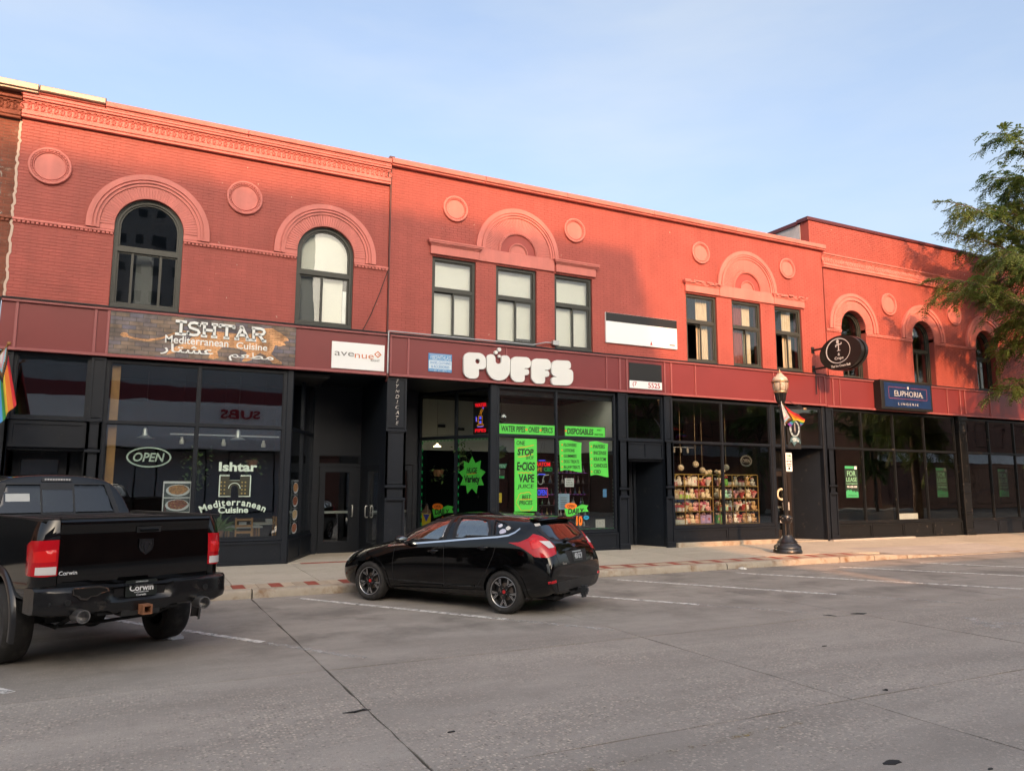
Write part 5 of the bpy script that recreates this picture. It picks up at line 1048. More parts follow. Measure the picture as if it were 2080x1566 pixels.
p = empty('small_open_sign', (8.57, .3, 2.1), label='small green open sign with an hours board below it', cat='sign'); b = MB(); b.prism([(-.17, .27), (.15, .28), (.19, .40), (-.13, .39)], (), 0, .02); b.build('panel', mat('dull_green', (.02, .16, .10), .5), p); lettering('lettering', 'OPEN', mat('pale_green', (.35, .62, .45), .5), p, 0, -.005, .335, .26, .08, shear=.25); b = MB(); b.box(-.12, 0, 0, .12, .015, .25); b.build('hours_board', M_black, p); b = MB(); [b.box(-.11, -.004, .03+i*.04, -.02, -.001, .045+i*.04) for i in range(6)]; b.build('white_line', M_ps, p); b = MB(); b.box(-.09, -.004, .02, .0, -.001, .075); b.box(.01, -.004, .02, .1, -.001, .075); b.build('lit_digit', G_grn, p)
p = poster('menu_sheet', rect(10.2, 1.30, 10.54, 1.72), .12, 'pale blue lit menu sheet at the left of the right pane', glow('menu_glow', (.45, .62, .75), .12)); shape(p, 'print_row', [rect(10.26, 1.36+i*.06, 10.46, 1.385+i*.06) for i in range(5)], M_lg)
p = poster('letter_board', rect(10.40, 1.90, 10.68, 2.13), .12, 'small white letter board under the left scroll poster', M_white); [put(p, 'lettering', t_, M_ink, 10.54, 2.085-i*.065, .2, .04) for i, t_ in enumerate(['VAPE +', 'CBD &', 'KRATOM'])]
for i, (x, z, w, h, c, l) in enumerate([(11.68, 1.62, .12, .22, (.10, .28, .55), 'small blue card by the right edge of the right pane'), (11.52, .80, .30, .22, (.50, .47, .44), 'small pale photo card low in the right pane'), (8.47, 1.5, .10, .24, (.62, .46, .03), 'yellow bottle shaped card beside the corner post')]): poster('window_card', rect(x-w/2, z, x+w/2, z+h), .13, l, mat('card_%d' % i, c, .6, var=(30, .4)), 'card')
# green led strings round the panes
p = empty('green_light_string', (10.17, .1, .76), label='green light string round the edge of the right pane', cat='light string'); b = MB(); [b.box(.0, 0, .0+i*.1, .02, .015, .05+i*.1) for i in range(24)]; [b.box(1.76, 0, .0+i*.1, 1.78, .015, .05+i*.1) for i in range(14)]; [b.box(.1+i*.13, 0, 0, .18+i*.13, .015, .018) for i in range(13)]; b.build('diode_row', mat('dull_diode', (.16, .24, .17), .5), p); b = MB(); [b.box(.45+i*.2, 0, .0, .57+i*.2, .012, .022) for i in range(7)]; b.build('lit_diode', G_grn, p)
p = splay('green_light_string', 'green light string round the edges of the splayed window', 'light string'); b = MB()
for x in (.07, 1.36): [b.box(x, .09, .85+i*.2, x+.022, .1, .93+i*.2) for i in range(12)]
[b.box(.12+i*.12, .09, 3.12, .18+i*.12, .1, 3.14) for i in range(20)]; b.build('lit_diode', G_grn, p)
# shop fittings in the smoke shop
ORD = ['first', 'second', 'third', 'fourth', 'fifth', 'sixth', 'seventh', 'eighth', 'ninth', 'tenth']
rr = random.Random(11)
def shelf_unit(name, x0, x1, y0, z0, z1, rows, label, m_):
    r_ = empty(name, ((x0+x1)/2, y0, z0), label=label, cat='shelf'); b = MB(); hw = (x1-x0)/2
    for i in range(rows+1): b.box(-hw, 0, i*(z1-z0)/rows, hw, .35, i*(z1-z0)/rows+.02)
    for s_ in (-hw, hw-.03): b.box(s_, 0.001, 0, s_+.03, .349, z1-z0)
    b.build('rack', m_, r_); return r_
sh = shelf_unit('glassware_shelf', 10.2, 11.9, 1.25, .75, 2.6, 6, 'dark shelf of glassware behind the right pane', mat('shelf_black', (.03, .03, .035), .4))
bott = MB(); bott.lathe([(.04, 0), (.045, .04), (.03, .09), (.012, .12), (.012, .2), (.02, .21)], 10); bcol = [(.25, .05, .08), (.05, .12, .2), (.35, .28, .08), (.3, .3, .3), (.06, .2, .1), (.4, .35, .32)]
bme = [bott.mesh('bottle', mat('bottle_%d' % i, c, .15, spec=.8), smooth=True) for i, c in enumerate(bcol)]
for i in range(6):
    for k in range(11):
        o = link('glass_pipe', bme[rr.randrange(6)], None, (10.3+k*.15+rr.uniform(-.03, .03), 1.35+rr.uniform(0, .12), .77+i*.308)); s_ = rr.uniform(.7, 1.15); o.scale = (s_, s_, s_); tag(o, 'small glass pipe, %s from left on the %s row of the glassware shelf' % (ORD[k] if k < 10 else 'last', ['lowest', 'second', 'third', 'fourth', 'fifth', 'top'][i]), 'glass pipe', 'glassware on the smoke shop shelf')
b = MB(); [b.box(10.25+k*.12, 1.22, 1.06+i*.616, 10.28+k*.12+rr.uniform(0, .05), 1.225, 1.075+i*.616) for i in range(3) for k in range(13)]; r_ = empty('shelf_light_strip', (0, 0, 0), label='purple light strip along the glassware shelf', cat='light strip'); b.build('lit_diode', G_pur, r_)
p = empty('mirror_ball', (8.83, .8, 3.62), label='silver mirror ball hanging behind the middle pane', cat='mirror ball'); b = MB(); b.ball((0, 0, .13), .14, 20, 14); b.build('ball', mat('mirror_tile', (.55, .55, .55), .15, .95), p); b = MB(); b.tube([(0, 0, .26), (0, 0, .8)], .005, 5); b.build('cord', M_black, p)
for i, (x, y, z, w, l) in enumerate([(8.45, 3.12, 3.55, .28, 'dark wall vent left of the mirror ball'), (9.75, 3.12, 3.50, .3, 'dark wall vent right of the mirror ball'), (7.9, 3.12, 3.62, .22, 'dark wall vent seen through the splayed window')]):
    b = MB(); b.box(x, y, z, x+w, y+.06, z+.08); [b.box(x+.01, y-.01, z+.01+k*.02, x+w-.01, y-.002, z+.018+k*.02) for k in range(4)]; tag(b.build('wall_vent', M_frame), l, 'vent')
def leafy(name, x, y, z, n, r, h, label, m_, seed, big=.09, hang=True, pot=None):
    r_ = empty(name, (x, y, z), label=label, cat='plant'); rr_ = random.Random(seed); b = MB()
    for i in range(n):
        a = rr_.uniform(0, 6.3); q = rr_.random()**.5*r; zz = rr_.uniform(-h, h*.2) if hang else rr_.uniform(0, h); c = Vector((q*cos(a), q*sin(a)*.5, zz)); d = Vector((rr_.uniform(-1, 1), rr_.uniform(-1, .3), rr_.uniform(-1, .6))).normalized(); s_ = big*rr_.uniform(.6, 1.3); w = d.cross(Vector((0, 0, 1))).normalized()*s_*.35
        b.add([c, c+d*s_*.5+w, c+d*s_, c+d*s_*.5-w], [(0, 1, 2, 3)])
    b.build('leaves', m_, r_, fix=False); b = MB()
    for i in range(5): a = i*1.25; b.tube([(0, 0, 0), (r*.3*cos(a), r*.15*sin(a), -h*.4 if hang else h*.4), (r*.5*cos(a), r*.25*sin(a), -h*.9 if hang else h*.9)], .005, 4)
    b.build('stem', mat('plant_stem', (.10, .12, .04), .7), r_)
    if pot: b = MB(); b.lathe([(pot*.7, -pot*1.1), (pot, 0), (pot*.95, 0), (pot*.6, -.03)], 16); b.build('basket', M_terracotta, r_)
    return r_
leafy('hanging_plant', 7.85, 1.15, 2.95, 90, .3, .7, 'trailing plant hanging beside the star sticker', M_leaf, 5, .10)
leafy('hanging_basket', 7.45, 1.9, 2.35, 60, .25, .3, 'brown hanging basket with leaves in the splayed window', M_leaf, 6, .1, pot=.16)
leafy('hanging_plant', 8.75, .8, 3.0, 14, .15, .35, 'broad leaved plant under the pipe banner', M_leaf, 7, .26)
p = empty('shop_pendant', (7.6, 2.4, 3.0), label='small lit warm lamp hanging in the smoke shop', cat='lamp'); b = MB(); b.lathe([(.11, 0), (.10, .03), (.03, .06), (.03, .1)], 16); b.build('lamp_shade', mat('lit_shade', (.7, .6, .4), .5, emit=((1, .75, .4), 2.5)), p); b = MB(); b.tube([(0, 0, .1), (0, 0, 1.3)], .004, 4); b.build('cord', M_black, p)

# ================================================================== restaurant window
M_vg = mat('pale_green_vinyl', (.50, .62, .52), .5)
p = empty('oval_open_sign', (.28, .14, 2.3), label='pale green oval open sign in the restaurant window', cat='sign')
b = MB(); b.prism(oval_ := [(.0+.43*cos(2*pi*i/40), .2+.215*sin(2*pi*i/40)) for i in range(40)], [[(.0+.395*cos(2*pi*i/40), .2+.185*sin(2*pi*i/40)) for i in range(40)]], 0, .015); b.build('oval_tube', M_vg, p); lettering('lettering', 'OPEN', M_vg, p, 0, 0, .2, .60, .19, bold=.02, shear=.2, ext=.008)
p = empty('window_logo', (2.0, .055, 1.45), label='pale green vinyl logo with a twin towered gate on the restaurant window', cat='sticker')
def arc_text(r_, body, cx, cz, R, size, a_mid, spread, m_, y=-.0):
    G = [text_geo(ch, lsp=size, bold=.03) for ch in body]; W = [max(q[0] for q in g_[0])-min(q[0] for q in g_[0])+size*.09 for g_ in G]; tot = sum(W); acc = 0
    for ch, (v, f), w in zip(body, G, W):
        t = a_mid+spread*(.5-(acc+w/2)/tot); acc += w; b = MB(); b.add(v, f, Matrix.Translation((cx+R*cos(t), y, cz+R*sin(t))) @ Matrix.Rotation(pi/2-t, 4, 'Y')); b.build('letter', m_, r_, fix=False)
lettering('lettering', 'Ishtar', M_vg, p, .06, 0, .87, .80, .20, bold=.035); arc_text(p, 'Mediterranean', 0, -1.40, 1.44, .20, pi/2, .95, M_vg); lettering('lettering', 'Cuisine', M_vg, p, 0, 0, -.06, .62, .14, bold=.03)
tow = [(-.32, .22), (-.32, .68), (-.11, .68), (-.11, .58), (.11, .58), (.11, .68), (.34, .68), (.34, .22), (.09, .22)]+arc(0, .40, .07, 0, pi, 8)+[(-.07, .22)]
b = MB(); b.prism(tow, [[(x*.93, .235+(z-.22)*.94) for x, z in tow]], 0, .003); [b.box(-.31+i*.03, 0, .68, -.295+i*.03, .003, .70) for i in range(7)]; [b.box(.13+i*.03, 0, .68, .145+i*.03, .003, .70) for i in range(7)]; b.ribbon(arc(0, .40, .12, 0, pi, 10), .014); b.build('gate_outline', M_vg, p); b = MB(); b.prism(tow, (), .004, .006); b.build('gate_field', mat('dark_olive_film', (.03, .032, .018), .6), p); b = MB(); [b.box(sx+i*.07, .0005, .28+k*.08, sx+.03+i*.07, .003, .31+k*.08) for sx in (-.29, .14) for i in range(2) for k in range(4)]; b.build('gate_window', mat('gold_film', (.26, .20, .06), .5), p)
M_food = [mat('food_%d' % i, c, .6, var=(22, .6), dirt=(30, (.5, .35, .12), .55, .62)) for i, c in enumerate([(.36, .17, .06), (.20, .05, .02), (.45, .33, .17), (.3, .1, .05)])]
def menu_board(name, x, y, z, h, rz, label):
    r_ = empty(name, (x, y, z), rz, label=label, cat='menu board'); b = MB(); b.box(-.27, 0, 0, .27, .02, h); b.build('panel', M_white, r_); n_ = int(h/.31)
    for i in range(n_):
        zc = h-.19-i*.31
        b = MB(); b.box(-.25, -.0035, zc-.145, .26, -.001, zc+.145); b.build('photo_print', mat('photo_teal', (.05, .07, .07), .5, var=(20, .4)), r_); b = MB(); b.prism(circle(.02, zc, .235, 24, .125), (), -.006, -.0037); b.build('plate_print', mat('plate_print', (.62, .66, .68), .5), r_); b = MB(); b.prism([(.02+.21*cos(t*.52)*(1+.1*sin(t*5)), zc+.02+.10*sin(t*.52)*(1+.12*cos(t*7))) for t in range(12)], (), -.008, -.005); b.build('food_print', M_food[i % 4], r_)
    return r_
menu_board('menu_board', .86, .18, .78, 1.22, 0, 'white menu board with dishes in the restaurant front window'); o = menu_board('menu_board', 3.42, .70, .80, 1.25, 1.13, 'white menu board with dishes in the slanted restaurant window')
def pendant(x, y, z, l, kind=0):
    r_ = empty('pendant_lamp', (x, y, z), label=l, cat='lamp', group='restaurant pendant lamps'); b = MB()
    if kind == 0: b.lathe([(.17, 0), (.16, .015), (.07, .06), (.05, .12), (.045, .2), (.02, .23)], 20)
    else: b.lathe([(.05, 0), (.055, .06), (.03, .12), (.03, .16)], 12)
    b.build('lamp_shade', mat('zinc_shade', (.45, .46, .44), .35, .6) if kind == 0 else mat('pale_shade', (.5, .48, .42), .5), r_, smooth=40); b = MB(); b.tube([(0, 0, .16), (0, 0, 4.4-z)], .006, 5); b.build('cord', M_black, r_)
pendant(.18, .75, 2.93, 'zinc pendant lamp above the open sign in the restaurant'); pendant(2.1, .75, 2.95, 'zinc pendant lamp above the window logo in the restaurant'); pendant(.95, 1.3, 2.85, 'small pale track lamp, left one in the restaurant', 1); pendant(1.85, 1.3, 2.83, 'small pale track lamp in the middle of the restaurant rail', 1); pendant(2.75, 1.3, 2.82, 'small pale track lamp at the right end of the restaurant rail', 1)
b = MB(); b.box(.7, 1.28, 3.06, 3.1, 1.32, 3.09); tag(b.build('lamp_rail', M_steel), 'thin horizontal lamp rail inside the restaurant', 'rail')
leafy('hanging_plant', 1.25, .6, 2.6, 110, .32, .75, 'leafy plant hanging behind the restaurant mullion', M_leaf, 8, .11); leafy('hanging_plant', 2.45, .9, 2.5, 60, .3, .3, 'trailing potted plant above the gate logo', M_leaf, 9, .1, pot=.14)
p = empty('spiky_plant', (1.75, .5, .78), label='spiky potted plant at the foot of the restaurant window', cat='plant'); b = MB(); rr = random.Random(9)
for i in range(46):
    a = rr.uniform(0, 6.3); e = rr.uniform(.15, 1.35); L = rr.uniform(.35, .62); d = Vector((cos(a)*cos(e), sin(a)*cos(e)*.5, sin(e))); w = d.cross(Vector((0, 1, .2))).normalized()*.02; c = Vector((0, 0, .12)); b.add([c-w, c+w, c+d*L*.6+w+Vector((0, 0, .0)), c+d*L+Vector((0, 0, -.08)), c+d*L*.6-w], [(0, 1, 2, 3, 4)])
b.build('leaves', mat('spiky_leaf', (.10, .17, .06), .5), p, fix=False); b = MB(); b.lathe([(.1, 0), (.13, .15), (.12, .15)], 14); b.build('pot', M_terracotta, p)
def table(x, y, l):
    r_ = empty('dining_table', (x, y, .25), label=l, cat='table', group='restaurant tables'); b = MB(); b.box(-.4, -.35, .70, .4, .35, .74); b.build('table_top', mat('pale_cloth', (.42, .41, .38), .8), r_)
    for sx in (-.35, .31):
        for sy in (-.3, .26): b = MB(); b.box(sx, sy, 0, sx+.04, sy+.04, .699); b.build('leg', M_wood, r_)
    b = MB(); b.box(-.08, -.05, .741, .08, .05, .83); tag(b.build('napkin_holder', M_steel), None, None).parent = r_
def chair(x, y, rz, l):
    r_ = empty('wooden_chair', (x, y, .25), rz, label=l, cat='chair', group='restaurant chairs'); b = MB(); b.box(-.2, -.2, .43, .2, .2, .46); b.build('seat', M_wood, r_)
    for sx in (-.19, .155):
        b = MB(); b.box(sx, .16, 0, sx+.035, .195, .95); b.build('back_post', M_wood, r_); b = MB(); b.box(sx, -.19, 0, sx+.035, -.155, .43); b.build('leg', M_wood, r_)
    for z in (.6, .74, .88): b = MB(); b.box(-.155, .165, z, .155, .185, z+.05); b.build('back_slat', M_wood, r_)
table(2.35, 1.2, 'pale topped dining table behind the gate logo'); table(3.15, 2.6, 'pale topped dining table near the slanted window'); chair(2.3, .75, pi, 'ladder back wooden chair in front of the pale table'); chair(2.9, 1.25, -pi/2, 'ladder back wooden chair at the right end of the pale table'); chair(1.75, 1.2, pi/2, 'ladder back wooden chair behind the spiky plant')

# ================================================================== gift shop window: brass shelving, flowers and gifts
SH = [(14.12, 15.72, .36), (15.98, 17.55, .36)]; ZR = [.80, 1.17, 1.545, 1.915, 2.23]
M_gl = glass_mat('shelf_glass', (.85, .9, .88), 1.2, 0)
for k, (x0, x1, y0) in enumerate(SH):
    r_ = empty('brass_shelf', ((x0+x1)/2, y0, .76), label='brass and glass display shelf in the %s pane of the gift shop' % ('left', 'right')[k], cat='shelf', group='gift shop shelves'); hw = (x1-x0)/2; b = MB()
    for t in (-hw, -hw/3, hw/3, hw):
        for yy in (0, .42): b.box(t-.012, yy-.012, 0, t+.012, yy+.012, 1.5)
    for z in (.0, .38, .755, 1.125, 1.48):
        for yy in (0, .42): b.box(-hw, yy-.011, z-.011+.04, hw, yy+.011, z+.011+.04)
    for t in (-hw+.12, -hw/3+.12, hw/3+.12): b.tube([(t+.2*(1-cos(a*.26)), 0, 1.3+.2*sin(a*.26)) for a in range(7)], .01, 5)
    b.build('frame', M_brass, r_)
    for z in (.38, .755, 1.125): b = MB(); b.box(-hw, .01, z+.052, hw, .41, z+.058); b.build('glass_shelf', M_gl, r_)
rr = random.Random(21); PAL = {'pink': (.66, .34, .35), 'red': (.42, .07, .07), 'cream': (.72, .62, .44), 'white': (.75, .72, .66), 'lime': (.42, .60, .10), 'mint': (.32, .62, .50), 'lilac': (.36, .27, .50), 'tan': (.52, .34, .17), 'magenta': (.45, .12, .22), 'peach': (.78, .42, .28), 'grey': (.35, .37, .36), 'green': (.12, .38, .07)}
MP = {k: mat('gift_'+k, c, .6, var=(40, .25)) for k, c in PAL.items()}
def gift(kind, x, y, z, c, l, s=1.0):
    w = rr.uniform(.9, 1.15)*s
    r_ = empty({'box': 'gift_box', 'plush': 'plush_toy', 'flowers': 'flower_bunch', 'bag': 'gift_bag', 'vase': 'vase', 'books': 'book_stack'}[kind], (x, y, z), rr.uniform(-.2, .2), label=l, cat={'box': 'gift box', 'plush': 'plush toy', 'flowers': 'flowers', 'bag': 'gift bag', 'vase': 'vase', 'books': 'books'}[kind], group='goods on the gift shop shelves'); m_ = MP[c]; m2 = MP[rr.choice(['white', 'cream', 'pink', 'red'])]
    if kind == 'box': b = MB(); b.cbox(-.09*w, -.06, 0, .09*w, .08, .13*w, .006); b.build('box', m_, r_); b = MB(); b.box(-.095*w, -.064, .10*w, .095*w, .084, .14*w); b.build('lid', m2, r_); b = MB(); b.box(-.012, -.068, 0, .012, -.0645, .14*w); b.tube([(0, 0, .14*w), (-.04, 0, .18*w), (-.05, 0, .15*w), (0, 0, .14*w), (.04, 0, .18*w), (.05, 0, .15*w), (0, 0, .14*w)], .008, 5); b.build('ribbon', m2, r_)
    elif kind == 'plush':
        b = MB(); b.ball((0, 0, .07*w), (.075*w, .06*w, .075*w)); b.build('body', m_, r_, smooth=True); b = MB(); b.ball((0, -.01, .175*w), .055*w); b.build('head', m_, r_, smooth=True)
        for sx in (-1, 1): b = MB(); b.ball((sx*.04*w, 0, .225*w), .02*w, 8, 6); b.build('ear', m2, r_, smooth=True); b = MB(); b.ball((sx*.075*w, -.03, .09*w), (.02*w, .02*w, .04*w), 8, 6); b.build('arm', m_, r_, smooth=True); b = MB(); b.ball((sx*.045*w, -.06*w, .02*w), (.025*w, .045*w, .025*w), 8, 6); b.build('leg', m_, r_, smooth=True)
    elif kind == 'flowers':
        b = MB(); [b.ball((rr.uniform(-.09, .09)*w, rr.uniform(-.05, .05), .12*w+rr.uniform(0, .1)), .03*w, 7, 5) for _ in range(13)]; b.build('blossom', m_, r_, smooth=True); b = MB(); b.lathe([(.03*w, 0), (.045*w, .06), (.10*w, .15*w)], 10); b.build('wrap', m2, r_)
    elif kind == 'bag': b = MB(); b.cbox(-.09*w, -.04, 0, .09*w, .05, .22*w, .006); b.build('bag', m_, r_); b = MB(); b.tube([(-.04*w, -.03, .22*w), (-.03*w, -.03, .28*w), (.03*w, -.03, .28*w), (.04*w, -.03, .22*w)], .004, 5); b.build('handle', m2, r_); b = MB(); b.box(-.03, -.044, .08*w, .03, -.041, .14*w); b.build('tag', m2, r_)
    elif kind == 'vase': b = MB(); b.lathe([(.05*w, 0), (.075*w, .07*w), (.05*w, .14*w), (.055*w, .17*w)], 16); b.build('bowl', m_, r_, smooth=True); b = MB(); [b.ball((rr.uniform(-.05, .05), rr.uniform(-.04, .04), .18*w+rr.uniform(0, .05)), .025, 7, 5) for _ in range(6)]; b.build('blossom', m2, r_, smooth=True)
    else:
        for i in range(4): b = MB(); b.box(-.11*w+rr.uniform(0, .02), -.07, i*.032, .11*w, .07, i*.032+.029); b.build('book', [m_, m2, MP['white'], MP['cream']][i], r_)
SHN = ['bottom shelf', 'second shelf up', 'third shelf up', 'top shelf']; WHERE = {0: 'left pane', 1: 'right pane'}; ORD = ['first', 'second', 'third', 'fourth', 'fifth', 'sixth', 'seventh', 'eighth', 'ninth', 'tenth']
PLAN = {(0, 3): [('flowers', 'pink'), ('box', 'red'), ('vase', 'white'), ('vase', 'cream'), ('vase', 'white'), ('bag', 'white'), ('flowers', 'cream'), ('plush', 'red'), ('flowers', 'pink')], (0, 2): [('plush', 'magenta'), ('bag', 'tan'), ('box', 'lime'), ('box', 'lime'), ('plush', 'cream'), ('flowers', 'red'), ('vase', 'cream'), ('plush', 'cream')], (0, 1): [('plush', 'red'), ('box', 'grey'), ('box', 'white'), ('flowers', 'red'), ('plush', 'tan'), ('plush', 'pink'), ('flowers', 'pink'), ('flowers', 'magenta'), ('plush', 'pink')], (0, 0): [('box', 'grey'), ('books', 'cream'), ('books', 'white'), ('plush', 'peach'), ('plush', 'cream'), ('plush', 'peach'), ('bag', 'lilac'), ('bag', 'lilac')],
        (1, 3): [('flowers', 'white'), ('vase', 'green'), ('books', 'tan'), ('vase', 'cream'), ('box', 'cream'), ('plush', 'tan'), ('plush', 'grey')], (1, 2): [('vase', 'cream'), ('plush', 'mint'), ('plush', 'white'), ('flowers', 'pink'), ('flowers', 'peach'), ('plush', 'cream'), ('flowers', 'red')], (1, 1): [('flowers', 'tan'), ('box', 'mint'), ('box', 'red'), ('flowers', 'pink'), ('flowers', 'white'), ('vase', 'white'), ('plush', 'tan')], (1, 0): [('bag', 'green'), ('vase', 'cream'), ('plush', 'peach'), ('plush', 'white'), ('flowers', 'red'), ('plush', 'tan'), ('vase', 'white'), ('plush', 'tan')]}
for (k, r), L in PLAN.items():
    x0, x1, y0 = SH[k]; n_ = len(L)
    for i, (kd, c) in enumerate(L):
        gift(kd, x0+.1+(x1-x0-.2)*i/(n_-1)+rr.uniform(-.02, .02), y0+.12+rr.uniform(-.03, .05), ZR[r]+.02, c, '%s %s on the %s, %s, %s from left' % (c, {'box': 'gift box', 'plush': 'plush toy', 'flowers': 'flower bunch', 'bag': 'gift bag', 'vase': 'vase', 'books': 'book stack'}[kd], SHN[r], WHERE[k], ORD[i]), 1.1)
        if r < 3 and i % 2 == 0: gift('flowers' if i % 4 else 'plush', x0+.16+(x1-x0-.2)*i/(n_-1), y0+.3, ZR[r]+.02, rr.choice(['pink', 'cream', 'white', 'peach']), 'pastel gift behind item %s on the %s, %s' % (ORD[i], SHN[r], WHERE[k]), 1.3)
for x, l in ((15.68, 'tall bunch of white flowers on top of the left brass shelf'), (16.12, 'tall bunch of white and green flowers on top of the right brass shelf')):
    r_ = empty('flower_bunch', (x, .5, 1.96), label=l, cat='flowers'); b = MB(); [b.ball((rr.uniform(-.16, .16), rr.uniform(-.1, .1), .36+rr.uniform(0, .08)), .035, 7, 5) for _ in range(26)]; b.build('blossom', MP['cream'], r_, smooth=True); b = MB(); [b.tube([(rr.uniform(-.03, .03), 0, 0), (rr.uniform(-.14, .14), rr.uniform(-.08, .08), .38)], .005, 4) for _ in range(22)]; b.build('stem', M_leaf, r_)
for i, (x, y, z) in enumerate([(14.05, .8, 2.55), (14.72, .6, 2.38), (15.42, .75, 2.5), (15.98, 1.1, 2.33), (16.68, .8, 2.42)]):
    r_ = empty('globe_pendant', (x, y, z), label='woven globe lamp on a cord in the gift shop, %s from the left' % ORD[i], cat='lamp', group='gift shop globe lamps'); b = MB(); b.ball((0, 0, .09), .1, 16, 10); b.build('globe', mat('woven_globe', (.50, .45, .34), .7, var=(45, .5), bump=(50, .8, .01)), r_, smooth=True); b = MB(); b.tube([(0, 0, .18), (0, 0, 4.44-z)], .006, 5); b.build('cord', mat('tan_cord', (.3, .24, .14), .7), r_)
b = MB(); b.box(14.1, 1.5, 3.14, 16.0, 1.53, 3.16); r_ = tag(b.build('track_rail', M_steel), 'track rail with six small spotlights in the gift shop', 'lamp')
for i in range(6): b = MB(); b.lathe([(.03, 0), (.035, .12), (.015, .15)], 10, T(14.4+i*.27, 1.5, 2.98)); b.build('spotlight', mat('spot_grey', (.3, .3, .29), .5), r_)
p = empty('neon_open_sign', (17.05, .3, 2.55), label='unlit oval neon open sign in the gift shop right pane', cat='sign'); b = MB(); b.tube([(.23*cos(t*pi/12), 0, .16+.17*sin(t*pi/12)) for t in range(24)], .008, 6, closed=True); b.tube([(.20*cos(t*pi/12), 0, .16+.14*sin(t*pi/12)) for t in range(24)], .008, 6, closed=True); b.build('oval_tube', mat('unlit_tube', (.22, .22, .2), .3), p); lettering('lettering', 'OPEN', mat('unlit_tube', (.22, .22, .2)), p, 0, 0, .16, .3, .12)
p = empty('door_wreath', (19.15, .955, 1.5), label='cream ring wreath on the gift shop door', cat='wreath'); b = MB(); b.tube([(.17*cos(t*pi/12), 0, .17+.17*sin(t*pi/12)) for t in range(24)], .035, 8, closed=True); b.build('ring', MP['cream'], p, smooth=True)
for i, (x, z, w, h, l) in enumerate([(19.2, 1.15, .3, .26, 'pale notice on the gift shop door under the wreath'), (19.05, .75, .12, .2, 'small notice low on the gift shop door'), (18.3, 1.4, .2, .26, 'framed cream card in the gift shop sidelight')]):
    b = MB(); b.box(x, .955, z, x+w, .96, z+h); tag(b.build('paper_notice', mat('notice_grey', (.42, .42, .40), .7)), l, 'notice')
p = empty('paper_stack', (18.3, 1.25, .8), label='stack of white paper rolls in the gift shop sidelight', cat='stack'); [ (lambda b: b.build('roll', MP['white'], p))(MB().box(-.1, -.05, i*.06, .1, .05, i*.06+.052)) for i in range(7)]
# lease posters
M_pg = mat('lease_green', (.05, .36, .14), .5); M_pb = mat('lease_dark', (.012, .03, .02), .5)
for i, (x, y, l) in enumerate([(21.12, .055, 'bright green lease poster in the first pane by the pilaster'), (25.92, .13, 'green lease poster, dimness painted in, in the pane left of the iron column'), (29.6, .13, 'green lease poster, dimness painted in, in the pane right of the iron column')]):
    painted_dim = i > 0; M_pg = mat('lease_green_painted_dim', (.02, .13, .055), .5) if painted_dim else mat('lease_green', (.05, .36, .14), .5); p = poster('lease_poster', rect(x, 1.55, x+.62, 2.62), y, l, M_pb, group='lease posters'); M_pt = mat('lease_print_painted_dim', (.10, .22, .13), .5) if painted_dim else mat('lease_print', (.30, .62, .38), .5)  # dimness behind the glass is painted into the last two posters' colours
    shape(p, 'green_block', [[(x+.02, 1.57), (x+.6, 1.57), (x+.6, 1.74), (x+.52, 1.78), (x+.48, 1.72), (x+.4, 1.80), (x+.34, 1.74), (x+.25, 1.84), (x+.2, 1.78), (x+.12, 1.83), (x+.02, 1.76)], rect(x+.02, 2.52, x+.45, 2.60)], M_pg); shape(p, 'white_square', [rect(x+.47, 2.5, x+.58, 2.6)], M_lg if painted_dim else M_white)
    put(p, 'lettering', 'FOR', M_pt, x+.31, 2.36, .40, .17); put(p, 'lettering', 'LEASE', M_pt, x+.31, 2.16, .50, .14); put(p, 'lettering', 'Lucy Engelstad', M_pt, x+.31, 2.02, .5, .06); put(p, 'lettering', '701-478-7600', M_pt if painted_dim else M_white, x+.31, 1.92, .48, .07, bold=.01); put(p, 'lettering', 'HORIZON', M_pb, x+.31, 1.64, .4, .05)
b = MB(); b.box(23.95, .25, .80, 24.95, .28, 1.0); tag(b.build('white_board', M_white), 'low white board leaning inside the lease window', 'board')

for i, (x, l) in enumerate(((9.35, 'added unseen fill light panel in the smoke shop near the corner post'), (11.0, 'added unseen fill light panel in the smoke shop behind the right pane'))):
    p = empty('added_fill_light', (x, .28, 4.40), label=l, cat='lamp', group='added smoke shop fill lights'); b = MB(); b.box(-.7, -.10, 0, .7, .10, .02); b.build('housing', M_white, p); b = MB(); b.box(-.67, -.09, -.006, .67, .09, -.001); b.build('diffuser', mat('lit_diffuser', (.8, .8, .75), .5, emit=((1, .95, .82), 2.6)), p)  # added glowing panels that brighten the shop, hidden from the street
b = MB(); b.box(8.4, .125, 4.28, 11.95, .145, 4.45); b.build('light_hiding_board', M_frame, bB)  # added board keeping the fill panels out of view
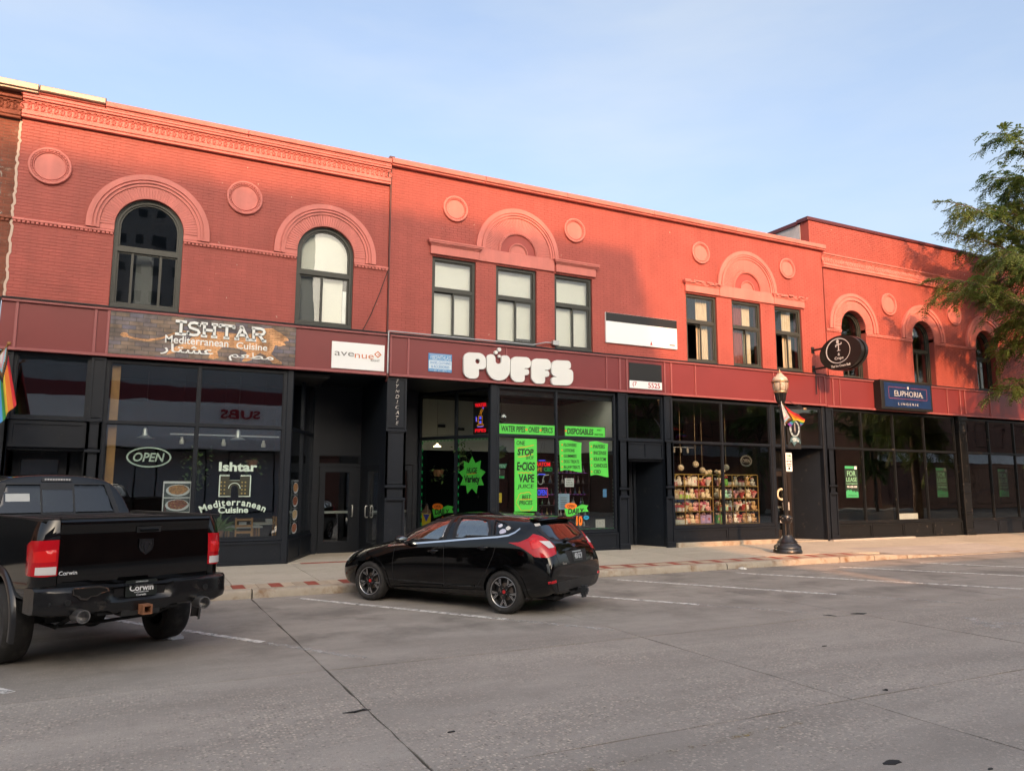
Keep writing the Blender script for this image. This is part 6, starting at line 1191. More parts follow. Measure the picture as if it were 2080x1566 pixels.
# ================================================================== vehicles
M_paint = mat('black_car_paint', (.0018, .0018, .002), .05, spec=.55, dirt=(2.2, (.006, .0055, .005), .5, .8)); M_trimb = mat('black_trim', (.008, .008, .008), .45, var=(6, .2)); M_chrome = mat('chrome', (.75, .75, .75), .12, 1.0)
M_tyre = mat('tyre_rubber', (.018, .017, .016), .8, bump=(40, .3, .004), dirt=(6, (.06, .055, .05), .5, .75)); M_rimb = mat('rim_black', (.012, .012, .012), .35); M_rims = mat('rim_machined', (.55, .55, .55), .3, .9)
M_cglass = glass_mat('car_glass', (.72, .78, .76), 4.5, 0); M_pglass = glass_mat('privacy_glass', (.25, .27, .26), 1.5, 0)
M_lred = mat('lamp_red', (.46, .004, .010), .12, coat=.15); M_lwhite = mat('lamp_clear', (.62, .60, .58), .15, coat=.8); M_lbright = mat('lamp_red_bright', (.66, .012, .012), .2, coat=.1); M_plate = mat('plate_dark', (.03, .035, .035), .5); M_under = mat('underbody', (.01, .01, .01), .8); M_rust = mat('rusty_steel', (.22, .09, .04), .8, var=(15, .4))
M_seat = mat('seat_fabric', (.05, .05, .05), .9); M_dust = mat('dusty_black_plastic', (.020, .019, .018), .55, var=(3, .3), dirt=(4, (.10, .085, .07), .55, .8))

def loft_body(stations, levels=3, crease_st=()):
    """stations: (x, [(y,z)...]) half profiles from bottom centre to roof centre -> smooth closed mesh (bmesh)"""
    bm = bmesh.new(); rows = []
    for x, pr in stations:
        L = [bm.verts.new((x, y, z)) for y, z in pr]; R = [L[0]]+[bm.verts.new((x, -y, z)) for y, z in pr[1:-1]]+[L[-1]]; rows.append((L, R))
    n = len(stations[0][1])
    for i in range(len(rows)-1):
        for k in range(n-1):
            a, b_ = rows[i][0], rows[i+1][0]; bm.faces.new((a[k], a[k+1], b_[k+1], b_[k]))
            a, b_ = rows[i][1], rows[i+1][1]; bm.faces.new((a[k], b_[k], b_[k+1], a[k+1]))
    for idx, rev in ((0, False), (-1, True)):
        L, R = rows[idx]
        for k in range(n-1):
            vs = [L[k]]+([R[k]] if R[k] is not L[k] else [])+([R[k+1]] if R[k+1] is not L[k+1] else [])+[L[k+1]]
            bm.faces.new(vs if not rev else vs[::-1])
    bmesh.ops.recalc_face_normals(bm, faces=bm.faces)
    me = bpy.data.meshes.new('tmp'); bm.to_mesh(me); bm.free()
    ob = bpy.data.objects.new('tmp', me); col.objects.link(ob)
    md = ob.modifiers.new('s', 'SUBSURF'); md.levels = levels; md.render_levels = levels
    dg = bpy.context.evaluated_depsgraph_get(); ev = ob.evaluated_get(dg).to_mesh(); out = bmesh.new(); out.from_mesh(ev)
    bpy.data.objects.remove(ob); bpy.data.meshes.remove(me); return out
class Caster:
    """projects 2-D outlines onto a body along a fixed direction"""
    def __init__(s, bvh, d, u, far=6.0): s.b = bvh; s.d = Vector(d).normalized(); s.u = Vector(u).normalized(); s.far = far
    def hit(s, a, z, off=0.0):
        o = s.u*a+Vector((0, 0, z))-s.d*s.far; r = s.b.ray_cast(o, s.d, s.far*2)
        if r[0] is None: return None
        n = r[1] if r[1].dot(s.d) < 0 else -r[1]; return r[0]+n*off
    def patch(s, poly, off=.004, depth=.02, grid=.05, holes=(), densify=.04):
        def dens(P):
            o = []
            for i in range(len(P)):
                a = Vector(P[i]); c = Vector(P[(i+1) % len(P)]); m = max(1, int((c-a).length/densify)); o += [tuple(a.lerp(c, k/m)) for k in range(m)]
            return o
        P = dens(poly); H = [dens(h) for h in holes]; xs = [p[0] for p in P]; zs = [p[1] for p in P]; I = []; x = min(xs)+grid/2
        while x < max(xs):
            z = min(zs)+grid/2
            while z < max(zs):
                if all((x-p[0])**2+(z-p[1])**2 > (grid*.35)**2 for p in P): I.append((x, z))
                z += grid
            x += grid
        pts, tris = fill(P, H, I); v = []; last = None
        for p in pts:
            q = s.hit(p[0], p[1], off)
            if q is None: q = (last+s.u*(p[0]-lp[0])+Vector((0, 0, p[1]-lp[1]))) if last else s.u*p[0]+Vector((0, 0, p[1]))
            last = q; lp = p; v.append(q)
        n = len(v); b = MB(); b.v = [tuple(q) for q in v]+[tuple(q+s.d*depth) for q in v]; b.f = list(tris)+[tuple(n+i for i in t[::-1]) for t in tris]
        cnt = {}
        for t in tris:
            for i in range(3): e = (t[i], t[(i+1) % 3]); cnt[e] = cnt.get(e, 0)+1
        for (a, c) in list(cnt):
            if (c, a) not in cnt: b.f.append((a, c, n+c, n+a))
        b.m = [0]*len(b.f); return b
    def line(s, pts, w, off=.002, th=.004, step=.03):
        P = []
        for i in range(len(pts)-1):
            a = Vector(pts[i]); c = Vector(pts[i+1]); m = max(1, int((c-a).length/step)); P += [a.lerp(c, k/m) for k in range(m)]
        P.append(Vector(pts[-1])); b = MB(); L = []
        for i in range(len(P)):
            t = (P[min(i+1, len(P)-1)]-P[max(i-1, 0)]).normalized(); nn = Vector((-t.y, t.x))*w/2
            row = [s.hit(q.x, q.y, off) for q in (P[i]+nn, P[i]-nn)]
            if None in row: continue
            L.append(row)
        for i in range(len(L)-1):
            q = [L[i][0], L[i+1][0], L[i+1][1], L[i][1]]; b.add(q+[p+s.d*th for p in q], [(0, 1, 2, 3), (7, 6, 5, 4), (0, 4, 5, 1), (2, 6, 7, 3), (0, 3, 7, 4), (1, 5, 6, 2)])
        return b
def cut(bm, test):
    bmesh.ops.delete(bm, geom=[f for f in bm.faces if test(f.calc_center_median(), f.normal)], context='FACES')
def finish(bm, name, m_, parent):
    me = bpy.data.meshes.new(name); bm.to_mesh(me); me.materials.append(m_); me.polygons.foreach_set('use_smooth', [True]*len(me.polygons)); return link(name, me, parent)
def mirror_b(b):
    c = MB(); c.v = [(v[0], -v[1], v[2]) for v in b.v]; c.f = [f[::-1] for f in b.f]; c.m = list(b.m); return c
def wheel(parent, x, y, r, w, rr_, style, side):
    t = empty('wheel', (x, y, r), parent=parent); Mx = Matrix.Rotation(-side*pi/2, 4, 'X')       # local +z points outward
    b = MB(); h = w/2; b.lathe([(rr_, -h*.8), (rr_+.03, -h), (r-.04, -h), (r-.008, -h*.72), (r, -h*.4), (r, h*.4), (r-.008, h*.72), (r-.04, h), (rr_+.035, h*.98), (rr_+.012, h*.9), (rr_, h*.7), (rr_-.004, h*.3)], 48, Mx, cap=False)
    b.build('tyre', M_tyre, t, smooth=50)
    b = MB(); b.lathe([(rr_-.001, -h*.8), (rr_-.03, -h*.3), (rr_-.035, h*.35), (rr_-.012, h*.72), (rr_+.005, h*.8), (rr_+.005, h*.7)], 40, Mx, cap=False); b.lathe([(.0, h*.10), (rr_-.036, h*.10)], 32, Mx, cap=False)
    if style == 0:
        for i in range(5):
            a = 2*pi*i/5+.3; R = Mx @ Matrix.Rotation(a, 4, 'Z')
            def bar(p, q, w0, w1, z0, z1):
                p = Vector(p); q = Vector(q); d = (q-p).normalized(); nn = Vector((-d.y, d.x)); v = []
                for z in (z0, z1): v += [(*(p+nn*w0), z), (*(q+nn*w1), z), (*(q-nn*w1), z), (*(p-nn*w0), z)]
                b.add(v, [(3, 2, 1, 0), (4, 5, 6, 7), (0, 1, 5, 4), (1, 2, 6, 5), (2, 3, 7, 6), (3, 0, 4, 7)], R)
            bar((.03, 0), (rr_*.56, 0), .032, .026, h*.4, h*.62); bar((rr_*.52, 0), (rr_*.98, rr_*.26), .022, .024, h*.42, h*.66); bar((rr_*.52, 0), (rr_*.98, -rr_*.26), .022, .024, h*.42, h*.66)
    else: b.lathe([(.06, h*.1), (.075, h*.55), (.0, h*.6)], 20, Mx, cap=False); [b.box(-.03, .05, h*.1, .03, rr_-.02, h*.5, Mx @ Matrix.Rotation(i*2*pi/8, 4, 'Z')) for i in range(8)]
    b.build('rim', M_rimb, t, smooth=30)
    if style == 0:
        b = MB(); b.lathe([(rr_-.006, h*.79), (rr_-.001, h*.83), (rr_+.005, h*.82)], 40, Mx, cap=False)
        for i in range(5):
            a = 2*pi*i/5+.3; R = Mx @ Matrix.Rotation(a, 4, 'Z')
            def edge(p, q, w0):
                p = Vector(p); q = Vector(q); d = (q-p).normalized(); nn = Vector((-d.y, d.x))*w0; v = [(*(p+nn), h*.663), (*(q+nn), h*.663), (*(q-nn), h*.663), (*(p-nn), h*.663), (*(p+nn), h*.672), (*(q+nn), h*.672), (*(q-nn), h*.672), (*(p-nn), h*.672)]
                b.add(v, [(3, 2, 1, 0), (4, 5, 6, 7), (0, 1, 5, 4), (1, 2, 6, 5), (2, 3, 7, 6), (3, 0, 4, 7)], R)
            for sg in (1, -1): edge((rr_*.50, sg*.010), (rr_*.97, sg*rr_*.29), .006); edge((rr_*.64, sg*.004), (rr_*.97, sg*rr_*.20), .004)
        b.build('rim_face', M_rims, t); b = MB(); b.lathe([(.028, h*.6), (.028, h*.66), (0, h*.67)], 16, Mx, cap=False); b.build('hub_cap', mat('hub_red', (.42, .02, .02), .4), t); b = MB(); [b.lathe([(.007, h*.6), (.007, h*.64), (0, h*.64)], 6, Mx @ Matrix.Translation((.055*cos(2*pi*i/5), .055*sin(2*pi*i/5), 0)), cap=False) for i in range(5)]; b.build('wheel_nut', M_rims, t)
        b = MB(); b.lathe([(.13, -.01), (.13, .01), (0, .01)], 24, Mx @ Matrix.Translation((0, 0, h*.05))); b.build('brake_disc', mat('brake_steel', (.25, .2, .17), .5, .8), t)
    return t
def seat(parent, x, y, z=.42):
    b = MB(); b.box(x-.25, y-.24, z, x+.25, y+.24, z+.14); b.box(-.07, -.23, 0, .07, .23, .58, Matrix.Translation((x-.24, y, z+.1)) @ Matrix.Rotation(-.25, 4, 'Y')); o = b.build('seat', M_seat, parent)
    b = MB(); b.ball((x-.42, y, z+.80), (.06, .13, .10), 14, 8); b.tube([(x-.38, y-.05, z+.62), (x-.41, y-.05, z+.76)], .008, 5); b.tube([(x-.38, y+.05, z+.62), (x-.41, y+.05, z+.76)], .008, 5); b.build('headrest', M_seat, o, smooth=True)

# ------------------------------------------------------------------ hatchback
ST = [(-.845, [(0, .33), (.52, .33), (.72, .35), (.82, .45), (.83, .58), (.80, .67), (.72, .70), (.54, .715), (.27, .72), (0, .72)]),
 (-.81, [(0, .31), (.55, .31), (.74, .34), (.86, .46), (.87, .60), (.83, .75), (.75, .84), (.60, .885), (.29, .895), (0, .90)]),
 (-.74, [(0, .30), (.55, .30), (.73, .34), (.845, .46), (.855, .66), (.815, .88), (.74, .98), (.60, 1.02), (.3, 1.035), (0, 1.04)]),
 (-.66, [(0, .27), (.6, .27), (.77, .31), (.87, .46), (.88, .72), (.845, .97), (.76, 1.07), (.63, 1.11), (.32, 1.125), (0, 1.13)]),
 (-.52, [(0, .24), (.62, .24), (.80, .28), (.885, .46), (.895, .78), (.862, 1.06), (.78, 1.18), (.66, 1.25), (.34, 1.275), (0, 1.28)]),
 (-.40, [(0, .22), (.62, .22), (.81, .26), (.89, .46), (.90, .80), (.868, 1.10), (.775, 1.26), (.655, 1.37), (.34, 1.41), (0, 1.42)]),
 (-.30, [(0, .21), (.62, .21), (.81, .25), (.89, .46), (.90, .81), (.872, 1.13), (.77, 1.285), (.64, 1.395), (.34, 1.437), (0, 1.447)]),
 (.05, [(0, .20), (.62, .20), (.81, .24), (.89, .45), (.90, .80), (.875, 1.13), (.755, 1.295), (.615, 1.425), (.33, 1.465), (0, 1.475)]),
 (.45, [(0, .19), (.62, .19), (.81, .235), (.885, .45), (.895, .79), (.878, 1.09), (.755, 1.275), (.605, 1.437), (.33, 1.482), (0, 1.492)]),
 (.95, [(0, .19), (.62, .19), (.81, .235), (.885, .45), (.893, .78), (.878, 1.04), (.76, 1.25), (.60, 1.437), (.33, 1.488), (0, 1.498)]),
 (1.4, [(0, .19), (.62, .19), (.81, .235), (.885, .45), (.893, .77), (.878, .995), (.77, 1.20), (.62, 1.388), (.34, 1.448), (0, 1.46)]),
 (1.8, [(0, .19), (.62, .19), (.81, .235), (.885, .45), (.893, .76), (.873, .955), (.79, 1.10), (.68, 1.225), (.37, 1.29), (0, 1.31)]),
 (2.15, [(0, .19), (.62, .19), (.81, .235), (.885, .45), (.89, .74), (.858, .92), (.80, .99), (.70, 1.035), (.4, 1.085), (0, 1.10)]),
 (2.5, [(0, .19), (.62, .19), (.80, .235), (.88, .45), (.885, .70), (.835, .87), (.76, .925), (.60, .955), (.35, .98), (0, .99)]),
 (2.9, [(0, .19), (.62, .19), (.78, .235), (.865, .44), (.87, .66), (.80, .80), (.71, .85), (.53, .88), (.3, .905), (0, .915)]),
 (3.22, [(0, .19), (.58, .19), (.72, .235), (.81, .42), (.81, .60), (.72, .71), (.62, .755), (.46, .785), (.26, .80), (0, .81)]),
 (3.43, [(0, .20), (.45, .20), (.58, .24), (.66, .38), (.66, .53), (.57, .62), (.48, .655), (.36, .68), (.2, .69), (0, .70)]),
 (3.53, [(0, .24), (.30, .24), (.40, .27), (.47, .36), (.47, .47), (.40, .54), (.33, .57), (.24, .59), (.13, .60), (0, .60)])]
def make_hatch(paint, label, cat, loc, rz, detail=True):
    car = empty('hatchback_car', loc, rz, label=label, cat=cat); bm = loft_body(ST, 3); bvh = BVHTree.FromBMesh(bm)
    side = Caster(bvh, (0, -1, 0), (1, 0, 0)); rear = Caster(bvh, (1, 0, 0), (0, 1, 0)); diag = Caster(bvh, (1, -1, 0), (-1, -1, 0)); front = Caster(bvh, (-1, 0, 0), (0, 1, 0)); top = None
    W = [[(1.93, .985), (1.13, 1.055), (1.10, 1.405), (1.3, 1.39), (1.56, 1.315), (1.80, 1.19), (1.97, 1.07)], [(.93, 1.08), (.27, 1.135), (.30, 1.26), (.40, 1.375), (.67, 1.405), (.98, 1.405)], [(.20, 1.155), (.0, 1.19), (-.12, 1.265), (.07, 1.345), (.28, 1.385)]]
    inset = lambda P, k: [(sum(q[0] for q in P)/len(P)+(p[0]-sum(q[0] for q in P)/len(P))*k, sum(q[1] for q in P)/len(P)+(p[1]-sum(q[1] for q in P)/len(P))*k) for p in P]
    RW = [(.58, 1.372), (-.58, 1.372), (-.66, 1.26), (-.60, 1.115), (-.35, 1.075), (.35, 1.075), (.60, 1.115), (.66, 1.26)]; FW = [(.60, 1.36), (-.60, 1.36), (-.72, 1.06), (-.4, 1.10), (.4, 1.10), (.72, 1.06)]
    def test(c, n):
        if abs(c.y) > .45 and any(pip((c.x, c.z), inset(w, .97)) for w in W): return True
        if c.x < -.1 and abs(n.y) < .8 and n.x < -.2 and pip((c.y, c.z), inset(RW, .96)): return True
        if c.x > 1.2 and n.x > .2 and pip((c.y, c.z), inset(FW, .97)): return True
        return abs(c.y) > .5 and any((c.x-wx)**2+(c.z-.325)**2 < .362**2 for wx in (0, 2.648))
    cut(bm, test); finish(bm, 'body', paint, car); bm.free()
    def both(b, name, m_, parent=car, **k): b.build(name, m_, parent, **k); mirror_b(b).build(name, m_, parent, **k)
    for i, w in enumerate(W):
        both(side.patch(inset(w, 1.09), .004, .012, holes=[inset(w, .93)]), 'window_trim', M_trimb); both(side.patch(inset(w, .95), -.004, .004), 'side_window', M_cglass if i < 2 else M_pglass, smooth=True)
    rear.patch(inset(RW, 1.05), .003, .012, holes=[inset(RW, .93)]).build('rear_window_trim', M_trimb, car); rear.patch(inset(RW, .95), -.004, .004).build('rear_window', M_pglass, car, smooth=True)
    front.patch(inset(FW, 1.04), .003, .012, holes=[inset(FW, .94)]).build('windscreen_trim', M_trimb, car); front.patch(inset(FW, .95), -.004, .004).build('windscreen', M_cglass, car, smooth=True)
    both(side.line([(2.28, .915), (1.87, .962), (1.07, 1.04), (.63, 1.088), (.11, 1.135), (-.08, 1.165), (-.18, 1.21), (-.245, 1.268)], .026, .007, .01), 'chrome_strip', M_chrome)
    for wx in (0, 2.648): both(side.patch([(wx+.405*cos(a), .325+.405*sin(a)) for a in [-.28+i*(pi+.56)/26 for i in range(27)]]+[(wx+.352*cos(a), .325+.352*sin(a)) for a in [pi+.28-i*(pi+.56)/26 for i in range(27)]], .010, .05, densify=.1), 'wheel_arch_lip', paint, smooth=50)
    for wx in (0, 2.648):
        b = MB(); b.lathe([(.37, -.1), (.37, .22), (.2, .24)], 20, Matrix.Translation((wx, .63, .325)) @ Matrix.Rotation(pi/2, 4, 'X'), cap=False, a0=-.05, a1=pi+.05); both(b, 'wheel_well', M_under)
        for s_ in (1, -1): wheel(car, wx, s_*.775, .325, .215, .222, 0, s_)
    TL = [(-.545, 1.06), (-.42, 1.072), (-.30, 1.125), (-.215, 1.195), (-.10, 1.165), (.05, 1.075), (.118, 1.0), (.105, .91), (-.05, .862), (-.226, .868), (-.30, .93), (-.396, 1.0), (-.48, 1.035)]
    both(diag.patch(TL, .008, .03), 'tail_lamp', M_lred, smooth=60); both(diag.patch([(-.15, 1.095), (.02, 1.085), (.085, 1.0), (-.02, .99)], .0125, .01), 'reverse_lamp', M_lwhite, smooth=40)
    both(diag.patch([(-.28, 1.09), (-.2, 1.12), (-.1, 1.08), (-.16, 1.0), (-.26, .98)], .0115, .008), 'lamp_core', M_lbright, smooth=60)
    both(side.line([(1.10, 1.0), (1.10, .34)], .007, .0015), 'door_seam', M_under); both(side.line([(.13, 1.0), (.17, .86), (.30, .60), (.50, .36)], .007, .0015), 'door_seam', M_under); both(side.line([(2.12, .88), (2.14, .60), (2.12, .28)], .007, .0015), 'door_seam', M_under); both(side.line([(2.12, .285), (.42, .335)], .008, .0015), 'door_seam', M_under)
    both(side.patch([(2.22, .19), (2.24, .26), (1.9, .275), (.5, .325), (.34, .33), (.36, .23), (1.5, .19)], .012, .05), 'sill_skirt', M_dust)
    both(side.line([(2.02, .315), (1.5, .335), (1.14, .35)], .022, .012, .02), 'door_crease', paint); both(side.line([(1.06, .355), (.75, .37), (.52, .385)], .022, .012, .02), 'door_crease', paint)
    for hx, hz in ((1.31, .875), (.36, .965)):
        p0 = side.hit(hx, hz, .0); b = MB(); b.tube([(hx-.12, p0.y+.02, hz+.012), (hx-.08, p0.y+.04, hz+.01), (hx+.06, p0.y+.04, hz-.002), (hx+.1, p0.y+.015, hz-.006)], [.012, .017, .017, .012], 8); both(b, 'door_handle', paint, smooth=True); both(side.patch(circle(hx+.0, hz-.005, .06, 16, .035), .002, .004), 'handle_recess', M_under)
    b = MB(); b.ball((1.90, .99, 1.045), (.075, .115, .065), 16, 10); both(b, 'door_mirror', paint, smooth=True); b = MB(); b.ball((1.84, .99, 1.045), (.018, .098, .050), 16, 8); both(b, 'mirror_glass', mat('mirror_silver', (.35, .38, .38), .08, 1.0), smooth=True); b = MB(); b.tube([(1.93, .86, .99), (1.91, .93, 1.015)], .025, 6); both(b, 'mirror_arm', M_trimb)
    rear.line([(-.55, 1.405), (.55, 1.405)], .02, .004).build('high_brake_lamp', M_lred, car)
    # spoiler lip, tailgate details, bumper
    b = MB(); v = []
    for i in range(13):
        y = -.60+i*.1; c_ = 1-(abs(y)/.6)**2*.25; v += [(-.30, y, 1.425*1-.04*(1-c_)), (-.47, y, 1.415-.06*(1-c_)), (-.48, y, 1.40-.06*(1-c_)), (-.34, y, 1.385-.05*(1-c_))]
    b.add(v, [(4*i+k, 4*i+(k+1) % 4, 4*(i+1)+(k+1) % 4, 4*(i+1)+k) for i in range(12) for k in range(4)]+[(0, 1, 2, 3), (48, 49, 50, 51)]); b.build('roof_spoiler', paint, car, smooth=40)
    rear.patch([(-.36, .93), (.36, .93), (.29, .745), (-.29, .745)], .001, .004).build('plate_recess', M_under, car)
    b = rear.patch(rect(-.155, .765, .155, .915), .012, .006); o = b.build('licence_plate', M_plate, car); xq = rear.hit(0, .84, .0).x
    M_pw = mat('plate_print', (.62, .66, .68)); lettering('plate_number', '450 GCV', M_pw, o, 0, 0, 0, .26, .085, M=Matrix.Translation((xq-.028, 0, .845)) @ Matrix.Rotation(-pi/2, 4, 'Z') @ Matrix.Rotation(-.16, 4, 'X')); rear.line([(-.15, .905), (.15, .905)], .008, .014).build('plate_border', M_pw, o)
    rear.patch(circle(0, 1.0, .062, 24, .030), .006, .012).build('badge', M_chrome, car); rear.patch(circle(0, 1.0, .052, 24, .023), .008, .012).build('badge_face', mat('badge_navy', (.02, .03, .08), .3), car)
    rear.line([(-.55, .945), (.55, .945)], .022, .008, .012).build('tailgate_ridge', paint, car); rear.line([(.68, 1.0), (.62, .74), (-.62, .74), (-.68, 1.0)], .007, .0015).build('tailgate_seam', M_under, car)
    lettering('model_script', 'Focus', M_chrome, car, 0, 0, 0, .13, .035, M=Matrix.Translation((rear.hit(.47, .76, .006).x-.004, .47, .76)) @ Matrix.Rotation(-pi/2, 4, 'Z'), shear=.2); lettering('model_script', 'SE', M_chrome, car, 0, 0, 0, .07, .035, M=Matrix.Translation((rear.hit(-.5, .76, .006).x-.004, -.5, .76)) @ Matrix.Rotation(-pi/2, 4, 'Z'))
    rear.patch([(-.70, .50), (.70, .50), (.66, .37), (-.66, .37)], .006, .02).build('bumper_insert', M_dust, car); both(diag.patch([(-.06, .525), (.06, .545), (.075, .505), (-.05, .49)], .01, .012), 'bumper_reflector', M_lred)
    b = MB(); b.tube([(-.72, .18, 1.085), (-.70, -.05, 1.09), (-.71, -.28, 1.12)], .014, 6); b.ball((-.72, .16, 1.09), (.04, .06, .03), 10, 8); b.build('rear_wiper', M_trimb, car, smooth=True)
    b = MB(); b.box(-.62, -.03, .30, -1.0, .03, .36); b.box(-.98, -.045, .26, -.90, .045, .40); b.box(-.80, -.2, .28, -.72, .2, .33); b.box(-.95, -.06, .22, -.92, .06, .28); b.build('tow_hitch', mat('hitch_steel', (.04, .045, .05), .45, .5), car)
    b = MB(); b.lathe([(.05, 0), (.04, .02), (.015, .035), (.006, .05)], 12, T(-.12, 0, 1.46)); b.tube([(-.12, 0, 1.49), (-.26, 0, 1.66)], .005, 5); b.build('antenna', M_trimb, car)
    both(front.patch([(.50, .80), (.66, .70), (.72, .62), (.50, .66), (.36, .70)], .006, .02), 'head_lamp', M_lwhite, smooth=40); front.patch([(-.34, .42), (.34, .42), (.30, .28), (-.30, .28)], .003, .02).build('grille', M_under, car)
    b = MB(); b.box(-.4, -.6, .25, 2.4, .6, .3); b.box(-.3, -.62, .3, .2, .62, .62); b.box(2.0, -.65, .6, 2.3, .65, .88); b.build('interior_floor', M_under, car)
    for x, y in ((1.35, .36), (1.35, -.36), (.45, .36), (.45, -.36)): seat(car, x, y)
    b = MB(); b.tube([(1.86+.06*cos(t*pi/8), .36+.18*sin(t*pi/8), .92+.16*cos(t*pi/8)) for t in range(16)], .014, 6, closed=True); b.build('steering_wheel', M_under, car)
    MB().box(-.7, -.55, .22, -.2, .55, .28).build('underbody', M_under, car); MB().tube([(-.3, .3, .28), (-.78, .35, .27)], .03, 10).build('exhaust_pipe', M_under, car); [MB().tube([(x, -.7, .325), (x, .7, .325)], .03, 8).build('axle', M_under, car) for x in (0, 2.648)]
    if detail:
        for k, (u, z, r, c) in enumerate([(.13, 1.30, .035, (.6, .6, .66)), (.045, 1.215, .055, (.5, .5, .62)), (-.03, 1.27, .04, (.62, .62, .6))]):
            pp = side.patch(circle(u, z, r*1.1, 14, r*.75), .003, .003, grid=.03, densify=.03); pp.build('window_sticker', mat('sticker_%d' % k, c, .5, var=(60, .3)), car)
        diag.patch([(-.16, 1.335), (-.06, 1.345), (-.05, 1.31), (-.15, 1.30)], .006, .006).build('white_sticker', mat('white_sticker', (.6, .58, .54), .6), car)
    return car
car = make_hatch(M_paint, 'black five door hatchback parked nose in before the smoke shop', 'car', (5.834, -6.528, .0), radians(122.7))

# ------------------------------------------------------------------ pickup
def make_pickup(loc, rz):
    t = empty('pickup_truck', loc, rz, label='black pickup truck with a damaged rear bumper at the left edge', cat='pickup')
    zi = lambda z: (.05 if z < .72 else 0)+max(0, (z-1.32))**1.5*.55+max(0, .85-z)*.12
    plan = [(1.27, .985)]+[(1.27-i*.075, .985+.012*sin(i/28*pi)) for i in range(1, 29)]+[(-.90, .985), (-.98, .982), (-1.05, .965), (-1.10, .93), (-1.13, .885), (-1.145, .84), (-1.15, .797)]
    zs = [.60, .64, .70, .76, .82, .88, .94, 1.0, 1.06, 1.12, 1.18, 1.24, 1.30, 1.36, 1.42, 1.46, 1.50, 1.53, 1.55]
    v = []; f = []
    for i, (x, y) in enumerate(plan):
        for z in zs:
            k = zi(z); inx = k if x < -1.0 else k*0
            v.append((x+inx*.6, y-k, z+.0))
    n = len(zs); f = [(i*n+k, (i+1)*n+k, (i+1)*n+k+1, i*n+k+1) for i in range(len(plan)-1) for k in range(n-1)]
    def arch_ok(face): c = sum((Vector(v[i]) for i in face), Vector())/4; return (c.x)**2+(c.z-.44)**2 > .52**2 and not (c.x < -1.0 and c.z < .84)
    b = MB(); b.v = v; b.f = [q for q in f if arch_ok(q)]; b.m = [0]*len(b.f)
    bm = bmesh.new(); vv = [bm.verts.new(q) for q in v]; [bm.faces.new([vv[i] for i in q]) for q in f]; bm.faces.new([bm.verts.new(q) for q in ((-1.15, .797, .6), (-1.15, .797, 1.56), (-1.15, .3, 1.56), (-1.15, .3, .6))]); bm.normal_update(); bvh = BVHTree.FromBMesh(bm); bm.free()
    def both(b, name, m_, parent=t, **k): b.build(name, m_, parent, **k); mirror_b(b).build(name, m_, parent, **k)
    for bb in (b, mirror_b(b)): bb.build('bed_side', M_paint, t, smooth=True, fix=False)
    b = MB()
    for i in range(31):
        a = -.25+i*(pi+.5)/30; 
        for r, y in ((.50, .94), (.505, 1.0), (.535, 1.018), (.60, 1.012), (.615, .975)): b.v.append((r*1.06*cos(a), y, .44+r*sin(a)))
    b.f = [(5*i+k, 5*i+5+k, 5*i+6+k, 5*i+1+k) for i in range(30) for k in range(4)]; b.m = [0]*len(b.f); both(b, 'fender_flare', mat('flare_black', (.008, .008, .009), .3, coat=.4), smooth=True)
    dg = Caster(bvh, (1, -.7, 0), (-.7, -1, 0)); U = lambda x, y: (-.7*x-y)/sqrt(1.49)
    TLp = [(U(-.86, .985), 1.30), (U(-.97, .98), 1.345), (U(-1.15, .80), 1.355), (U(-1.15, .80), 1.0), (U(-1.12, .9), .992), (U(-.90, .985), 1.0)]
    both(dg.patch(TLp, .016, .05, densify=.03), 'tail_lamp', M_lred, smooth=60)
    both(dg.patch([(U(-1.06, .955), 1.085), (U(-1.15, .81), 1.09), (U(-1.15, .81), 1.01), (U(-1.06, .955), 1.01)], .021, .012), 'reverse_lamp', M_lwhite, smooth=40)
    both(dg.patch([(U(-1.02, .97), 1.24), (U(-1.15, .82), 1.26), (U(-1.15, .82), 1.14), (U(-1.02, .97), 1.13)], .020, .012), 'lamp_core', M_lbright, smooth=60)
    # tailgate
    b = MB(); ys = [-.79+i*1.58/24 for i in range(25)]; zz = [.865, .88, .95, 1.05, 1.15, 1.25, 1.33, 1.40, 1.445, 1.46, 1.50, 1.53, 1.55, 1.552]
    px = [-1.13, -1.148, -1.158, -1.158, -1.154, -1.15, -1.146, -1.143, -1.142, -1.150, -1.160, -1.155, -1.13, -1.09]
    for y in ys:
        for z, x in zip(zz, px): b.v.append((x-.012*(1-(y/.79)**2), y, z))
    m = len(zz); b.f = [(i*m+k, i*m+k+1, (i+1)*m+k+1, (i+1)*m+k) for i in range(24) for k in range(m-1)]; b.m = [0]*len(b.f); b.box(-1.12, -.785, .87, -1.08, .785, 1.54); tg = b.build('tailgate', M_paint, t, smooth=35)
    Rb = Matrix.Rotation(-pi/2, 4, 'Z')
    b = MB(); b.box(-.13, -.008, -.03, .13, .01, .035, Matrix.Translation((-1.165, -.09, 1.425)) @ Rb); b.build('handle', M_trimb, tg); b = MB(); b.cbox(-.10, -.018, -.012, .10, .0, .016, .004, Matrix.Translation((-1.172, -.09, 1.42)) @ Rb); b.build('handle_lever', M_paint, tg)
    EM = Matrix.Translation((-1.168, -.065, 1.245)) @ Rb; sh = [(-.075, .08), (.075, .08), (.078, .0), (.06, -.045), (0, -.09), (-.06, -.045), (-.078, .0)]
    b = MB(); b.prism(sh, [[(x*.86, z*.86) for x, z in sh]], -.014, .0, EM); b.build('emblem_rim', mat('dark_chrome', (.10, .10, .11), .2, 1), tg)
    b = MB(); b.prism([(x*.85, z*.85) for x, z in sh], (), -.004, .0, EM); b.build('emblem_field', M_trimb, tg)
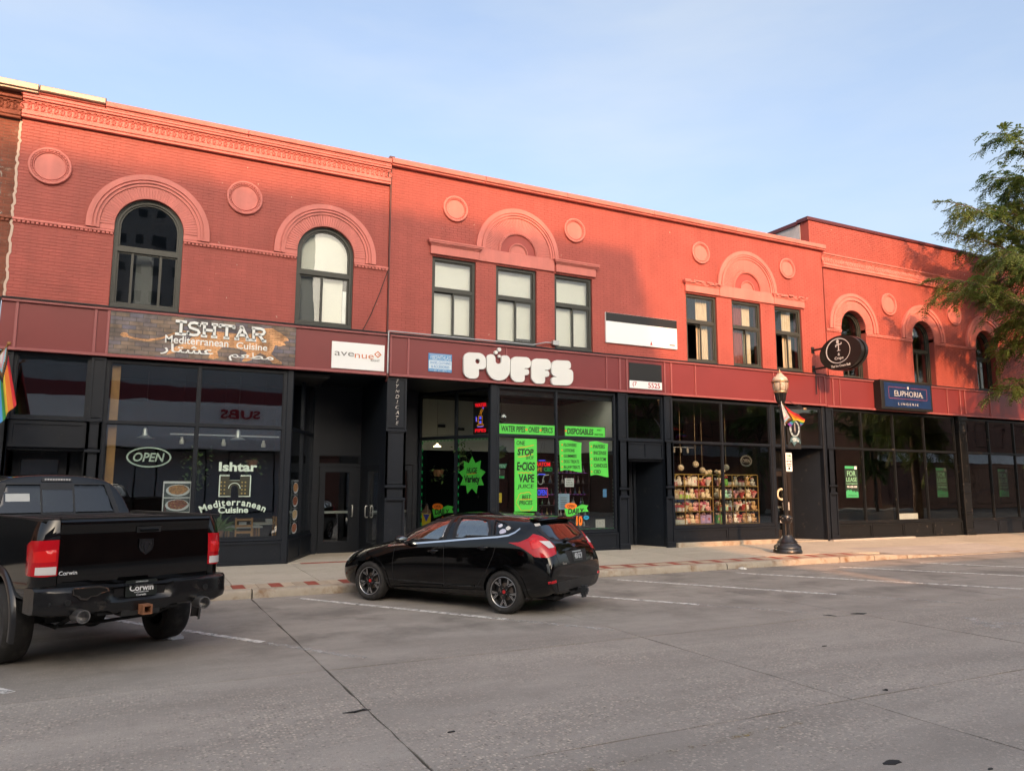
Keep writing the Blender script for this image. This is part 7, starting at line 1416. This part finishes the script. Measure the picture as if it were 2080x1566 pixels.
    b = MB(); b.prism([(-.02, .05), (.02, .05), (.022, -.01), (.010, -.06), (-.010, -.06), (-.022, -.01)], (), -.012, -.005, EM)
    for s_ in (1, -1): b.prism([(s_*.018, .055), (s_*.05, .05), (s_*.06, .015), (s_*.045, -.015), (s_*.03, -.005), (s_*.042, .012), (s_*.035, .03), (s_*.018, .03)], (), -.012, -.005, EM)
    b.build('emblem_head', mat('dark_chrome', (.10, .10, .11), .2, 1), tg)
    lettering('dealer_script', 'Corwin', M_white, tg, 0, 0, 0, .17, .04, M=Matrix.Translation((-1.172, .70, 1.02)) @ Rb)
    # bumper
    b = MB(); ys = [-1.0, -.985, -.95, -.85, -.7, -.55, -.40, -.33, -.26, -.1, .1, .2, .27, .34, .42, .55, .7, .85, .95, .985, 1.0]
    for y in ys:
        e = max(0, abs(y)-.8)/.2; cx = .13*e**2; rec = 1 if -.30 < y < .30 else 0; zt = .885-.01*rec
        prof = [(-1.10+cx*1.6, zt-.01), (-1.27+cx, zt), (-1.31+cx, zt-.025), (-1.315+cx+.055*rec, zt-.05), (-1.315+cx+.055*rec, .74), (-1.325+cx+.02*rec, .70-.01*rec), (-1.30+cx, .62+.02*e-.03*rec), (-1.24+cx, .595+.03*e-.03*rec), (-1.10+cx*1.6, .60+.03*e)]
        b.v += [(x+random.uniform(-.004, .004), y, z+random.uniform(-.003, .003)) for x, z in prof]
    b.f = [(9*i+k, 9*i+k+1, 9*i+10+k, 9*i+9+k) for i in range(len(ys)-1) for k in range(8)]+[tuple(range(9)), tuple(9*(len(ys)-1)+k for k in range(9))]; b.m = [0]*len(b.f); bp = b.build('bumper', mat('scuffed_black_steel', (.006, .006, .0065), .24, var=(5, .3), bump=(9, .35, .008), dirt=(5, (.06, .05, .04), .60, .80)), t, smooth=35)
    hole = [(.69, .865), (.62, .868), (.45, .866), (.37, .845), (.36, .82), (.43, .81), (.46, .79), (.52, .785), (.56, .765), (.61, .775), (.63, .80), (.68, .815)]
    b = MB(); b.prism([(-y, z) for y, z in hole], (), -.003, .0, Matrix.Translation((-1.322, 0, 0)) @ Rb); b.build('dent_hole', mat('hole_black', (.002, .002, .002), 1), bp)
    b = MB(); rr_ = random.Random(2); Q = [(-y, z) for y, z in hole]; Qo = [(q[0]+(q[0]+.53)*.07+rr_.uniform(-.008, .008), q[1]+(q[1]-.82)*.3+rr_.uniform(-.006, .006)) for q in Q]; b.prism(Qo, [Q], -.008, .0, Matrix.Translation((-1.322, 0, 0)) @ Rb); b.build('torn_edge', mat('torn_edge', (.03, .024, .02), .5, dirt=(12, (.2, .09, .05), .55, .65)), bp)
    b = MB()
    for y, z in ((.73, .74), (-.70, .76), (.86, .73), (-.86, .80)): b.lathe([(.032, 0), (.028, .008), (0, .008)], 14, Matrix.Translation((-1.315+(.03 if abs(y) > .8 else 0), y, z)) @ Matrix.Rotation(-pi/2, 4, 'Y'))
    b.build('park_sensor', M_trimb, bp)
    PM = Matrix.Translation((-1.275, -.0, .815)) @ Rb; b = MB(); b.prism(rounded([(-.165, -.085, .015), (.165, -.085, .015), (.165, .085, .015), (-.165, .085, .015)]), (), -.006, .0, PM); pl = b.build('dealer_plate', mat('plate_black', (.008, .012, .01), .4), bp)
    lettering('plate_lettering', 'Corwin', M_white, pl, 0, -.009, .005, .25, .065, M=PM, bold=.02); lettering('plate_lettering', 'corwinauto.com', M_white, pl, 0, -.009, -.038, .15, .014, M=PM); lettering('plate_lettering', 'Corwin', M_white, pl, 0, -.009, -.068, .10, .022, M=PM); lettering('plate_lettering', 'corwinauto.com', M_white, pl, 0, -.009, .07, .13, .012, M=PM); b = MB(); b.box(.105, -.010, .038, .115, -.008, .048, PM); b.build('green_dot', M_green, pl)
    b = MB(); b.box(-.03, -.01, -.05, .03, .01, .05, Matrix.Translation((-1.262, -.38, .82)) @ Rb); b.build('bumper_socket', M_trimb, bp)
    for y in (.62, -.64): b = MB(); b.lathe([(.058, 0), (.066, .01), (.066, .2), (.056, .2), (.055, .02)], 24, Matrix.Translation((-1.24, y, .605)) @ Matrix.Rotation(-pi/2, 4, 'Y'), cap=False); b.lathe([(.055, .08), (0, .08)], 20, Matrix.Translation((-1.24, y, .605)) @ Matrix.Rotation(-pi/2, 4, 'Y'), cap=False); b.build('exhaust_tip', mat('dull_chrome', (.30, .30, .30), .3, .9, dirt=(9, (.08, .06, .05), .5, .7)), t, smooth=35)
    b = MB(); b.prism(rect(-.05, -.05, .05, .05), [rect(-.032, -.032, .032, .032)], -.0, .3, Matrix.Translation((-1.42, -.02, .60)) @ Rb); b.build('hitch_receiver', M_rust, t); b = MB(); b.box(-1.25, -.42, .57, -1.12, .42, .66); b.box(-1.3, -.2, .54, -1.12, .2, .60); b.build('hitch_crossbar', M_under, t); b = MB(); b.tube([(-1.1, -.5, .58), (-.8, -.3, .45), (-.6, .2, .40), (-.7, .6, .42)], .018, 6); b.build('brake_line', M_under, t); b = MB(); b.tube([(0, -.75, .42), (0, .75, .42)], .05, 10); b.ball((0, 0, .42), (.17, .15, .16), 16, 10); b.build('rear_axle', M_under, t); [MB().box(-.95, y, .52, 1.3, y+.08, .66).build('frame_rail', M_under, t) for y in (-.55, .47)]; [MB().tube([(-.9, y, .54), (-.4, y, .37), (.5, y, .37), (.9, y, .52)], .025, 6).build('leaf_spring', M_under, t) for y in (-.52, .52)]; MB().box(-1.05, -.75, .62, 1.3, .75, .72).build('bed_floor', M_under, t)
    for wx in (0, 3.75):
        for s_ in (1, -1): wheel(t, wx, s_*.865, .42, .285, .235, 1, s_)
    b = MB(); b.lathe([(.53, -.05), (.53, .35), (.3, .37)], 18, Matrix.Translation((0, .62, .44)) @ Matrix.Rotation(pi/2, 4, 'X'), cap=False, a0=.0, a1=pi); both(b, 'wheel_well', M_under)
    b = MB(); b.box(-1.09, -.83, 1.47, 1.26, .83, 1.535); [b.box(-1.0+i*.56, -.82, 1.5355, -.98+i*.56, .82, 1.545) for i in range(1, 4)]; b.build('bed_cover', mat('vinyl_black', (.012, .012, .012), .5), t); b = MB(); [b.box(-1.05, s_*.90-.07, 1.535, 1.26, s_*.90+.03, 1.565) for s_ in (1, -1)]; b.box(-1.13, -.78, 1.552, -1.06, .78, 1.572); b.build('bed_rail_cap', M_trimb, t)
    # cab
    cs = [(1.33, [(0, .62), (.60, .62), (.90, .66), (.965, .95), (.975, 1.25), (.94, 1.46), (.84, 1.72), (.70, 1.955), (.36, 2.02), (0, 2.03)]), (1.36, [(0, .60), (.62, .60), (.93, .64), (.985, .95), (.99, 1.25), (.955, 1.47), (.85, 1.73), (.71, 1.965), (.37, 2.035), (0, 2.045)]), (1.5, [(0, .60), (.62, .60), (.94, .64), (.99, .95), (.995, 1.25), (.96, 1.47), (.855, 1.74), (.72, 1.975), (.38, 2.05), (0, 2.06)]),
          (2.5, [(0, .60), (.62, .60), (.94, .64), (.99, .95), (.995, 1.25), (.96, 1.45), (.86, 1.74), (.72, 1.99), (.38, 2.06), (0, 2.07)]), (3.0, [(0, .60), (.62, .60), (.94, .64), (.99, .95), (.995, 1.25), (.96, 1.44), (.87, 1.70), (.74, 1.93), (.38, 2.0), (0, 2.01)]), (3.55, [(0, .60), (.62, .60), (.94, .64), (.99, .95), (.99, 1.25), (.95, 1.42), (.90, 1.48), (.80, 1.52), (.42, 1.57), (0, 1.58)]),
          (3.8, [(0, .60), (.62, .60), (.94, .64), (.99, .95), (.99, 1.2), (.94, 1.36), (.88, 1.41), (.78, 1.44), (.42, 1.47), (0, 1.48)]), (4.5, [(0, .60), (.62, .60), (.92, .64), (.97, .9), (.96, 1.15), (.90, 1.29), (.84, 1.33), (.74, 1.36), (.4, 1.38), (0, 1.39)]), (4.75, [(0, .60), (.6, .60), (.86, .64), (.9, .85), (.9, 1.1), (.84, 1.2), (.78, 1.24), (.68, 1.26), (.36, 1.28), (0, 1.28)]), (4.8, [(0, .65), (.5, .65), (.74, .68), (.78, .85), (.78, 1.05), (.72, 1.13), (.66, 1.16), (.56, 1.18), (.3, 1.19), (0, 1.19)])]
    bm = loft_body(cs, 3)
    for q in bm.verts:
        if q.co.x < 1.95 and q.co.z > 1.48: q.co.x += (q.co.z-1.48)*.34*(1.95-q.co.x)/.62
    bv = BVHTree.FromBMesh(bm); rear = Caster(bv, (1, 0, 0), (0, 1, 0)); side = Caster(bv, (0, -1, 0), (1, 0, 0)); fr = Caster(bv, (-1, 0, 0), (0, 1, 0)); RW = [(-.74, 1.53), (.74, 1.53), (.62, 1.925), (-.62, 1.925)]; SW = [[(1.52, 1.5), (2.25, 1.49), (2.25, 1.92), (1.62, 1.91)], [(2.36, 1.49), (3.3, 1.47), (3.0, 1.88), (2.36, 1.92)]]; FWp = [(-.85, 1.56), (.85, 1.56), (.70, 1.92), (-.70, 1.92)]
    ins = lambda P, k: [(sum(q[0] for q in P)/len(P)+(p[0]-sum(q[0] for q in P)/len(P))*k, sum(q[1] for q in P)/len(P)+(p[1]-sum(q[1] for q in P)/len(P))*k) for p in P]
    cut(bm, lambda c, n: (c.x < 1.62 and n.x < -.4 and pip((c.y, c.z), ins(RW, .98))) or (abs(c.y) > .6 and any(pip((c.x, c.z), ins(w, .97)) for w in SW)) or (c.x > 2.8 and n.x > .2 and c.z > 1.55 and pip((c.y, c.z), ins(FWp, .97))) or (abs(c.y) > .6 and (c.x-3.75)**2+(c.z-.42)**2 < .5**2))
    finish(bm, 'cab', M_paint, t); bm.free()
    rear.patch(ins(RW, 1.05), .004, .015, holes=[ins(RW, .95)]).build('rear_window_trim', M_trimb, t); rw = rear.patch(ins(RW, .96), -.002, .004).build('rear_window', M_pglass, t, smooth=True)
    b = rear.patch(rect(-.205, 1.53, .205, 1.925), .004, .012, holes=[rect(-.185, 1.55, .185, 1.85)]); b.build('slider_frame', M_trimb, rw)
    for w in SW: both(side.patch(ins(w, 1.06), .004, .012, holes=[ins(w, .95)]), 'window_trim', M_trimb); both(side.patch(ins(w, .97), -.002, .004), 'side_window', M_pglass, smooth=True)
    fr.patch(ins(FWp, .98), -.002, .004).build('windscreen', M_cglass, t, smooth=True)
    rear.patch(rounded([(-.19, 1.955, .015), (.19, 1.955, .015), (.18, 2.005, .015), (-.18, 2.005, .015)]), .014, .03).build('high_brake_lamp', M_trimb, t); b = MB(); x_ = rear.hit(0, 1.98).x-.018; [b.lathe([(.014, 0), (.010, .006), (0, .006)], 8, Matrix.Translation((x_, -.145+i*.032, 1.982)) @ Matrix.Rotation(-pi/2, 4, 'Y')) for i in range(10)]; b.build('lamp_diode', M_lwhite, t)
    for x, y in ((2.6, .42), (2.6, -.42)): seat(t, x, y, .95)
    b = MB(); b.box(1.6, -.75, .95, 1.9, .75, 1.5); b.box(1.45, -.85, .8, 3.4, .85, .9); b.box(3.2, -.85, 1.2, 3.5, .85, 1.45); b.build('cab_interior', M_seat, t)
    rear.patch(rect(.33, 1.70, .60, 1.80), .0, .004).build('paper_tag', mat('paper_tag', (.5, .52, .5), .7), t)
    b = MB(); b.ball((3.35, 1.18, 1.5), (.09, .12, .17), 14, 10); b.tube([(3.4, .95, 1.42), (3.36, 1.1, 1.45)], .03, 6); both(b, 'door_mirror', M_trimb, smooth=True)
    both(fr.patch([(.5, 1.12), (.72, 1.1), (.74, .95), (.5, .95)], .006, .02), 'head_lamp', M_lwhite); fr.patch([(-.48, 1.12), (.48, 1.12), (.44, .78), (-.44, .78)], .006, .02).build('grille', M_chrome, t)
    return t
pickup = make_pickup((-.331, -7.082, 0), radians(112.4))
# blue car waiting across the street, seen mirrored in the gift shop glass
make_hatch(mat('blue_car_paint', (.03, .055, .13), .25, coat=1.0), 'dark blue hatchback standing on the far side of the street', 'car', (29.5, -20.5, 0), 0.0, False)
# ================================================================== street lamp, banner, flags, parking sign
LX, LY, LZ = 15.76, -2.45, .165
M_lpost = mat('lamp_post_black', (.010, .010, .011), .35, coat=.3, var=(8, .3)); M_bronze = mat('lamp_bronze', (.45, .30, .17), .35, .8); M_lglass = mat('lamp_glass', (.72, .62, .50), .25, spec=.6, trans=.35)
b = MB(); b.cbox(-1.05+15.9-.35, 0, 0, 15.9+.5, .9, .03, .004); b.v = [(v[0]+.0, v[1]-2.92, v[2]+.135) for v in b.v]; b.build('lamp_footing', M_walk, walk)
lamp = empty('street_lamp', (LX, LY, LZ), label='black fluted street lamp with acorn globe on the kerb pavement', cat='street lamp')
def flute(r0, z0, r1, z1, n=20, amp=.10):
    b_ = MB(); v = []; m = n*2
    for r, z in ((r0, z0), (r1, z1)):
        for i in range(m): a = 2*pi*i/m; q = r*(1-(amp if i % 2 else 0)); v.append((q*cos(a), q*sin(a), z))
    b_.add(v, [(i, (i+1) % m, m+(i+1) % m, m+i) for i in range(m)]); return b_
b = MB(); b.lathe([(.37, 0), (.375, .06), (.35, .10), (.34, .12), (.355, .14), (.34, .19), (.27, .24), (.255, .27), (.265, .29), (.22, .33), (.15, .42), (.13, .47)], 32); b.build('base', M_lpost, lamp, smooth=40)
flute(.125, .47, .105, .80, 14, .12).build('base_shaft', M_lpost, lamp); b = MB(); b.lathe([(.105, .78), (.14, .82), (.145, .87), (.12, .90), (.135, .93), (.12, .98), (.07, 1.0)], 24)
for i in range(8): a = i*pi/4; b.ball((.135*cos(a), .135*sin(a), .90), (.03, .03, .05), 8, 6)
b.build('base_collar', M_lpost, lamp, smooth=40)
flute(.07, .99, .055, 3.9, 12, .12).build('pole', M_lpost, lamp)
b = MB(); b.lathe([(.055, 3.88), (.075, 3.9), (.075, 3.95), (.06, 3.98), (.08, 4.02), (.12, 4.06), (.13, 4.1)], 24); b.build('capital', M_lpost, lamp, smooth=40); flute(.125, 4.10, .165, 4.30, 16, .12).build('fluted_cup', M_lpost, lamp)
b = MB(); b.lathe([(.165, 4.29), (.18, 4.31), (.17, 4.34), (.13, 4.34)], 24); b.build('globe_seat', M_bronze, lamp, smooth=40)
b = MB(); b.lathe([(.13, 4.335), (.17, 4.38), (.195, 4.46), (.20, 4.54), (.195, 4.59)], 28, cap=False); b.lathe([(.10, 4.335), (.10, 4.57), (0, 4.58)], 18); b.build('globe', M_lglass, lamp, smooth=True)
b = MB(); [b.tube([(q*cos(a), q*sin(a), z) for q, z in ((.175, 4.335), (.195, 4.40), (.212, 4.48), (.215, 4.56), (.22, 4.60))], .008, 5) for a in [i*pi/4 for i in range(8)]]; b.lathe([(.20, 4.585), (.235, 4.59), (.235, 4.615), (.215, 4.625), (.20, 4.64)], 28, cap=False); b.build('globe_cage', M_bronze, lamp, smooth=True)
b = MB(); b.lathe([(.205, 4.635), (.20, 4.68), (.17, 4.73), (.12, 4.76), (.10, 4.79), (.075, 4.81), (.07, 4.84)], 24, cap=False); b.build('globe_dome', M_lglass, lamp, smooth=True); b = MB(); b.lathe([(.075, 4.835), (.045, 4.86), (.02, 4.87), (.022, 4.90), (.012, 4.93), (0, 4.97)], 14); b.build('finial', M_bronze, lamp, smooth=True)
b = MB(); b.tube([(.05, 0, 3.84), (.3, 0, 3.86), (.85, 0, 3.90)], .014, 6); b.tube([(.10+.10*(1-t/14)*cos(t*.75+2.4), 0, 3.99+.10*(1-t/14)*sin(t*.75+2.4)) for t in range(13)], .009, 5); b.tube([(.2, 0, 4.07), (.33, 0, 4.08), (.5, 0, 4.0), (.65, 0, 3.95)], .009, 5); b.tube([(.70+.08*(1-t/14)*cos(t*.75-2.2), 0, 3.97+.08*(1-t/14)*sin(t*.75-2.2)) for t in range(13)], .009, 5); b.build('scroll_bracket', M_lpost, lamp); b = MB(); b.ball((.9, 0, 3.90), (.075, .035, .035), 12, 8); b.build('bracket_finial', M_bronze, lamp, smooth=True)
b = MB(); [b.box(.05, -.012, z, .68, .012, z+.024) for z in (3.60, 2.77)]; b.build('banner_arm', M_lpost, lamp)
# banner with an astronaut print
bn = empty('lamp_banner', (LX+.2, LY, LZ+2.79), label='black lamp post banner with a pale astronaut print', cat='banner')
def bw(x, z): return .012*sin(x*7+z*3)
b = MB(); n_ = 10
for yo in (0, .004):
    base = len(b.v); [b.v.append((.48*i/n_, bw(.48*i/n_, .82*k/n_)+yo, .82*k/n_)) for i in range(n_+1) for k in range(n_+1)]; b.f += [(base+i*(n_+1)+k, base+(i+1)*(n_+1)+k, base+(i+1)*(n_+1)+k+1, base+i*(n_+1)+k+1) for i in range(n_) for k in range(n_)]
b.m = [0]*len(b.f); b.build('cloth', mat('banner_black', (.008, .009, .010), .7), bn, smooth=True)
def prn(name, poly, m_, y): b_ = MB(); b_.prism(poly, (), y, y+.002); return b_.build(name, m_, bn)
M_as = mat('print_pale', (.30, .38, .40), .7, var=(14, .7)); M_at = mat('print_teal', (.06, .13, .15), .7, var=(16, .6)); M_av = mat('print_dark', (.008, .008, .012), .4)
prn('print', circle(.24, .54, .19, 24, .23), M_as, -.024); prn('print', circle(.25, .54, .13, 24, .185), M_av, -.027); prn('print', [(.22, .68), (.26, .70), (.28, .5), (.25, .42), (.22, .5)], mat('print_glare', (.22, .20, .2), .6), -.029); prn('print', [(.03, .12), (.08, .28), (.18, .33), (.32, .33), (.42, .26), (.46, .12), (.4, .16), (.34, .2), (.26, .12), (.2, .06), (.14, .14), (.08, .2)], M_at, -.024); prn('print', [(.12, .26), (.2, .30), (.3, .29), (.38, .22), (.36, .17), (.26, .2), (.18, .17)], M_as, -.027)
# parking sign
s = empty('parking_sign', (LX+.09, LY-.10, LZ+2.16), label='small white parking rules sign on the street lamp pole', cat='sign'); b = MB(); b.prism(rounded([(-.115, 0, .02), (.115, 0, .02), (.115, .50, .02), (-.115, .50, .02)]), (), 0, .004); b.build('panel', M_white, s); M_gt = mat('print_green', (.04, .26, .12), .6)
lettering('lettering', '2 HR', M_gt, s, 0, -.004, .42, .16, .07, bold=.02); lettering('lettering', 'PARKING', M_gt, s, 0, -.004, .34, .17, .03); b = MB(); b.ribbon([(-.08, .27), (.08, .27)], .018, -.004); b.prism([(-.10, .27), (-.06, .30), (-.06, .24)], (), -.004, -.001); b.prism([(.10, .27), (.06, .30), (.06, .24)], (), -.004, -.001); b.build('arrow_print', M_ink, s); lettering('lettering', 'NO PARKING', M_rd, s, 0, -.004, .20, .18, .03); lettering('lettering', '2AM-6AM', M_rd, s, 0, -.004, .15, .15, .03); b = MB(); b.box(-.03, -.003, .05, .03, -.001, .11); b.build('tow_symbol', M_ink, s); b = MB(); [b.box(-.02, .004, z, .02, .10, z+.03) for z in (.08, .4)]; b.build('clamp', M_steel, s)
FLC = [mat('flag_'+n, c, .75) for n, c in (('red', (.50, .02, .03)), ('orange', (.62, .17, .02)), ('yellow', (.60, .44, .03)), ('green', (.03, .22, .05)), ('blue', (.06, .25, .55)), ('purple', (.20, .04, .34)), ('white', (.62, .62, .62)), ('pink', (.60, .32, .38)), ('pale_blue', (.25, .48, .58)), ('brown', (.16, .07, .02)), ('black', (.01, .01, .01)))]
def flag_cloth(parent, fn, flip=False, nu=36, nv=24):
    b_ = MB()
    for i in range(nu+1):
        for k in range(nv+1): b_.v.append(tuple(fn(i/nu, k/nv)))
    for i in range(nu):
        for k in range(nv):
            u = (i+.5)/nu; v = (k+.5)/nv; d = u*1.6+abs(v-.5)*1.0          # chevrons point along the flag
            m = 6 if d < .28 else 7 if d < .40 else 8 if d < .52 else 9 if d < .64 else 10 if d < .76 else int(v*6)
            b_.f.append((i*(nv+1)+k, (i+1)*(nv+1)+k, (i+1)*(nv+1)+k+1, i*(nv+1)+k+1)); b_.m.append(m)
    return b_.build('cloth', FLC, parent, smooth=True, fix=False)
fl = empty('pride_flag', (LX, LY, LZ+3.4), label='rainbow chevron flag flying from the street lamp pole', cat='flag', group='rainbow chevron flags')
b = MB(); b.tube([(.05, -.06, .0), (-.25, -.25, .62)], .011, 6); b.build('staff', M_white, fl)
def f1(u, v):
    a = Vector((-.25, -.25, .60)).lerp(Vector((.0, -.10, .08)), v); e = Vector((.80, -.10, .24)).lerp(Vector((.80, .10, .06)), v); p = a.lerp(e, u); return p+Vector((0, .05*sin(u*9+v*3)*u, -.10*sin(u*pi)*(.6+.4*v)+.03*sin(u*11)*u))
flag_cloth(fl, f1)
fl = empty('pride_flag', (-2.95, -.02, 3.5), label='rainbow chevron flag on a wooden wall staff at the left edge', cat='flag', group='rainbow chevron flags')
b = MB(); b.tube([(0, 0, 0), (.74, -.98, 1.02)], .016, 8); b.build('staff', M_wood, fl); b = MB(); b.ball((.74, -.98, 1.02), .035, 10, 8); b.build('staff_tip', M_wood, fl, smooth=True); b = MB(); b.box(-.05, -.02, -.1, .05, .02, .1); b.build('wall_bracket', M_steel, fl)
def f2(u, v):
    a = Vector((.70, -.94, .98)).lerp(Vector((.50, -.68, .72)), v); d = Vector((.24-.12*v, -.08+.06*sin(v*9), -1.08-.22*v)); return a+d*u+Vector((.015*sin(v*13)*u, .07*sin(v*11+u*2)*u, 0))
flag_cloth(fl, f2)

# ================================================================== street trees
def leaf_mat(name, c1, c2):
    m = bpy.data.materials.new(name); m.use_nodes = True; n = m.node_tree.nodes; l = m.node_tree.links; p = n['Principled BSDF']; p.inputs['Roughness'].default_value = .55
    g_ = n.new('ShaderNodeNewGeometry'); t = n.new('ShaderNodeTexNoise'); t.inputs['Scale'].default_value = 1.3; t.inputs['Detail'].default_value = 4; l.new(g_.outputs['Position'], t.inputs['Vector']); r = n.new('ShaderNodeMapRange'); r.inputs['From Min'].default_value = .35; r.inputs['From Max'].default_value = .65; l.new(t.outputs['Fac'], r.inputs['Value'])
    x = n.new('ShaderNodeMixRGB'); x.inputs['Color1'].default_value = (*c1, 1); x.inputs['Color2'].default_value = (*c2, 1); l.new(r.outputs[0], x.inputs['Fac']); l.new(x.outputs[0], p.inputs['Base Color'])
    tr = n.new('ShaderNodeBsdfTranslucent'); l.new(x.outputs[0], tr.inputs['Color']); mx = n.new('ShaderNodeMixShader'); mx.inputs['Fac'].default_value = .45; l.new(p.outputs[0], mx.inputs[1]); l.new(tr.outputs[0], mx.inputs[2]); l.new(mx.outputs[0], n['Material Output'].inputs['Surface']); return m
M_tl = leaf_mat('locust_leaf', (.085, .150, .034), (.165, .215, .055)); M_bark = mat('tree_bark', (.10, .075, .055), .9, var=(6, .3), bump=(25, .8, .02))
def make_tree(loc, label, seed, R=(6.3, 2.3, 5.0), zc=10.4):
    rr_ = random.Random(seed); t = empty('locust_tree', loc, label=label, cat='tree', group='street trees'); V = Vector
    b = MB(); b.tube([(0, 0, -.05), (.03, .02, 1.5), (-.02, 0, 3.2), (.05, .03, 5.0), (.0, .08, 7.0), (.1, 0, 9.5), (.05, .05, 13.6)], [.20, .17, .15, .13, .10, .06, .02], 12)
    lv = []; lf = []
    def frond(p, d, L):
        d = d.normalized(); s = d.cross(V((0, 0, 1))); s = s.normalized() if s.length > 1e-3 else V((1, 0, 0)); n = 6; nrm = s.cross(d)
        for i in range(n):
            q = p+d*L*(i+.6)/n+V((0, 0, -.5*L*((i+.6)/n)**2)); w = L*.36*(1-.45*abs(i/n-.35))
            for sg in (1, -1):
                e = (s*sg+d*.35+nrm*rr_.uniform(-.5, .3)+V((0, 0, -.25))).normalized()*w; h = d*L*.085; k = len(lv)
                lv.extend((q, q+e*.5+h, q+e, q+e*.5-h)); lf.append((k, k+1, k+2, k+3))
    nb = 54
    for i in range(nb):
        a = i*2.399+rr_.uniform(-.3, .3); h0 = 3.6+8.6*(i/nb)**.9; el = rr_.uniform(.02, .62)+.5*(i/nb); dirn = V((cos(a)*cos(el), sin(a)*cos(el), sin(el)))
        st = V((0, 0, h0)); k = 0
        # length until the crown ellipsoid is reached
        L = .6
        while L < 8:
            p = st+dirn*L; q = ((p.x/R[0])**2+(p.y/R[1])**2+((p.z-zc)/R[2])**2)
            if q > 1: break
            L += .15
        L *= rr_.uniform(.82, 1.08); L = max(L, 1.2); P = []; seg = 9; wob_ = V((rr_.uniform(-.3, .3), rr_.uniform(-.3, .3), rr_.uniform(-.1, .3)))
        for s_ in range(seg+1):
            u = s_/seg; P.append(st+dirn*L*u+wob_*sin(u*pi)*.8+V((0, 0, -1.15*u**2.6)))
        b.tube(P, [max(.008, .055*(1-u/seg)+.006) for u in range(seg+1)], 6)
        nt = int(9+L*4.3)
        for j in range(nt):
            u = .22+.78*(j+rr_.random())/nt; k = min(seg-1, int(u*seg)); p = P[k].lerp(P[k+1], u*seg-k); ax = (P[k+1]-P[k]).normalized(); sd = ax.cross(V((0, 0, 1))).normalized()*rr_.choice((1, -1)); td = (sd*rr_.uniform(.5, 1.1)+ax*rr_.uniform(.4, 1.0)+V((0, 0, rr_.uniform(-.65, .75)))).normalized(); TL_ = rr_.uniform(.5, 1.25)*(1.15-.4*u)
            tp = [p+td*TL_*w+V((0, 0, -.30*w*w)) for w in (0, .35, .7, 1)]; b.tube(tp, [.012, .009, .006, .003], 4, cap=False)
            for w in range(13):
                x = (w+1)/13; kk = min(2, int(x*3)); q = tp[kk].lerp(tp[kk+1], x*3-kk); fd = (td*rr_.uniform(.2, .9)+td.cross(V((0, 0, 1)))*rr_.uniform(-1, 1)+V((0, 0, rr_.uniform(-.7, .25)))); frond(q, fd, rr_.uniform(.20, .34))
    b.build('trunk', M_bark, t, smooth=True, fix=False); c = MB(); c.v = [tuple(p) for p in lv]; c.f = lf; c.m = [0]*len(lf); c.build('crown', M_tl, t, fix=False)
    return t
tree = make_tree((29.1, -3.05, .1), 'feathery street tree at the right edge shading the tall building', 5)
for i, (x, y, rz, s_, l) in enumerate([(30.5, -23.0, 1.0, .92, 'street tree across the road near the blue car'), (40.5, -23.2, 2.4, 1.0, 'street tree farther along the opposite pavement'), (52.0, -22.8, 4.1, .95, 'street tree at the far corner across the road')]):
    c = copy_tree(tree); c.location = (x, y, .1); c.rotation_euler = (0, 0, rz); c.scale = (s_*.8, s_*.8, s_*.85); c['label'] = l
